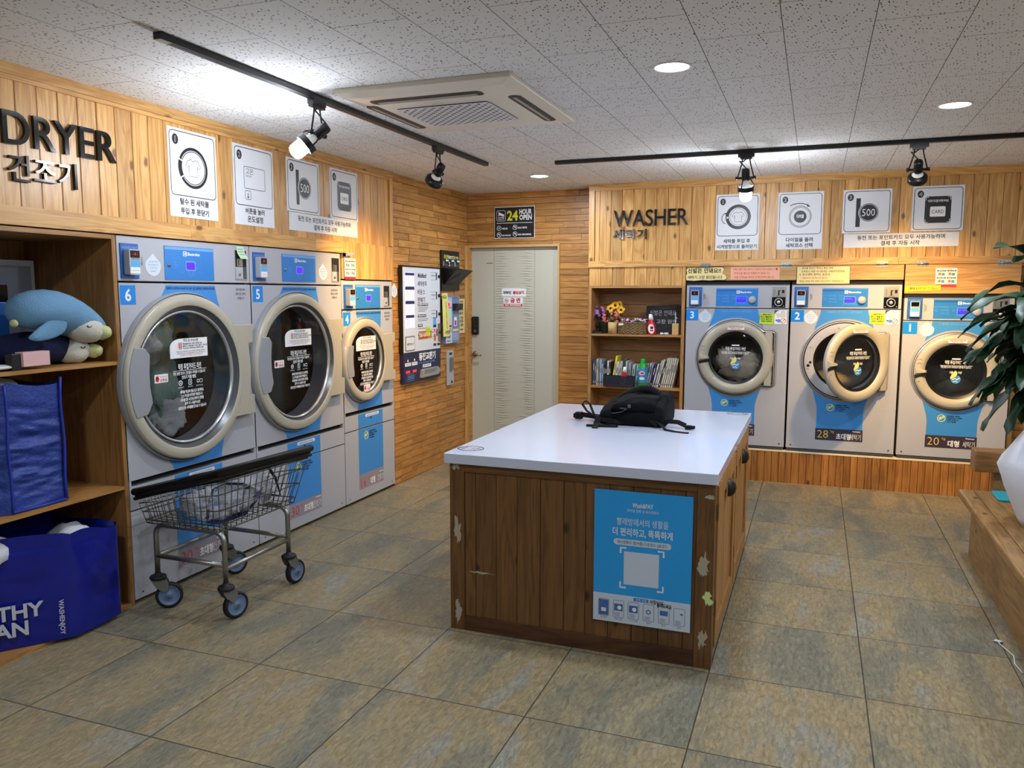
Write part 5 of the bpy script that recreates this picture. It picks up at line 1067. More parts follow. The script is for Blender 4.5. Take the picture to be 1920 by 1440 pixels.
t = thing('flower_basket', (-1.432, 6.69, S1), 'oval wicker basket of tiny pale dried flowers in the middle of the upper shelf', 'basket')
bk = []
for zz, k in ((0, .93), (.03, 1.0), (.06, 1.0), (.09, .97), (.098, .93)): bk.append([(-1.432 + .128 * k * math.cos(a), 6.69 + .075 * k * math.sin(a), S1 + .002 + zz) for a in [2 * math.pi * i / 40 for i in range(40)]])
mb = MB(WORLD, 'wicker').loft(bk)
for q in range(9): mb.tube([(-1.432 + .130 * math.cos(a), 6.69 + .077 * math.sin(a), S1 + .008 + .011 * q + .003 * math.sin(20 * a + q * math.pi)) for a in [2 * math.pi * i / 80 for i in range(80)]], .0045, 5, True)
mb.build('basket_body', t)
MB(FB(6.625), 'page_white').box(-1.546, -1.505, 1.232, 1.250, 0, .002).build('paper_tag', t)
mb = MB(WORLD); rnd = random.Random(4)
for k in range(95):
    a, r = rnd.uniform(0, 6.28), math.sqrt(rnd.random()); p = (-1.432 + .118 * r * math.cos(a), 6.69 + .062 * r * math.sin(a), S1 + .105 + rnd.uniform(0, .03) * (1 - r * .5))
    mb.M(rnd.choice(('petal_pale', 'petal_pale', 'cloth_white', 'flower_purple', 'flower_leaf'))).blob(p, (.009, .009, .008), .3, 6, 7, 5, seed=k)
mb.build('dried_flowers', t)

def squeeze_bottle(x, y, z, s, label, tilt=0):
    t = thing('detergent_bottle', (x, y, z), label, 'bottle', 'detergent bottles on the bookcase')
    def ring_(w_, d_, zz): return [(x + tilt * zz + w_ * math.cos(a), y + d_ * math.sin(a), z + zz * s) for a in [2 * math.pi * i / 24 for i in range(24)]]
    MB(WORLD, 'bottle_red').loft([ring_(w_ * s, d_ * s, zz) for w_, d_, zz in ((.030, .02, .001), (.036, .024, .006), (.038, .025, .045), (.034, .022, .08), (.024, .018, .102), (.021, .017, .118), (.018, .016, .124))]).build('bottle_body', t)
    MB(WORLD, 'bright_white').loft([ring_(w_ * s, w_ * s, zz) for w_, zz in ((.020, .122), (.018, .150), (.014, .168), (.012, .170))]).build('bottle_cap', t)
    Fb = FB(y - .0245 * s)
    MB(Fb, 'bright_white').poly([(x + tilt * (zz) + u, z + zz * s) for u, zz in [(.026 * s * math.cos(a), .048 + .040 * math.sin(a)) for a in [2 * math.pi * i / 20 for i in range(20)]]], .0005, .002).M('navy_ink').poly([(x + u, z + zz * s) for u, zz in [(.014 * s * math.cos(a), .058 + .012 * math.sin(a)) for a in [2 * math.pi * i / 16 for i in range(16)]]], .0025).M('red_ink').rect(x - .014 * s, z + .028 * s, x + .014 * s, z + .040 * s, .0025).build('bottle_label', t)
squeeze_bottle(-1.265, 6.655, S1, 1.0, 'red bottle with white cap beside the wicker basket', -.10)
t = thing('chalkboard', (-1.19, 6.78, S1), 'small black chalkboard leaning at the right of the upper shelf', 'chalkboard')
mb = MB(FB(6.78), 'chalk_black').poly(rrect(-1.342, S1 + .001, -1.03, 1.397, .012), 0, .006); n = .0066
mb.M('grey_ink').stroke(circ(-1.19, 1.385, .05, 8, 200, 340, rv=.012), .002, n).M('paper_white').txt('신발은 안돼요', -1.20, 1.318, .05, n, fit=.22, bold=-.01).txt('고장 원인', -1.17, 1.248, .04, n, fit=.17, bold=-.01)
mb.build('writing_board', t)
t = thing('pen_holder', (-1.075, 6.665, S1), 'square bamboo holder with a white brush at the right end of the upper shelf', 'holder')
MB(WORLD, 'bamboo').box(-1.100, -1.047, 6.64, 6.69, S1 + .001, 1.253).build('holder_body', t, bevel=.003)
MB(WORLD, 'paper_white').box(-1.079, -1.074, 6.66, 6.665, 1.25, 1.345).box(-1.078, -1.062, 6.659, 6.666, 1.295, 1.301).build('brush', t)
mb = MB(WORLD, 'bright_white').tube([(-1.195, 6.64, S1 + .010), (-1.150, 6.636, S1 + .010)], .009).M('black_ink').tube([(-1.180, 6.6395, S1 + .010), (-1.160, 6.637, S1 + .010)], .0093).M('cloth_white').tube([(-1.150, 6.636, S1 + .010), (-1.128, 6.634, S1 + .010)], .010)
tag(mb.build('marker_pen'), 'white marker pen lying in front of the chalkboard', 'marker')
mb = MB(WORLD, 'black_plastic').loft([[(-1.772, 6.63, S1 + .001), (-1.685, 6.625, S1 + .001), (-1.685, 6.66, S1 + .001), (-1.772, 6.66, S1 + .001)], [(-1.768, 6.632, S1 + .026), (-1.695, 6.628, S1 + .016), (-1.695, 6.658, S1 + .016), (-1.768, 6.658, S1 + .03)]], smooth=False).tube([(-1.74, 6.64, S1 + .022), (-1.72, 6.637, S1 + .04)], .004)
tag(mb.build('hole_punch'), 'small dark stationery tool lying at the left front of the upper shelf', 'tool')

# books along the lower shelf; x of the foot, thickness, height, lean (top shift), spine colour
BOOKS = [(-1.772, .017, .218, 0, (66, 104, 156), 'steel blue'), (-1.754, .012, .222, 0, (122, 84, 98), 'mauve'), (-1.741, .018, .222, 0, (192, 186, 160), 'cream'), (-1.722, .010, .220, 0, (168, 176, 160), 'grey-green'),
         (-1.711, .020, .218, 0, (150, 178, 206), 'light blue'), (-1.690, .011, .180, 0, (198, 204, 204), 'short pale grey'), (-1.678, .013, .172, 0, (64, 58, 96), 'short dark purple'), (-1.664, .017, .208, 0, (28, 28, 38), 'black'),
         (-1.646, .017, .210, .0, (224, 224, 218), 'white'), (-1.628, .014, .196, .0, (48, 38, 32), 'dark brown'), (-1.612, .020, .252, .040, (232, 214, 60), 'tall yellow leaning'), (-1.588, .026, .206, .026, (204, 200, 190), 'pale patterned leaning'),
         (-1.560, .018, .192, .022, (216, 206, 196), 'ivory leaning'), (-1.540, .016, .206, .014, (226, 220, 214), 'white-spined'), (-1.521, .026, .226, .012, (52, 70, 50), 'dark green'), (-1.493, .020, .214, .008, (180, 184, 176), 'sage grey'),
         (-1.471, .026, .200, .010, (150, 158, 160), 'blue-grey'), (-1.443, .030, .184, .016, (172, 184, 172), 'pale green'), (-1.411, .024, .184, .020, (150, 196, 196), 'light teal'), (-1.384, .014, .206, .026, (222, 220, 210), 'thin white leaning'),
         (-1.367, .020, .19, .02, (110, 120, 130), 'slate grey'), (-1.345, .016, .19, .026, (180, 186, 196), 'silver-grey'), (-1.327, .014, .196, .030, (150, 160, 180), 'dull blue'), (-1.311, .015, .200, .034, (206, 206, 202), 'off-white'),
         (-1.294, .013, .196, .036, (188, 180, 206), 'lavender'), (-1.279, .016, .200, .044, (58, 44, 106), 'deep purple'), (-1.261, .015, .196, .046, (214, 210, 204), 'pale grey leaning')]
for k in range(9): BOOKS.append((-1.243 + .0172 * k, .0165, (.226, .232, .222, .246, .247, .246, .248, .247, .245)[k], .060 - .001 * k, ((196, 190, 174), (214, 208, 192), (60, 58, 56), (206, 198, 178), (200, 192, 172), (208, 200, 182), (196, 188, 168), (206, 198, 180), (188, 178, 160))[k], ('cream', 'ivory', 'black-edged', 'tall cream', 'tall beige', 'tall cream', 'tall buff', 'tall cream', 'tall tan')[k]))
ORD = ['first', 'second', 'third', 'fourth', 'fifth', 'sixth', 'seventh', 'eighth', 'ninth', 'tenth', 'eleventh', 'twelfth', 'thirteenth', 'fourteenth', 'fifteenth', 'sixteenth', 'seventeenth', 'eighteenth']
for k, (x, wd, hg, ln, c_, cn) in enumerate(BOOKS):
    mn = 'book_%d_%d_%d' % c_
    if mn not in MATS: plain(mn, c_, .6, var=.06)
    x += .002; y0, y1 = 6.645, 6.645 + .145; z0 = S2 + .001
    mb = MB(WORLD, mn)
    def slab(a0, a1, yy0, yy1, zz0, zz1):
        sh = lambda z: ln * (z - z0) / hg
        p = [(a0 + sh(zz0), yy0, zz0), (a1 + sh(zz0), yy0, zz0), (a1 + sh(zz0), yy1, zz0), (a0 + sh(zz0), yy1, zz0), (a0 + sh(zz1), yy0, zz1), (a1 + sh(zz1), yy0, zz1), (a1 + sh(zz1), yy1, zz1), (a0 + sh(zz1), yy1, zz1)]
        mb.add(p, [(3, 2, 1, 0), (4, 5, 6, 7), (0, 1, 5, 4), (1, 2, 6, 5), (2, 3, 7, 6), (3, 0, 4, 7)])
    e = .0016
    slab(x, x + wd - .001, y0, y0 + e, z0, z0 + hg); slab(x, x + e, y0, y1, z0, z0 + hg); slab(x + wd - .001 - e, x + wd - .001, y0, y1, z0, z0 + hg)
    mb.M('page_white'); slab(x + e, x + wd - .001 - e, y0 + e, y1 - .003, z0 + .003, z0 + hg - .004)
    mb.M('grey_ink' if sum(c_) > 380 else 'page_white'); rnd = random.Random(k)
    h0 = z0 + hg * rnd.uniform(.45, .6); slab(x + wd * .3, x + wd * .62, y0 - .0006, y0, h0, h0 + hg * rnd.uniform(.15, .3)); slab(x + wd * .2, x + wd * .75, y0 - .0006, y0, z0 + .02, z0 + .03)
    n_ = len(BOOKS)
    where = ('%s book from the left end' % ORD[k]) if k < 18 else ('%s book from the right end' % ORD[n_ - 1 - k])
    tag(mb.build('book'), '%s book, %s of the lower shelf row' % (cn, where.replace(' book', '')), 'book', 'books on the lower bookcase shelf')
t = thing('storage_basket', (-1.53, 6.62, S2), 'dark navy perforated plastic basket in front of the books', 'basket')
mb = MB(WORLD, 'basket_navy'); x0, x1, y0, y1, z0, z1 = -1.655, -1.402, 6.575, 6.64, S2 + .001, .808
mb.box(x0 + .005, x1 - .005, y0 + .004, y1 - .004, z0, z0 + .004)
for yy in (y0, y1 - .003): mb.box(x0, x1, yy, yy + .003, z0 + .086, z1).box(x0, x1, yy, yy + .003, z0, z0 + .014)
for xx in (x0, x1 - .003): mb.box(xx, xx + .003, y0, y1, z0, z1)
for q in range(5): mb.box(x0, x1, y0, y0 + .003, z0 + .014 + .0155 * q, z0 + .024 + .0155 * q)
for q in range(25): a = x0 + (x1 - x0) * q / 24.0; mb.box(a - .0032, a + .0032, y0 - .0002, y0 + .0032, z0, z1)
mb.box(x0, x1, y1 - .003, y1, z0, z1)
mb.build('basket_body', t)
squeeze_bottle(-1.500, 6.607, S2 + .005, .95, 'small red bottle with white cap standing in the dark plastic basket', .13)
t = thing('detergent_bottle', (-1.327, 6.605, S2), 'green bleach bottle with blue label, right of the plastic basket', 'bottle', 'detergent bottles on the bookcase')
MB(FT(), 'bottle_green').lathe(-1.327, 6.605, [(0, S2 + .001), (.036, S2 + .001), (.039, S2 + .006), (.039, S2 + .16), (.033, S2 + .178), (.026, S2 + .188), (.0255, S2 + .20), (.019, S2 + .205)], 28).build('bottle_body', t)
MB(FT(), 'bottle_green').lathe(-1.327, 6.605, [(.021, S2 + .203), (.021, S2 + .236), (.019, S2 + .240), (0, S2 + .240)], 20).build('bottle_cap', t)
mb = MB(FT(), 'label_blue').lathe(-1.327, 6.605, [(.0393, S2 + .045), (.0396, S2 + .05), (.0396, S2 + .155), (.0393, S2 + .16)], 28)
mb.F = FB(6.565); mb.M('bright_white').poly(circ(-1.327, S2 + .122, .024, 18, rv=.016), .0, .0012).M('red_ink').poly(circ(-1.325, S2 + .122, .018, 16, rv=.009), .0018).M('bright_white').poly(circ(-1.327, S2 + .078, .022, 16, rv=.012), .0, .0012)
mb.build('bottle_label', t)
# ---------------------------------------------------------------- island counter and backpack
IX0, IX1, IY0, IY1, IZ = -1.480, -.335, 3.135, 4.790, .760
t = thing('island_counter', ((IX0 + IX1) / 2, 3.96, 0), 'worn brown wooden island cabinet in the middle of the room', 'counter')
F = FB(IY0)
mb = MB(WORLD, 'island_boards').box(IX0 + .02, IX1 - .04, IY0 + .03, IY1 - .02, .06, IZ)
mb.M('dark_gap').box(IX0 + .03, IX1 - .06, IY0 + .05, IY1 - .05, 0, .06)
boards_c = [-1.412, -1.36, -1.262, -1.165, -1.06, -.955, -.86, -.76, -.66, -.55, -.45, -.404]
mb.F = F; mb.M('island_boards'); boards(mb, boards_c, .05, .725, -.03, -.010, 3, .001)
mb.build('cabinet_body', t)
MB(F, 'island_boards').box(IX0, -1.412, 0, IZ, -.06, 0).build('corner_post', t, bevel=.002)
MB(F, 'island_boards').box(-.404, IX1, 0, IZ, -.06, 0).build('corner_post', t, bevel=.002)
MB(F, 'island_rail').box(-1.412, -.404, .722, IZ, -.03, -.001).build('top_rail', t, bevel=.0015)
MB(F, 'island_kick').box(-1.412, -.404, 0, .066, -.03, -.0005).build('kick_board', t, bevel=.0015)
def blotch(u, v, a, b_, seed):                     # worn patches of stripped varnish
    return [(u + a * math.cos(q) * (1 + 1.1 * mnoise.noise(Vector((math.cos(q) * 2.3, math.sin(q) * 2.3, seed * 3.7)))), v + b_ * math.sin(q) * (1 + 1.1 * mnoise.noise(Vector((math.cos(q) * 2.3 + 9, math.sin(q) * 2.3, seed * 3.7))))) for q in [2 * math.pi * i / 36 for i in range(36)]]
for (u, v, a, b_, s) in ((-1.452, .742, .018, .012, 1), (-1.443, .455, .013, .05, 2), (-1.442, .085, .013, .045, 3), (-.372, .42, .018, .04, 4), (-.372, .12, .018, .042, 5), (-.352, .706, .016, .010, 6), (-1.34, .272, .05, .004, 7), (-.352, .29, .016, .028, 9)):
    post = u < -1.41 or u > -.405
    MB(F, 'patch_grey' if s < 9 else 'globe_green').poly(blotch(u, v, a, b_, s), .0004 if post else -.0082, .0009 if post else -.0075).build('worn_patch', t)
# right side: framed cupboard doors facing the aisle
FRi = FR(IX1)
mb = MB(FRi, 'island_door').box(IY0 + .062, IY1, .72, IZ, -.05, -.012).box(IY1 - .06, IY1, 0, .72, -.05, -.002)
mb.M('dark_gap').box(IY0 + .06, IY1 - .06, .0, .075, -.05, -.02); mb.build('side_frame', t)
for k in range(2):
    a = 3.215 + .775 * k; b_ = a + .735
    d = MB(FRi, 'island_door').box(a, a + .07, .06, .735, -.012, .006).box(b_ - .07, b_, .06, .735, -.012, .006).box(a + .07, b_ - .07, .66, .735, -.012, .005).box(a + .07, b_ - .07, .06, .135, -.012, .005)
    boards(d, [a + .07 + (b_ - a - .14) * q / 6 for q in range(7)], .135, .66, -.012, -.006, k); d = d.build('cupboard_door', t, bevel=.0015)
    # cup pull
    ring_ = []
    for q in range(9):
        an = math.pi * q / 8; ring_.append([(IX1 + .006 + .030 * math.sin(an) * c_, 0, .640 + .045 * math.cos(an) - .02) for c_ in (0, 1)])
    mb = MB(WORLD, 'black_plastic'); yc = 3.60 if k == 0 else 4.33
    pts = []; f = []
    for q in range(9):
        an = math.pi * q / 8
        for p in range(7):
            bn = math.pi * p / 6; pts.append((IX1 + .006 + .034 * math.sin(an) * math.sin(bn) + .0005, yc - .05 * math.cos(bn) * (.4 + .6 * math.sin(an / 2 + .4)), .640 + .040 * math.cos(an)))
    for q in range(6):
        for p in range(6): i = q * 7 + p; f.append((i, i + 1, i + 8, i + 7))
    mb.add(pts, f, True).build('cup_handle', d)
    for zz in (.2, .6): MB(FRi, 'brass').box(a - .012, a + .004, zz, zz + .06, -.004, .0075).build('hinge', d)
ct = MB(WORLD, 'counter_white').box(-1.497, -.324, 3.112, 4.815, .760, .805).build('countertop', bevel=.003)
tag(ct, 'glossy white countertop slab on the wooden island', 'countertop')
def oval(u, v, a, b_, label):
    mb = MB(FT(.805), 'counter_white'); n = .0008
    mb.M('black_ink').stroke([(u + a * math.cos(q), v + b_ * math.sin(q)) for q in [2 * math.pi * i / 36 for i in range(36)]], .0055, n, True).stroke([(u - .5 * a, v - .7 * b_), (u - .5 * a, v + .7 * b_)], .003, n).stroke([(u - .2 * a, v - .4 * b_), (u + .2 * a, v - .4 * b_), (u + .2 * a, v + .4 * b_), (u - .2 * a, v + .4 * b_)], .003, n, False).stroke([(u + .5 * a, v - .7 * b_), (u + .5 * a, v + .7 * b_)], .003, n).stroke([(u + .6 * a, v), (u + .85 * a, v)], .006, n).stroke([(u - .85 * a, v), (u - .6 * a, v)], .006, n)
    tag(mb.build('oval_sticker'), label, 'sticker', 'oval stickers on the countertop')
oval(-1.425, 3.245, .058, .052, 'oval outline sticker on the front left corner of the white countertop')
oval(-.398, 4.755, .056, .045, 'oval outline sticker on the far right corner of the white countertop')
# poster on the island
F = FB(IY0 - .001); n = .0026
mb = MB(F, 'poster_blue').box(-.820, -.419, .142, .701, .0, .002).M('poster_pale').rect(-.820, .142, -.419, .262, .0023)
c = -.619
mb.M('paper_white').txt('Wash&PAY', c, .637, .026, n, fit=.085, bold=.02).txt('모바일 결제 앱 워시엔페이', c, .617, .014, n, fit=.128).txt('빨래방에서의 생활을', c, .562, .034, n, fit=.21).txt('더 편리하고, 똑똑하게', c, .518, .036, n, fit=.245, bold=.02)
mb.M('poster_pale').poly(rrect(c - .118, .475, c + .118, .501, .013), n).M('navy_ink').txt('워시엔페이 앱(어플) 다운로드 QR코드', c, .482, .017, n + .0005, fit=.205)
mb.M('poster_pale').rect(c - .074, .310, c + .070, .450, n).M('paper_white')
for sx in (-1, 1):
    for sy in (-1, 1): mb.stroke([(c + sx * .088, .380 + sy * .060), (c + sx * .088, .380 + sy * .084), (c + sx * .064, .380 + sy * .084)], .008, n)
mb.M('panel_blue').rect(c - .03, .243, c + .03, .258, n + .0004).M('paper_white').txt('결제 방법', c, .246, .012, n + .0008, fit=.045)
for k in range(6):
    a = -.797 + .0625 * k; lo = .165
    mb.M('grey_ink').stroke(rrect(a, lo, a + .044, lo + .072, .005), .0016, n, True)
    if k == 0: mb.M('poster_phone').rect(a + .002, lo + .003, a + .042, lo + .069, n + .0004).M('paper_white').rect(a + .012, lo + .018, a + .032, lo + .034, n + .0008)
    elif k in (1, 2): mb.M('poster_phone').rect(a + .004, lo + .028, a + .040, lo + .058, n + .0004).M('bright_white').poly(circ(a + .026, lo + .042, .009, 10), n + .0008)
    elif k == 3: mb.M('poster_phone').flat_ring(a + .022, lo + .040, .006, .010, n + .0004, 16)
    elif k == 4: mb.M('poster_phone').rect(a + .006, lo + .034, a + .038, lo + .054, n + .0004)
    else: mb.M('poster_phone').rect(a + .026, lo + .045, a + .036, lo + .052, n + .0004)
    mb.M('grey_ink')
    for q in range(3): mb.rect(a + .006, lo + .006 + .006 * q, a + .028, lo + .0075 + .006 * q, n + .0006)
    mb.txt(('앱 실행', '매장 선택', '기기 선택', '결제', '충전', '완료')[k], a + .022, lo - .011, .009, n)
mb.M('black_ink').txt('사장님이', c + .062, .242, .02, n + .001, fit=.055, bold=.02, rot=-2).txt('알려드려요', c + .095, .232, .02, n + .001, fit=.06, bold=.02, rot=-2)
tag(mb.build('payment_poster'), 'blue poster with white Korean writing on the front of the island', 'poster')

# black backpack lying on the counter
t = thing('backpack', (-.86, 4.27, .805), 'black backpack lying on the white countertop, straps spread out', 'backpack')
PROF = [(-.165, .006), (-.185, .03), (-.190, .075), (-.170, .115), (-.125, .140), (-.06, .158), (.02, .170), (.09, .172), (.14, .155), (.165, .11), (.17, .05), (.155, .006), (.05, .003), (-.08, .003)]
def spl(P, n_):
    out = []; k = len(P)
    for i in range(n_):
        f_ = i * k / n_; a = int(f_); f_ -= a; p0, p1, p2, p3 = (P[(a + d) % k] for d in (-1, 0, 1, 2))
        out.append(tuple(.5 * ((2 * p1[c_]) + (p2[c_] - p0[c_]) * f_ + (2 * p0[c_] - 5 * p1[c_] + 4 * p2[c_] - p3[c_]) * f_ * f_ + (3 * p1[c_] - p0[c_] - 3 * p2[c_] + p3[c_]) * f_ ** 3) for c_ in (0, 1)))
    return out
PR = spl(PROF, 56)
def bp_rings(x0, x1, yc, zb, sy, sz, n_, amp, seed, prof=PR, e0=.55, skew=0.0):
    rings = []
    for r in range(n_ + 1):
        f_ = r / n_; g = (math.sin(math.pi * min(1, max(0, f_)))) ** .35 if 0 < f_ < 1 else .0; g = e0 + (1 - e0) * g; g = max(g, .97) if .5 < f_ < .99 else (.9 if f_ >= .99 else g); g *= .80 + .28 * min(1, f_ / .62) - .06 * max(0, f_ - .7)
        if r == 0: g *= .6
        if r == n_: g *= .86
        x = x0 + (x1 - x0) * f_; ring_ = []
        for (py, pz) in prof:
            y = yc + py * sy * (.7 + .3 * g); z = zb + pz * sz * g * (1 + skew * (f_ - .5))
            q = Vector((x * 8, y * 8, z * 8 + seed)); k = mnoise.noise(q) + .6 * mnoise.noise(q * 2.6) + .5 * abs(mnoise.noise(q * Vector((1.2, 3.0, 4.0)) if False else Vector((q.x * .7, q.y * 3, q.z * 3))))
            up_ = min(1, pz / .05)
            ring_.append((x + amp * .4 * k, y - amp * .6 * k * up_, max(.8062, z + amp * k * up_)))
        rings.append(ring_)
    return rings
MB(WORLD, 'bag_black').loft(bp_rings(-1.066, -.712, 4.275, .805, 1.0, .86, 34, .015, 1.5)).build('main_body', t)
MB(WORLD, 'bag_black').loft(bp_rings(-.985, -.755, 4.165, .888, .50, .40, 22, .012, 7.5)).build('front_pocket', t)
MB(WORLD, 'bag_black').loft(bp_rings(-1.05, -.985, 4.16, .825, .45, .50, 12, .011, 4.5)).build('side_pocket', t)
MB(WORLD, 'zip_grey').tube([(-1.0, 4.09, .87), (-.97, 4.085, .872), (-.93, 4.078, .882), (-.90, 4.075, .90), (-.87, 4.08, .922), (-.83, 4.085, .935), (-.78, 4.09, .935)], .0025).build('zip_line', t)
MB(WORLD, 'zip_grey').box(-.935, -.905, 4.066, 4.074, .900, .905).box(-.893, -.878, 4.064, 4.074, .908, .924).build('zip_pull', t)
MB(WORLD, 'strap_black').tube([(-1.035, 4.27, .885), (-1.0, 4.29, .912), (-.96, 4.30, .938), (-.91, 4.31, .962), (-.87, 4.31, .976), (-.83, 4.31, .978), (-.79, 4.30, .966), (-.755, 4.29, .948), (-.73, 4.28, .93)], [.010, .018, .024, .026, .026, .025, .022, .018, .012], 14).build('shoulder_pad', t)
MB(WORLD, 'strap_black').tube([(-1.02, 4.20, .895), (-.98, 4.205, .918), (-.92, 4.21, .94), (-.88, 4.22, .95)], [.008, .012, .013, .008], 10).build('grab_handle', t)
sp = MB(WORLD, 'strap_black').ribbon([(-1.06, 4.20, .83), (-1.11, 4.20, .835), (-1.15, 4.20, .86), (-1.175, 4.20, .895), (-1.155, 4.195, .915), (-1.13, 4.19, .90), (-1.11, 4.18, .86), (-1.09, 4.17, .82)], .028, .004, (0, 1, 0)).ribbon([(-1.07, 4.22, .825), (-1.13, 4.22, .83), (-1.185, 4.215, .835), (-1.20, 4.215, .826)], .03, .005, (0, .7, .7)).build('waist_strap', t)
MB(WORLD, 'strap_black').box(-1.215, -1.18, 4.195, 4.235, .812, .848).box(-1.225, -1.212, 4.197, 4.204, .818, .842).box(-1.225, -1.212, 4.226, 4.233, .818, .842).build('buckle', sp)
sp = MB(WORLD, 'strap_black').ribbon([(-1.04, 4.10, .83), (-1.05, 4.075, .838), (-1.0, 4.06, .838), (-.955, 4.055, .834), (-.93, 4.05, .822), (-.945, 4.035, .812), (-1.0, 4.02, .809), (-1.07, 4.01, .808), (-1.10, 4.008, .807)], .022, .003, (0, .55, .85)).build('side_strap', t)
MB(WORLD, 'strap_black').box(-1.005, -.965, 4.045, 4.056, .822, .846).build('strap_buckle', sp)
MB(WORLD, 'strap_black').ribbon([(-1.045, 4.06, .85), (-1.05, 4.03, .825), (-1.045, 3.985, .809), (-1.042, 3.965, .808)], .03, .004, (1, 0, 0)).build('strap_end', sp)
sp = MB(WORLD, 'strap_black').ribbon([(-.755, 4.10, .845), (-.74, 4.085, .838), (-.715, 4.06, .825), (-.69, 4.03, .811), (-.64, 4.0, .809), (-.59, 3.985, .808), (-.565, 3.983, .808)], .016, .003, (.5, .8, .2)).ribbon([(-.785, 4.095, .868), (-.755, 4.09, .85), (-.73, 4.088, .825)], .05, .008, (.5, .2, .8)).build('lower_strap', t)
sp2 = MB(WORLD, 'strap_black').ribbon([(-.73, 4.14, .822), (-.69, 4.13, .838), (-.64, 4.12, .838), (-.60, 4.11, .824)], .024, .004, (.2, .6, .8)).build('waist_strap', t)
MB(WORLD, 'strap_black').box(-.60, -.57, 4.085, 4.12, .809, .826).box(-.572, -.552, 4.085, 4.094, .811, .824).box(-.572, -.552, 4.111, 4.12, .811, .824).build('buckle', sp2)
# ---------------------------------------------------------------- laundry cart
t = thing('laundry_cart', (-2.67, 3.08, 0), 'wire laundry cart with black rim on blue-grey wheels in front of the dryers', 'cart')
LEG = [(-2.875, 2.84), (-2.475, 2.84), (-2.48, 3.315), (-2.88, 3.32)]     # front left, front right, rear right, rear left
TOPZ = .415
def ubend(a, b_):
    (ax, ay), (bx, by) = a, b_; r = .05; p = [(ax, ay, .165), (ax, ay, TOPZ - r)]
    dx = (bx - ax); L_ = abs(dx); s = dx / L_; dy = (by - ay) / L_
    for q in range(1, 7): an = math.pi / 2 * q / 6; h = r * (1 - math.cos(an)); p.append((ax + s * h, ay + dy * h, TOPZ - r + r * math.sin(an)))
    for q in range(0, 7): an = math.pi / 2 * q / 6; h = L_ - r + r * math.sin(an); p.append((ax + s * h, ay + dy * h, TOPZ - r + r * math.cos(an)))
    p.append((bx, by, .165)); return p
MB(WORLD, 'brushed_steel').tube(ubend(LEG[0], LEG[1]), .0125, 10).build('leg_frame', t)
MB(WORLD, 'brushed_steel').tube(ubend(LEG[3], LEG[2]), .0125, 10).build('leg_frame', t)
for i, j, z in ((0, 1, .262), (1, 2, .245), (2, 3, .262), (3, 0, .262)):
    MB(WORLD, 'brushed_steel').tube([LEG[i] + (z,), LEG[j] + (z,)], .0115, 10).build('cross_rail', t)
TRAIL = [(.034, .030), (.012, .044), (.004, .045), (.022, .040)]
for (lx, ly), (dx, dy) in zip(LEG, TRAIL):
    cs = MB(FT(), 'wheel_black').lathe(lx, ly, [(0, .148), (.034, .148), (.038, .153), (.038, .160), (.034, .165), (.014, .166), (.014, .180), (0, .18)], 24).build('caster', t)
    d = Vector((dx, dy, 0)).normalized(); s = Vector((-d.y, d.x, 0)); wc = Vector((lx, ly, .0625)) + d * math.hypot(dx, dy)
    mb = MB(WORLD, 'fork_grey')
    for sg in (-1, 1):
        o = Vector((lx, ly, 0)) + s * sg * .019; q = [(-.030, .147), (.036, .147), (.046, .128), (.042, .092), (.022, .084), (-.012, .112)]
        A = [tuple(o + d * a + Vector((0, 0, z))) for a, z in q]; B = [tuple(o + s * sg * .003 + d * a + Vector((0, 0, z))) for a, z in q]
        k = len(q); mb.add(A + B, [tuple(range(k)), tuple(range(2 * k - 1, k - 1, -1))] + [(i, (i + 1) % k, k + (i + 1) % k, k + i) for i in range(k)])
    mb.add([tuple(Vector((lx, ly, .147)) + d * a + s * b_) for a, b_ in ((-.03, -.024), (.036, -.024), (.036, .024), (-.03, .024))], [(0, 1, 2, 3)])
    mb.build('fork', cs)
    Fw = lambda u, v, n: tuple(wc + d * u + Vector((0, 0, v)) + s * n)
    mb = MB(Fw, 'wheel_black').lathe(0, 0, [(.048, -.013), (.058, -.015), (.062, -.010), (.062, .010), (.058, .015), (.048, .013)], 40)
    mb.M('wheel_blue').lathe(0, 0, [(.048, .013), (.044, .014), (.042, .010), (.016, .012), (.013, .017), (0, .017)], 32).lathe(0, 0, [(.048, -.013), (.044, -.014), (.042, -.010), (.016, -.012), (.013, -.017), (0, -.017)], 32)
    mb.M('steel').lathe(0, 0, [(.005, -.019), (0, -.019)], 10).lathe(0, 0, [(.005, -.024), (.005, .024)], 10)
    mb.build('wheel', cs)
# basket: level bottom, rim tilted up towards the room
BOT = [(-2.885, 2.80, .432), (-2.462, 2.80, .432), (-2.462, 3.345, .432), (-2.885, 3.345, .432)]
RIM = [(-2.935, 2.785, .578), (-2.39, 2.72, .726), (-2.385, 3.395, .713), (-2.93, 3.44, .552)]
lerp = lambda a, b_, k: tuple(x + (y - x) * k for x, y in zip(a, b_))
bk = MB(WORLD, 'wire_steel')
def loop_at(k):
    return [lerp(BOT[i], RIM[i], k) for i in range(4)]
for k in (0, .10, .36, .63, .82): bk.tube(loop_at(k), .0028, 6, True)
for i, nn in ((0, 13), (1, 15), (2, 13), (3, 15)):
    j = (i + 1) % 4
    for q in range(nn): f_ = q / nn; bk.tube([lerp(BOT[i], BOT[j], f_), lerp(RIM[i], RIM[j], f_)], .0021, 5)
for q in range(1, 15): f_ = q / 15; bk.tube([lerp(BOT[0], BOT[3], f_), lerp(BOT[1], BOT[2], f_)], .0021, 5)
for q in range(1, 7): f_ = q / 7; bk.tube([lerp(BOT[0], BOT[1], f_), lerp(BOT[3], BOT[2], f_)], .0026, 5)
bk.build('wire_basket', t)
rm = MB(WORLD, 'bumper_black').tube(RIM, .017, 12, True)
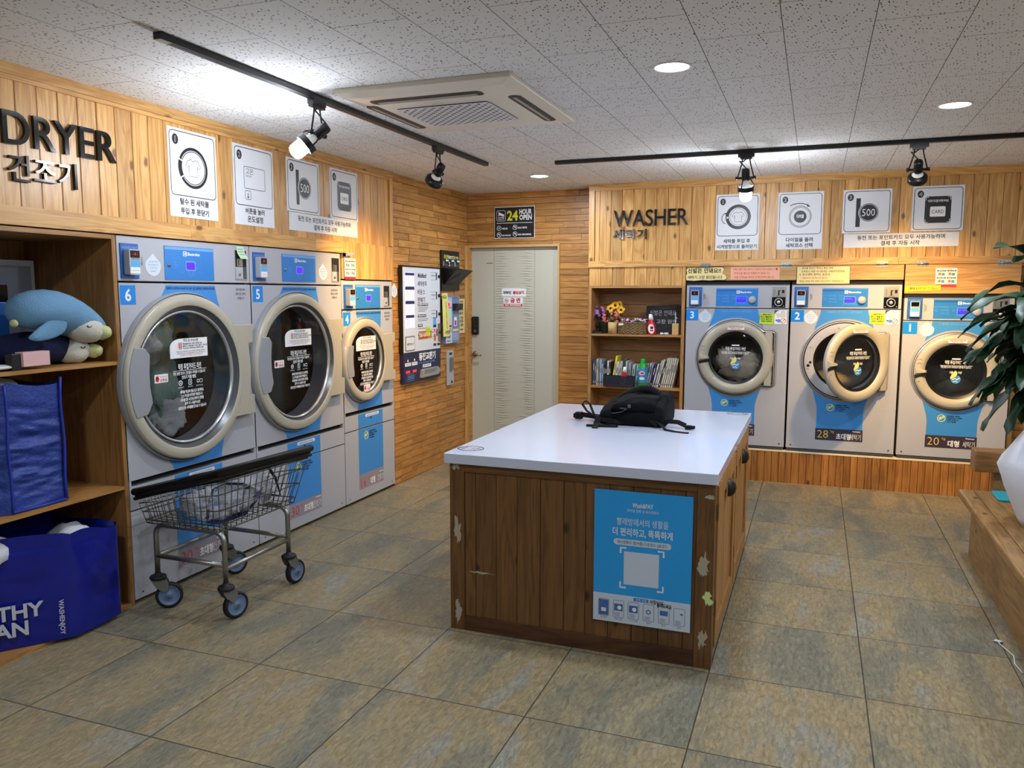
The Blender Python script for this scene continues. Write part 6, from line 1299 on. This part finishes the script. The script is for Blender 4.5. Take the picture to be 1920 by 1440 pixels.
low = [(x, y, z - .030) for x, y, z in [lerp(BOT[i], RIM[i], .985) for i in range(4)]]
rm.tube(low, .009, 8, True)
for i in range(4):
    j = (i + 1) % 4; rm.add([RIM[i], RIM[j], low[j], low[i]], [(0, 1, 2, 3)], False, WORLD)
rm.build('rim_bumper', t)
# clear bag with navy straps lying in the cart
t = thing('clear_bag', (-2.66, 3.10, .437), 'crumpled clear plastic bag with navy straps lying in the wire cart', 'bag')
MB(WORLD, 'clear_plastic').blob((-2.66, 3.02, .50), (.16, .16, .065), .55, 9, 34, 20, seed=3, flat=.438).blob((-2.64, 3.20, .525), (.13, .12, .085), .5, 9, 30, 18, seed=6, flat=.438).build('bag_body', t)
MB(WORLD, 'navy_strap').ribbon([(-2.62, 2.90, .45), (-2.63, 2.93, .53), (-2.64, 2.97, .575), (-2.62, 3.03, .59), (-2.58, 3.10, .575), (-2.54, 3.16, .53)], .026, .003, (.8, -.2, .5)).ribbon([(-2.68, 3.06, .58), (-2.62, 3.12, .615), (-2.58, 3.20, .635), (-2.55, 3.26, .635), (-2.52, 3.28, .57), (-2.50, 3.29, .48), (-2.55, 3.22, .50), (-2.56, 3.10, .555), (-2.54, 3.05, .50), (-2.52, 3.0, .45)], .022, .003, (.7, -.3, .5)).build('carry_strap', t)
MB(WORLD, 'navy_strap').add([(-2.53, 2.92, .445), (-2.50, 3.02, .445), (-2.49, 3.10, .50), (-2.50, 3.16, .555), (-2.53, 3.08, .50), (-2.56, 2.98, .46)], [(0, 1, 2, 3, 4, 5)], False, WORLD).add([(-2.60, 2.86, .443), (-2.52, 2.86, .443), (-2.50, 2.98, .448), (-2.60, 2.98, .450)], [(0, 1, 2, 3)], False, WORLD).build('navy_panel', t)

# ---------------------------------------------------------------- cubby shelves at the left
t = thing('cubby_shelf', (-3.02, 2.25, 0), 'tall wooden cubby unit holding plush toys and blue bags, left of dryer 6', 'shelf')
CB = -3.58
MB(WORLD, 'cubby_wood_v').box(CB, -3.018, 2.808, 2.830, 0, 1.765).build('side_panel', t, bevel=.001)
MB(WORLD, 'cubby_wood').box(CB, -3.018, 1.60, 2.808, 1.745, 1.765).build('top_board', t)
MB(WORLD, 'cubby_wood').box(CB, -3.020, 1.60, 2.808, 1.168, 1.184).build('shelf_board', t)
MB(WORLD, 'cubby_wood').box(CB, -3.020, 1.60, 2.808, .577, .592).build('shelf_board', t)
MB(WORLD, 'cubby_wood').box(CB, -3.018, 1.60, 2.808, .0, .016).build('bottom_board', t)
MB(WORLD, 'cubby_wood_v').box(CB - .012, CB, 1.60, 2.83, 0, 1.765).build('back_panel', t)
MB(WORLD, 'cubby_wood_v').box(CB, -3.018, 1.578, 1.60, 0, 1.765).build('side_panel', t)
struct(MB(WORLD, 'wall_paint').box(-4.1, -3.02, 1.40, 1.576, 0, 2.4).build('wall_left_near'))
S = 1.185
def plush(x0, spine, wid, hts, face_from, label, mat, flat, beak):
    """a lying penguin cushion: spine = (y, z) points tail to head, widths across x, heights."""
    t = thing('penguin_plush', (x0, (spine[0][0] + spine[-1][0]) / 2, flat), label, 'plush toy', 'penguin plush toys in the cubby')
    def ring_(k, grow=1.0, n_=24):
        y, z = spine[k]; a_ = spine[max(0, k - 1)]; b_ = spine[min(len(spine) - 1, k + 1)]; dy, dz = b_[0] - a_[0], b_[1] - a_[1]; L_ = math.hypot(dy, dz); ny, nz = -dz / L_, dy / L_
        out = []
        for i in range(n_):
            a = 2 * math.pi * i / n_; out.append((x0 + wid[k] * grow * math.cos(a), y + ny * hts[k] * grow * math.sin(a), max(flat, z + nz * hts[k] * grow * math.sin(a))))
        return out
    MB(WORLD, mat).loft([ring_(k) for k in range(len(spine))]).build('body', t, sub=1)
    return t, ring_
sp = [(2.362, 1.412), (2.372, 1.415), (2.42, 1.425), (2.51, 1.430), (2.60, 1.412), (2.69, 1.368), (2.75, 1.338), (2.795, 1.318), (2.805, 1.315)]
t, rg_ = plush(-3.11, sp, (.02, .06, .095, .112, .112, .10, .085, .055, .02), (.02, .052, .078, .094, .092, .082, .066, .045, .018), 6, 'light blue sleeping penguin plush lying on top of the navy one', 'plush_blue', 1.20, 1)
MB(WORLD, 'plush_white').blob((-3.075, 2.680, 1.342), (.076, .096, .063), .05, 4, 24, 16, Matrix.Rotation(math.radians(-18), 3, 'X'), 1).build('face_patch', t)
MB(WORLD, 'plush_beak').blob((-3.04, 2.748, 1.322), (.044, .038, .034), .1, 4, 18, 12, None, 2).build('beak', t)
MB(WORLD, 'black_ink').tube([(-3.004, 2.652 + .011 * math.cos(a), 1.357 + .008 * math.sin(a)) for a in [math.pi * (1 + q / 8) for q in range(9)]], .0022, 6).build('closed_eye', t)
MB(WORLD, 'plush_blue').loft([[(-3.025 + .012 * math.cos(a), 2.55 - .165 * k + .012 * math.cos(a), 1.375 - .062 * k + .040 * w_ * math.sin(a)) for a in [2 * math.pi * i / 14 for i in range(14)]] for k, w_ in ((0, 1.0), (.25, 1.15), (.55, 1.0), (.8, .7), (.95, .4), (1, .1))]).build('flipper', t, sub=1)
MB(WORLD, 'plush_beak').blob((-3.08, 2.352, 1.375), (.02, .014, .016), 0, 4, 10, 8).build('foot', t)
sp = [(2.33, 1.25), (2.34, 1.253), (2.385, 1.258), (2.465, 1.262), (2.55, 1.260), (2.63, 1.254), (2.70, 1.248), (2.75, 1.242), (2.765, 1.24)]
t, rg_ = plush(-3.20, sp, (.02, .06, .10, .115, .118, .112, .09, .06, .02), (.015, .04, .060, .072, .074, .070, .058, .040, .015), 5, 'navy sleeping penguin plush under the light blue one', 'plush_navy', S + .001, 1)
MB(WORLD, 'plush_white').blob((-3.135, 2.665, 1.240), (.072, .078, .060), .06, 4, 22, 14, None, 5, S + .001).build('face_patch', t)
MB(WORLD, 'plush_beak').blob((-3.095, 2.742, 1.236), (.044, .040, .032), .12, 4, 18, 12, None, 7).build('beak', t)
MB(WORLD, 'black_ink').tube([(-3.065, 2.665 + .011 * math.cos(a), 1.262 + .008 * math.sin(a)) for a in [math.pi * (1 + q / 8) for q in range(9)]], .0022, 6).build('closed_eye', t)
tag(MB(WORLD, 'pink_card').box(-3.078, -3.03, 2.345, 2.468, S + .012, S + .072).build('pink_box', bevel=.002), 'small pale pink box lying before the navy penguin plush', 'box')
tag(MB(WORLD, 'black_plastic').box(-3.078, -3.04, 2.300, 2.342, S + .001, S + .068).build('black_box', bevel=.003), 'small black box left of the pink box in the cubby', 'box')
mb = MB(FR(-3.10), 'beige_card').poly([(2.262 + .03 * math.cos(a), S + .044 + .03 * math.sin(a)) for a in [math.pi / 8 + math.pi / 4 * q for q in range(8)]], -.06, .0)
tag(mb.build('beige_box'), 'beige octagonal cardboard box at the left edge of the cubby shelf', 'box')
mb = MB(WORLD, 'cloth_white').loft([[(-3.09 + .06 * math.cos(a) * k, 2.05 + (y) , S + .014 + .012 * k * math.sin(a)) for a in [2 * math.pi * i / 14 for i in range(14)]] for y, k in ((-.2, .9), (0, 1), (.15, 1), (.24, .95), (.285, .7), (.30, .2))])
tag(mb.build('folded_cloth', sub=1), 'rolled white cloth at the front edge of the cubby shelf', 'cloth')
tag(MB(FR(-3.50), 'cloth_white').box(2.10, 2.795, S + .001, 1.652, -.02, 0).M('board_grey').box(2.12, 2.775, S + .02, 1.625, 0, .004).build('white_board'), 'framed grey-white board leaning at the back of the cubby', 'board')
mb = MB(WORLD, 'reader_blue').box(-3.46, -3.30, 2.05, 2.50, S + .001, 1.46).M('gloss_black').box(-3.462, -3.298, 2.048, 2.502, 1.46, 1.535)
tag(mb.build('storage_box', bevel=.004), 'blue box with black lid behind the light blue penguin', 'box')
# blue bags
def crinkle(mb, corners, z0, z1, seed, amp=.012, rows=64, cols=22, taper=0, vert=False):
    k = len(corners); rings = []
    for r in range(rows + 1):
        f_ = r / rows; ring_ = []
        for i in range(k):
            a, b_ = corners[i], corners[(i + 1) % k]
            for q in range(cols):
                g = q / cols; x = a[0] + (b_[0] - a[0]) * g; y = a[1] + (b_[1] - a[1]) * g
                ex, ey = b_[1] - a[1], -(b_[0] - a[0]); L_ = math.hypot(ex, ey); e = math.sin(math.pi * g) ** .5 * math.sin(math.pi * min(1, f_ * 1.1 + .05)) ** .5
                nz = mnoise.noise(Vector((x * 5, y * 5, f_ * (3 if vert else 11)) ) + Vector((seed, 0, 0))) - (.9 if not vert else .5) * abs(mnoise.noise(Vector((x * 7 + f_, y * 7, f_ * (6 if vert else 17))) + Vector((0, seed, 0)))) * 1.6 + .25 * mnoise.noise(Vector((x * 22, y * 22, f_ * (8 if vert else 30))))
                ring_.append((x + ex / L_ * (amp * nz * e + .018 * e), y + ey / L_ * (amp * nz * e + .018 * e), z0 + (z1(g, i) - z0) * f_))
        rings.append(ring_)
    return mb.loft(rings, cap=False)
t = thing('blue_bag', (-3.2, 2.37, .593), 'tall crinkled blue woven bag standing on the middle cubby shelf', 'bag', 'blue laundry bags in the cubby')
cs = [(-3.05, 2.515), (-3.42, 2.53), (-3.44, 1.98), (-3.32, 1.96), (-3.05, 2.262)]
crinkle(MB(WORLD, 'bag_blue_woven'), cs[::-1], .594, lambda g, i: 1.128 + .018 * math.sin(3 * g + i), 2, .024).build('bag_body', t)
MB(WORLD, 'bag_blue_edge').tube([(-3.043, 2.518 - .004 * math.sin(q), .60 + .054 * q) for q in range(11)], .006, 6).tube([(-3.046, 2.266 + .003 * math.sin(q), .60 + .053 * q) for q in range(11)], .005, 6).tube([(-3.046, 2.266, .602), (-3.044, 2.39, .600), (-3.043, 2.516, .602)], .006, 6).build('seam_piping', t)
t = thing('laundry_bundle', (-3.2, 2.3, .9), 'white laundry showing at the top of the woven blue bag', 'laundry')
MB(WORLD, 'cloth_white').blob((-3.21, 2.30, 1.05), (.13, .15, .10), .2, 5, 22, 14, seed=4).build('white_cloth', t)
t = thing('blue_bag', (-3.2, 2.4, .018), 'glossy dark blue bag with white slogan on the bottom cubby board', 'bag', 'blue laundry bags in the cubby')
cs = [(-2.945, 2.44), (-2.965, 2.70), (-3.42, 2.74), (-3.44, 2.0), (-3.36, 1.88)]
mb = crinkle(MB(WORLD, 'bag_blue_gloss'), cs, .019, lambda g, i: (.475, .445, .45, .48, .50)[i] * (1 - g) + (.475, .445, .45, .48, .50)[(i + 1) % 5] * g + .012 * math.sin(5 * g + i), 5, .010, vert=True)
mb.build('bag_body', t)
P0, P1 = Vector((-2.945, 2.44, 0)), Vector((-3.36, 1.88, 0)); dd = (P1 - P0).normalized(); nn_ = Vector((dd.y, -dd.x, 0)); nn_ = nn_ if nn_.x > 0 else -nn_
FBg = lambda u, v, n: tuple(P0 - dd * u + Vector((0, 0, v)) + nn_ * (.034 + n))
MB(FBg, 'bag_white_print').txt('ENJOY', -.275, .228, .085, 0, 'R', .03).txt('HEALTHY', -.115, .155, .085, 0, 'R', .03).txt('CLEAN', -.175, .082, .085, 0, 'R', .03).build('slogan_print', t)
MB(FBg, 'bag_white_print').txt('WASHENJOY', -.060, .205, .026, 0, 'L', .02, rot=-90).build('name_print', t)
tx = thing('laundry_bundle', (-3.2, 2.3, .3), 'white cloth showing in the opening of the glossy blue bag', 'laundry')
MB(WORLD, 'cloth_white').blob((-3.20, 2.16, .43), (.14, .17, .10), .2, 5, 22, 14, seed=6).blob((-3.12, 2.58, .40), (.10, .09, .065), .2, 5, 18, 12, seed=9).build('white_cloth', tx)
# ---------------------------------------------------------------- bench, plant, things on the bench
t = thing('wooden_bench', (1.2, 3.5, 0), 'low wooden bench with solid front along the right of the aisle', 'bench')
mb = MB(WORLD, 'bench_wood'); Y0, Y1 = 1.6, 5.045
mb.box(.800, .878, Y0, Y1, .355, .400)
mb.build('front_rail', t, bevel=.010)
mb = MB(WORLD, 'bench_wood_x'); y = Y1 - .02; rnd = random.Random(6); mb.M('bench_wood').box(.879, .985, Y0, Y1 - .001, .36, .399)
mb.M('bench_wood_x').box(.986, 1.75, Y0, 4.62, .36, .3985).box(.986, 1.75, 4.622, Y1, .36, .399)
mb.build('seat_board', t, bevel=.002)
mb = MB(WORLD, 'bench_wood_v') if 'bench_wood_v' in MATS else MB(WORLD, 'bench_wood')
mb.box(.868, .90, Y0, Y1 - .02, .012, .358).build('front_panel', t, bevel=.002)
MB(WORLD, 'bench_wood').box(.90, 1.7, Y1 - .06, Y1 - .022, .0, .358).build('end_panel', t)
MB(WORLD, 'bench_wood_x').box(.866, 1.55, 5.0, 5.14, .512, .630).build('arm_rail', t, bevel=.008)
MB(WORLD, 'bench_wood_v' if 'bench_wood_v' in MATS else 'bench_wood').box(.975, 1.075, 5.05, 5.14, .0, .513).build('arm_post', t, bevel=.004)
t = thing('potted_plant', (1.12, 4.36, .40), 'tall leafy plant in a white-wrapped pot on the bench', 'plant')
rings = []
for r, z in ((.17, .401), (.19, .44), (.235, .58), (.268, .68), (.255, .72), (.22, .78), (.185, .84), (.14, .90), (.09, .95)):
    ring_ = []
    for i in range(64):
        a = 2 * math.pi * i / 64; k = 1 + .035 * mnoise.noise(Vector((math.cos(a) * 3, math.sin(a) * 3, z * 4))) + .02 * math.sin(9 * a + z * 20)
        ring_.append((1.128 + r * k * math.cos(a), 4.36 + r * k * math.sin(a), z))
    rings.append(ring_)
MB(WORLD, 'wrap_white').loft(rings).build('pot_wrap', t)
canes = [[(1.05, 4.36, .85), (1.0, 4.37, 1.0), (.965, 4.38, 1.12), (.955, 4.39, 1.25), (.96, 4.40, 1.42)], [(1.15, 4.34, .85), (1.12, 4.36, 1.1), (1.06, 4.40, 1.4), (1.05, 4.42, 1.62)], [(1.0, 4.42, .88), (.96, 4.44, 1.02), (.93, 4.45, 1.12)]]
for cpath, r in zip(canes, (.021, .024, .014)): MB(WORLD, 'trunk_brown').tube(cpath, r, 12).build('trunk', t)
CR = Vector((-fw.y, fw.x, 0)) * -1
def leaf(mb, p0, direction, length, width, droop, seed, twist=.3):
    rnd = random.Random(seed); d = Vector(direction).normalized(); p = Vector(p0); n_ = 9; pts = []
    side = d.cross(Vector((0, 0, 1))); side = side.normalized() if side.length > .05 else Vector((1, 0, 0)); side = (side + Vector((0, 0, rnd.uniform(-twist, twist)))).normalized()
    for i in range(n_ + 1):
        f_ = i / n_; wd = width * (math.sin(math.pi * min(1, f_ * .86 + .10)) ** .7) * (1 if f_ < .98 else .2)
        up_ = side.cross(d).normalized(); rp = .010 * math.sin(f_ * 13 + seed)
        pts += [tuple(p - side * wd / 2 + up_ * (wd * .22 + rp)), tuple(p), tuple(p + side * wd / 2 + up_ * (wd * .22 - rp))]
        p = p + d * length / n_; d = (d + Vector((0, 0, -droop / n_))).normalized(); side = (side - d * side.dot(d)).normalized()
    mb.add(pts, [(3 * i + j, 3 * i + j + 1, 3 * i + j + 4, 3 * i + j + 3) for i in range(n_) for j in (0, 1)], True, WORLD)
mb = MB(WORLD, 'leaf_green')
yw = 4.40
# the long leaves one can tell apart, then the fill of the three heads
for k, (x, z, dx, dz, L_, wd, dr) in enumerate(((.99, 1.53, -.42, .9, .42, .062, 1.6), (.97, 1.50, -.7, .42, .38, .055, 1.8), (.96, 1.46, -.8, .25, .36, .06, 1.3), (.95, 1.44, -.8, -.05, .40, .062, .8), (.95, 1.42, -.85, -.3, .36, .066, .7), (.96, 1.36, -.75, -.28, .36, .06, .7), (.94, 1.33, -.8, -.3, .30, .06, .6), (.95, 1.27, -.9, .05, .34, .062, .9), (.96, 1.22, -.75, -.5, .32, .058, .5), (.94, 1.18, -.7, -.5, .34, .05, .5), (.95, 1.14, -.8, -.1, .33, .058, 1.2),
        (.95, 1.12, -.6, -.7, .34, .055, .4), (.97, 1.10, -.45, -.9, .30, .055, .3), (.98, 1.15, -.25, -.95, .28, .058, .3), (.99, 1.50, .1, 1, .40, .06, 1.2), (1.02, 1.52, .4, .9, .38, .06, 1.2), (1.0, 1.48, .2, .95, .36, .055, .8), (.985, 1.46, -.1, -.9, .20, .09, .6), (1.0, 1.40, .1, -.9, .22, .10, .4), (1.02, 1.30, .1, -.95, .24, .09, .4), (1.0, 1.22, .2, -.95, .24, .09, .4))):
    leaf(mb, (x + .015, yw, z), (dx, -.25 + .1 * (k % 3 - 1), dz), L_, wd * 1.3, dr, k)
rnd = random.Random(21)
for cx, cz, nn in ((.965, 1.42, 26), (.96, 1.22, 30), (1.06, 1.60, 16), (1.05, 1.3, 20)):
    for q in range(nn):
        a = rnd.uniform(0, 6.283); el = rnd.uniform(-.9, .55 if cz < 1.3 else .9)
        leaf(mb, (cx, yw, cz + rnd.uniform(-.08, .06)), (math.cos(a), math.sin(a), el), rnd.uniform(.20, .30), rnd.uniform(.06, .085), rnd.uniform(.6, 1.6), 50 + q + int(cz * 100))
mb.build('foliage', t)
mb = MB(FT(.400), 'teal_plastic').poly(rrect(.955, 4.80, 1.12, 5.02, .03), .0005, .012)
tag(mb.build('teal_tray', bevel=.003), 'flat teal plastic tray on the bench under the plant', 'tray')
mb = MB(WORLD, 'cloth_white').tube([(.795, 3.86, .004), (.802, 3.80, .004), (.815, 3.76, .004), (.83, 3.70, .004), (.818, 3.62, .004), (.828, 3.54, .004)], .0025, 6).blob((.80, 3.84, .005), (.02, .012, .004), .5, 6, 10, 6)
tag(mb.build('loose_thread'), 'white loose thread on the floor beside the bench', 'thread')

# ---------------------------------------------------------------- on the ceiling
t = thing('ceiling_air_conditioner', (-1.62, 3.63, 2.4), 'off-white square ceiling air conditioner with diamond grille', 'air conditioner')
F = FD(2.4)
x0, x1, y0, y1 = -2.045, -1.200, 3.150, 4.085
mb = MB(F, 'ac_white').poly(rrect(x0, -y1, x1, -y0, .015, 3), 0, .022); mb.add([(x0 + .006, -y1 + .006, .022), (x1 - .006, -y1 + .006, .022), (x1 - .006, -y0 - .006, .022), (x0 + .006, -y0 - .006, .022), (x0 + .06, -y1 + .06, .034), (x1 - .06, -y1 + .06, .034), (x1 - .06, -y0 - .06, .034), (x0 + .06, -y0 - .06, .034)], [(0, 1, 5, 4), (1, 2, 6, 5), (2, 3, 7, 6), (3, 0, 4, 7), (4, 5, 6, 7)])
mb.M('ac_grey').rect(-1.69, -3.424, -1.63, -3.418, .0346)
mb.build('fascia_panel', t, bevel=.003)
for a0, a1, b0, b1, k in ((-1.94, -1.39, 3.272, 3.350, 0), (-1.315, -1.255, 3.40, 3.96, 1), (-2.01, -1.95, 3.36, 3.90, 1)):
    mb = MB(F, 'ac_dark').poly(rrect(a0, -b1, a1, -b0, .028), .030, .0352)
    mb.M('ac_grey')
    if k: mb.poly(rrect(a0 + .018, -b1 + .03, a1 - .026, -b0 - .03, .006), .0353, .0375)
    else: mb.poly(rrect(a0 + .03, -b1 + .012, a1 - .03, -b0 - .036, .006), .0353, .0375)
    mb.build('air_slot', t)
g0, g1, h0, h1 = -1.90, -1.43, 3.46, 3.87
mb = MB(F, 'ac_dark').poly(rrect(g0, -h1, g1, -h0, .02), .033, .0352); mb.M('bright_white')
nd = 19
def clipseg(c, sg):
    # line v = sg*u + c inside the grille rectangle
    ps = []
    for u in (g0, g1):
        v = sg * u + c
        if -h1 <= v <= -h0: ps.append((u, v))
    for v in (-h1, -h0):
        u = (v - c) / sg
        if g0 < u < g1: ps.append((u, v))
    return ps[:2] if len(ps) >= 2 else None
for sg in (-1, 1):
    cmin, cmax = (-h1 - g1, -h0 - g0) if sg == 1 else (-h1 + g0, -h0 + g1)
    cc = cmin
    while cc < cmax:
        s_ = clipseg(cc, sg)
        if s_: mb.stroke(s_, .017, .0385 if sg > 0 else .0392)
        cc += .046
mb.stroke(rrect(g0, -h1, g1, -h0, .02), .012, .039, True)
mb.build('intake_grille', t)

def track(a, b_, label):
    t = MB(WORLD, 'track_black')
    (ax, ay), (bx, by) = a, b_; hw = .017
    if abs(bx - ax) < abs(by - ay): t.box(ax - hw, ax + hw, ay, by, 2.375, 2.3995); t.M('ac_dark').box(ax - .004, ax + .004, ay + .06, by, 2.3742, 2.376).M('tape_grey').box(ax - hw + .002, ax + hw - .002, ay, ay + .055, 2.3735, 2.375)
    else: t.box(ax, bx, ay - hw, ay + hw, 2.375, 2.3995)
    tag(t.build('track_rail'), label, 'track', 'ceiling lighting tracks')
track((-2.172, 2.262), (-2.172, 5.235), 'black lighting track on the ceiling in front of the dryers')
track((-1.705, 5.345), (1.9, 5.345), 'black lighting track on the ceiling in front of the washers')

def spot(px, py, axis, aim, bulb, label, length=.15, lampw=None, lampcol=None):
    """track head hanging at (px, py); axis: track direction; aim: direction the lamp points."""
    t = thing('track_spotlight', (px, py, 2.375), label, 'spotlight', 'spotlights on the ceiling tracks')
    ax = Vector((1, 0, 0)) if axis == 0 else Vector((0, 1, 0))
    d = Vector(aim).normalized(); P = Vector((px, py, 2.375)); bar = ax
    mb = MB(WORLD, 'lamp_black')
    ex, ey = (.05, .017) if axis == 0 else (.017, .05)
    mb.box(px - ex, px + ex, py - ey, py + ey, 2.352, 2.375).box(px - ex * .7, px + ex * .7, py - ey, py + ey, 2.340, 2.352)
    mb.build('track_adapter', t)
    piv = P + Vector((0, 0, -length)) + d * .0; hw = .05
    arms = MB(WORLD, 'lamp_black')
    for sg in (-1, 1): arms.tube([tuple(P + ax * sg * .022 + Vector((0, 0, -.03))), tuple(P + ax * sg * .026 + Vector((0, 0, -.06))), tuple(piv + ax * sg * hw)], .004, 8)
    arms.build('yoke_arm', t)
    MB(WORLD, 'lamp_black').tube([tuple(P + Vector((0, 0, -.034))), tuple(P + ax * -.02 + Vector((0, 0, -.05))), tuple(P - ax * .042 + Vector((0, 0, -.065)) - d * .02), tuple(P - ax * .03 + Vector((0, 0, -.085)) - d * .03), tuple(piv - d * .055 + Vector((0, 0, .01)))], .0035, 8).build('power_cord', t)
    e1 = d.cross(ax).normalized() if abs(d.dot(ax)) < .95 else d.cross(Vector((0, 0, 1))).normalized(); e2 = d.cross(e1)
    Fh = lambda u, v, n: tuple(piv + e1 * u + e2 * v + d * n)
    hd = MB(Fh, 'lamp_black').lathe(0, 0, [(0, -.062), (.022, -.060), (.025, -.05), (.025, .012), (.022, .016)], 24)
    hd.tube([tuple(piv - ax * hw), tuple(piv + ax * hw)], .007, 8)
    for sg in (-1, 1): hd.tube([tuple(piv + ax * sg * hw), tuple(piv + ax * sg * (hw + .012))], .011, 10)
    hd = hd.build('lamp_socket', t)
    if bulb:
        rgm = MB(Fh, 'lamp_black').ring(0, 0, .046, .050, .052, .082, 32)
        for q in range(3): a = 2 * math.pi * q / 3 + .5; rgm.tube([Fh(.024 * math.cos(a), .024 * math.sin(a), .0), Fh(.044 * math.cos(a), .044 * math.sin(a), .035), Fh(.048 * math.cos(a), .048 * math.sin(a), .06)], .004, 6)
        rgm.build('guard_ring', t)
        MB(Fh, 'lamp_white').lathe(0, 0, [(.018, .012), (.022, .03), (.033, .06), (.034, .078)], 24).build('bulb_neck', t)
        MB(Fh, 'bulb_glow').lathe(0, 0, [(.033, .078), (.036, .095), (.036, .128), (.030, .142), (.016, .150), (0, .152)], 28).build('bulb', t)
    else:
        MB(Fh, 'lamp_white').lathe(0, 0, [(.018, .014), (.020, .024), (.032, .036)], 20).build('bulb_neck', t)
        mb = MB(Fh, 'lamp_black').lathe(0, 0, [(.032, .036), (.048, .044), (.055, .052), (.056, .078), (.052, .082), (.050, .078)], 36)
        for q in range(22): a = 2 * math.pi * q / 22; c_, s_ = math.cos(a), math.sin(a); mb.add([(.030 * c_, .030 * s_, .033), (.052 * c_, .052 * s_, .046), (.052 * c_, .052 * s_, .052), (.030 * c_, .030 * s_, .042)], [(0, 1, 2, 3)])
        mb.build('lamp_housing', t)
        MB(Fh, 'par_glow').lathe(0, 0, [(.050, .076), (.0, .078)], 28).build('lamp_lens', t)
        ld = bpy.data.lights.new('spot_beam', 'SPOT'); ld.energy = lampw or PAR_W; ld.color = lampcol or PAR_COL; ld.spot_size = math.radians(80); ld.spot_blend = 1.0; ld.shadow_soft_size = .045
        lo = bpy.data.objects.new('spot_beam', ld); C.objects.link(lo); lo.parent = t
        lo.matrix_parent_inverse = Matrix.Identity(4); lo.location = (piv + d * .085) - P; lo.rotation_euler = d.to_track_quat('-Z', 'Y').to_euler()
    return t
spot(-2.172, 3.215, 1, (-.62, -.45, -.64), True, 'lit bare-bulb spotlight on the dryer track, above dryer 6')
spot(-2.172, 4.475, 1, (-.85, .52, -.92), False, 'black ribbed spotlight on the dryer track, near the air conditioner')
spot(-.445, 5.345, 0, (.0, .45, -.9), True, 'lit bare-bulb spotlight on the washer track, above poster 1')
spot(.532, 5.345, 0, (.06, .80, -.78), False, 'black ribbed spotlight on the washer track, above poster 4', lampw=100)

def downlight(x, y, label, group=None):
    t = thing('ceiling_downlight', (x, y, 2.4), label, 'downlight', 'round recessed downlights')
    MB(FD(2.4), 'white_plastic').lathe(x, -y, [(.078, 0), (.077, .004), (.070, .005), (.067, .002)], 40).build('trim_ring', t)
    MB(FD(2.4), 'downlight_glow').lathe(x, -y, [(.068, .0015), (0, .002)], 36).build('light_lens', t)
    ld = bpy.data.lights.new('downlight_lamp', 'AREA'); ld.shape = 'DISK'; ld.size = .13; ld.energy = DOWN_W; ld.color = DOWN_COL
    lo = bpy.data.objects.new('downlight_lamp', ld); C.objects.link(lo); lo.parent = t; lo.location = (0, 0, -.008)
for (x, y), lb in zip(DOWNLIGHTS, ('lit round downlight right of the air conditioner, the nearest one', 'lit round downlight near the washer track at the right', 'lit round downlight near the door corner, the farthest one')): downlight(x, y, lb)
for x, y in DOWN_ADDED: downlight(x, y, 'added round downlight out of view, lifting the room light')
bpy.data.objects.remove(_to)
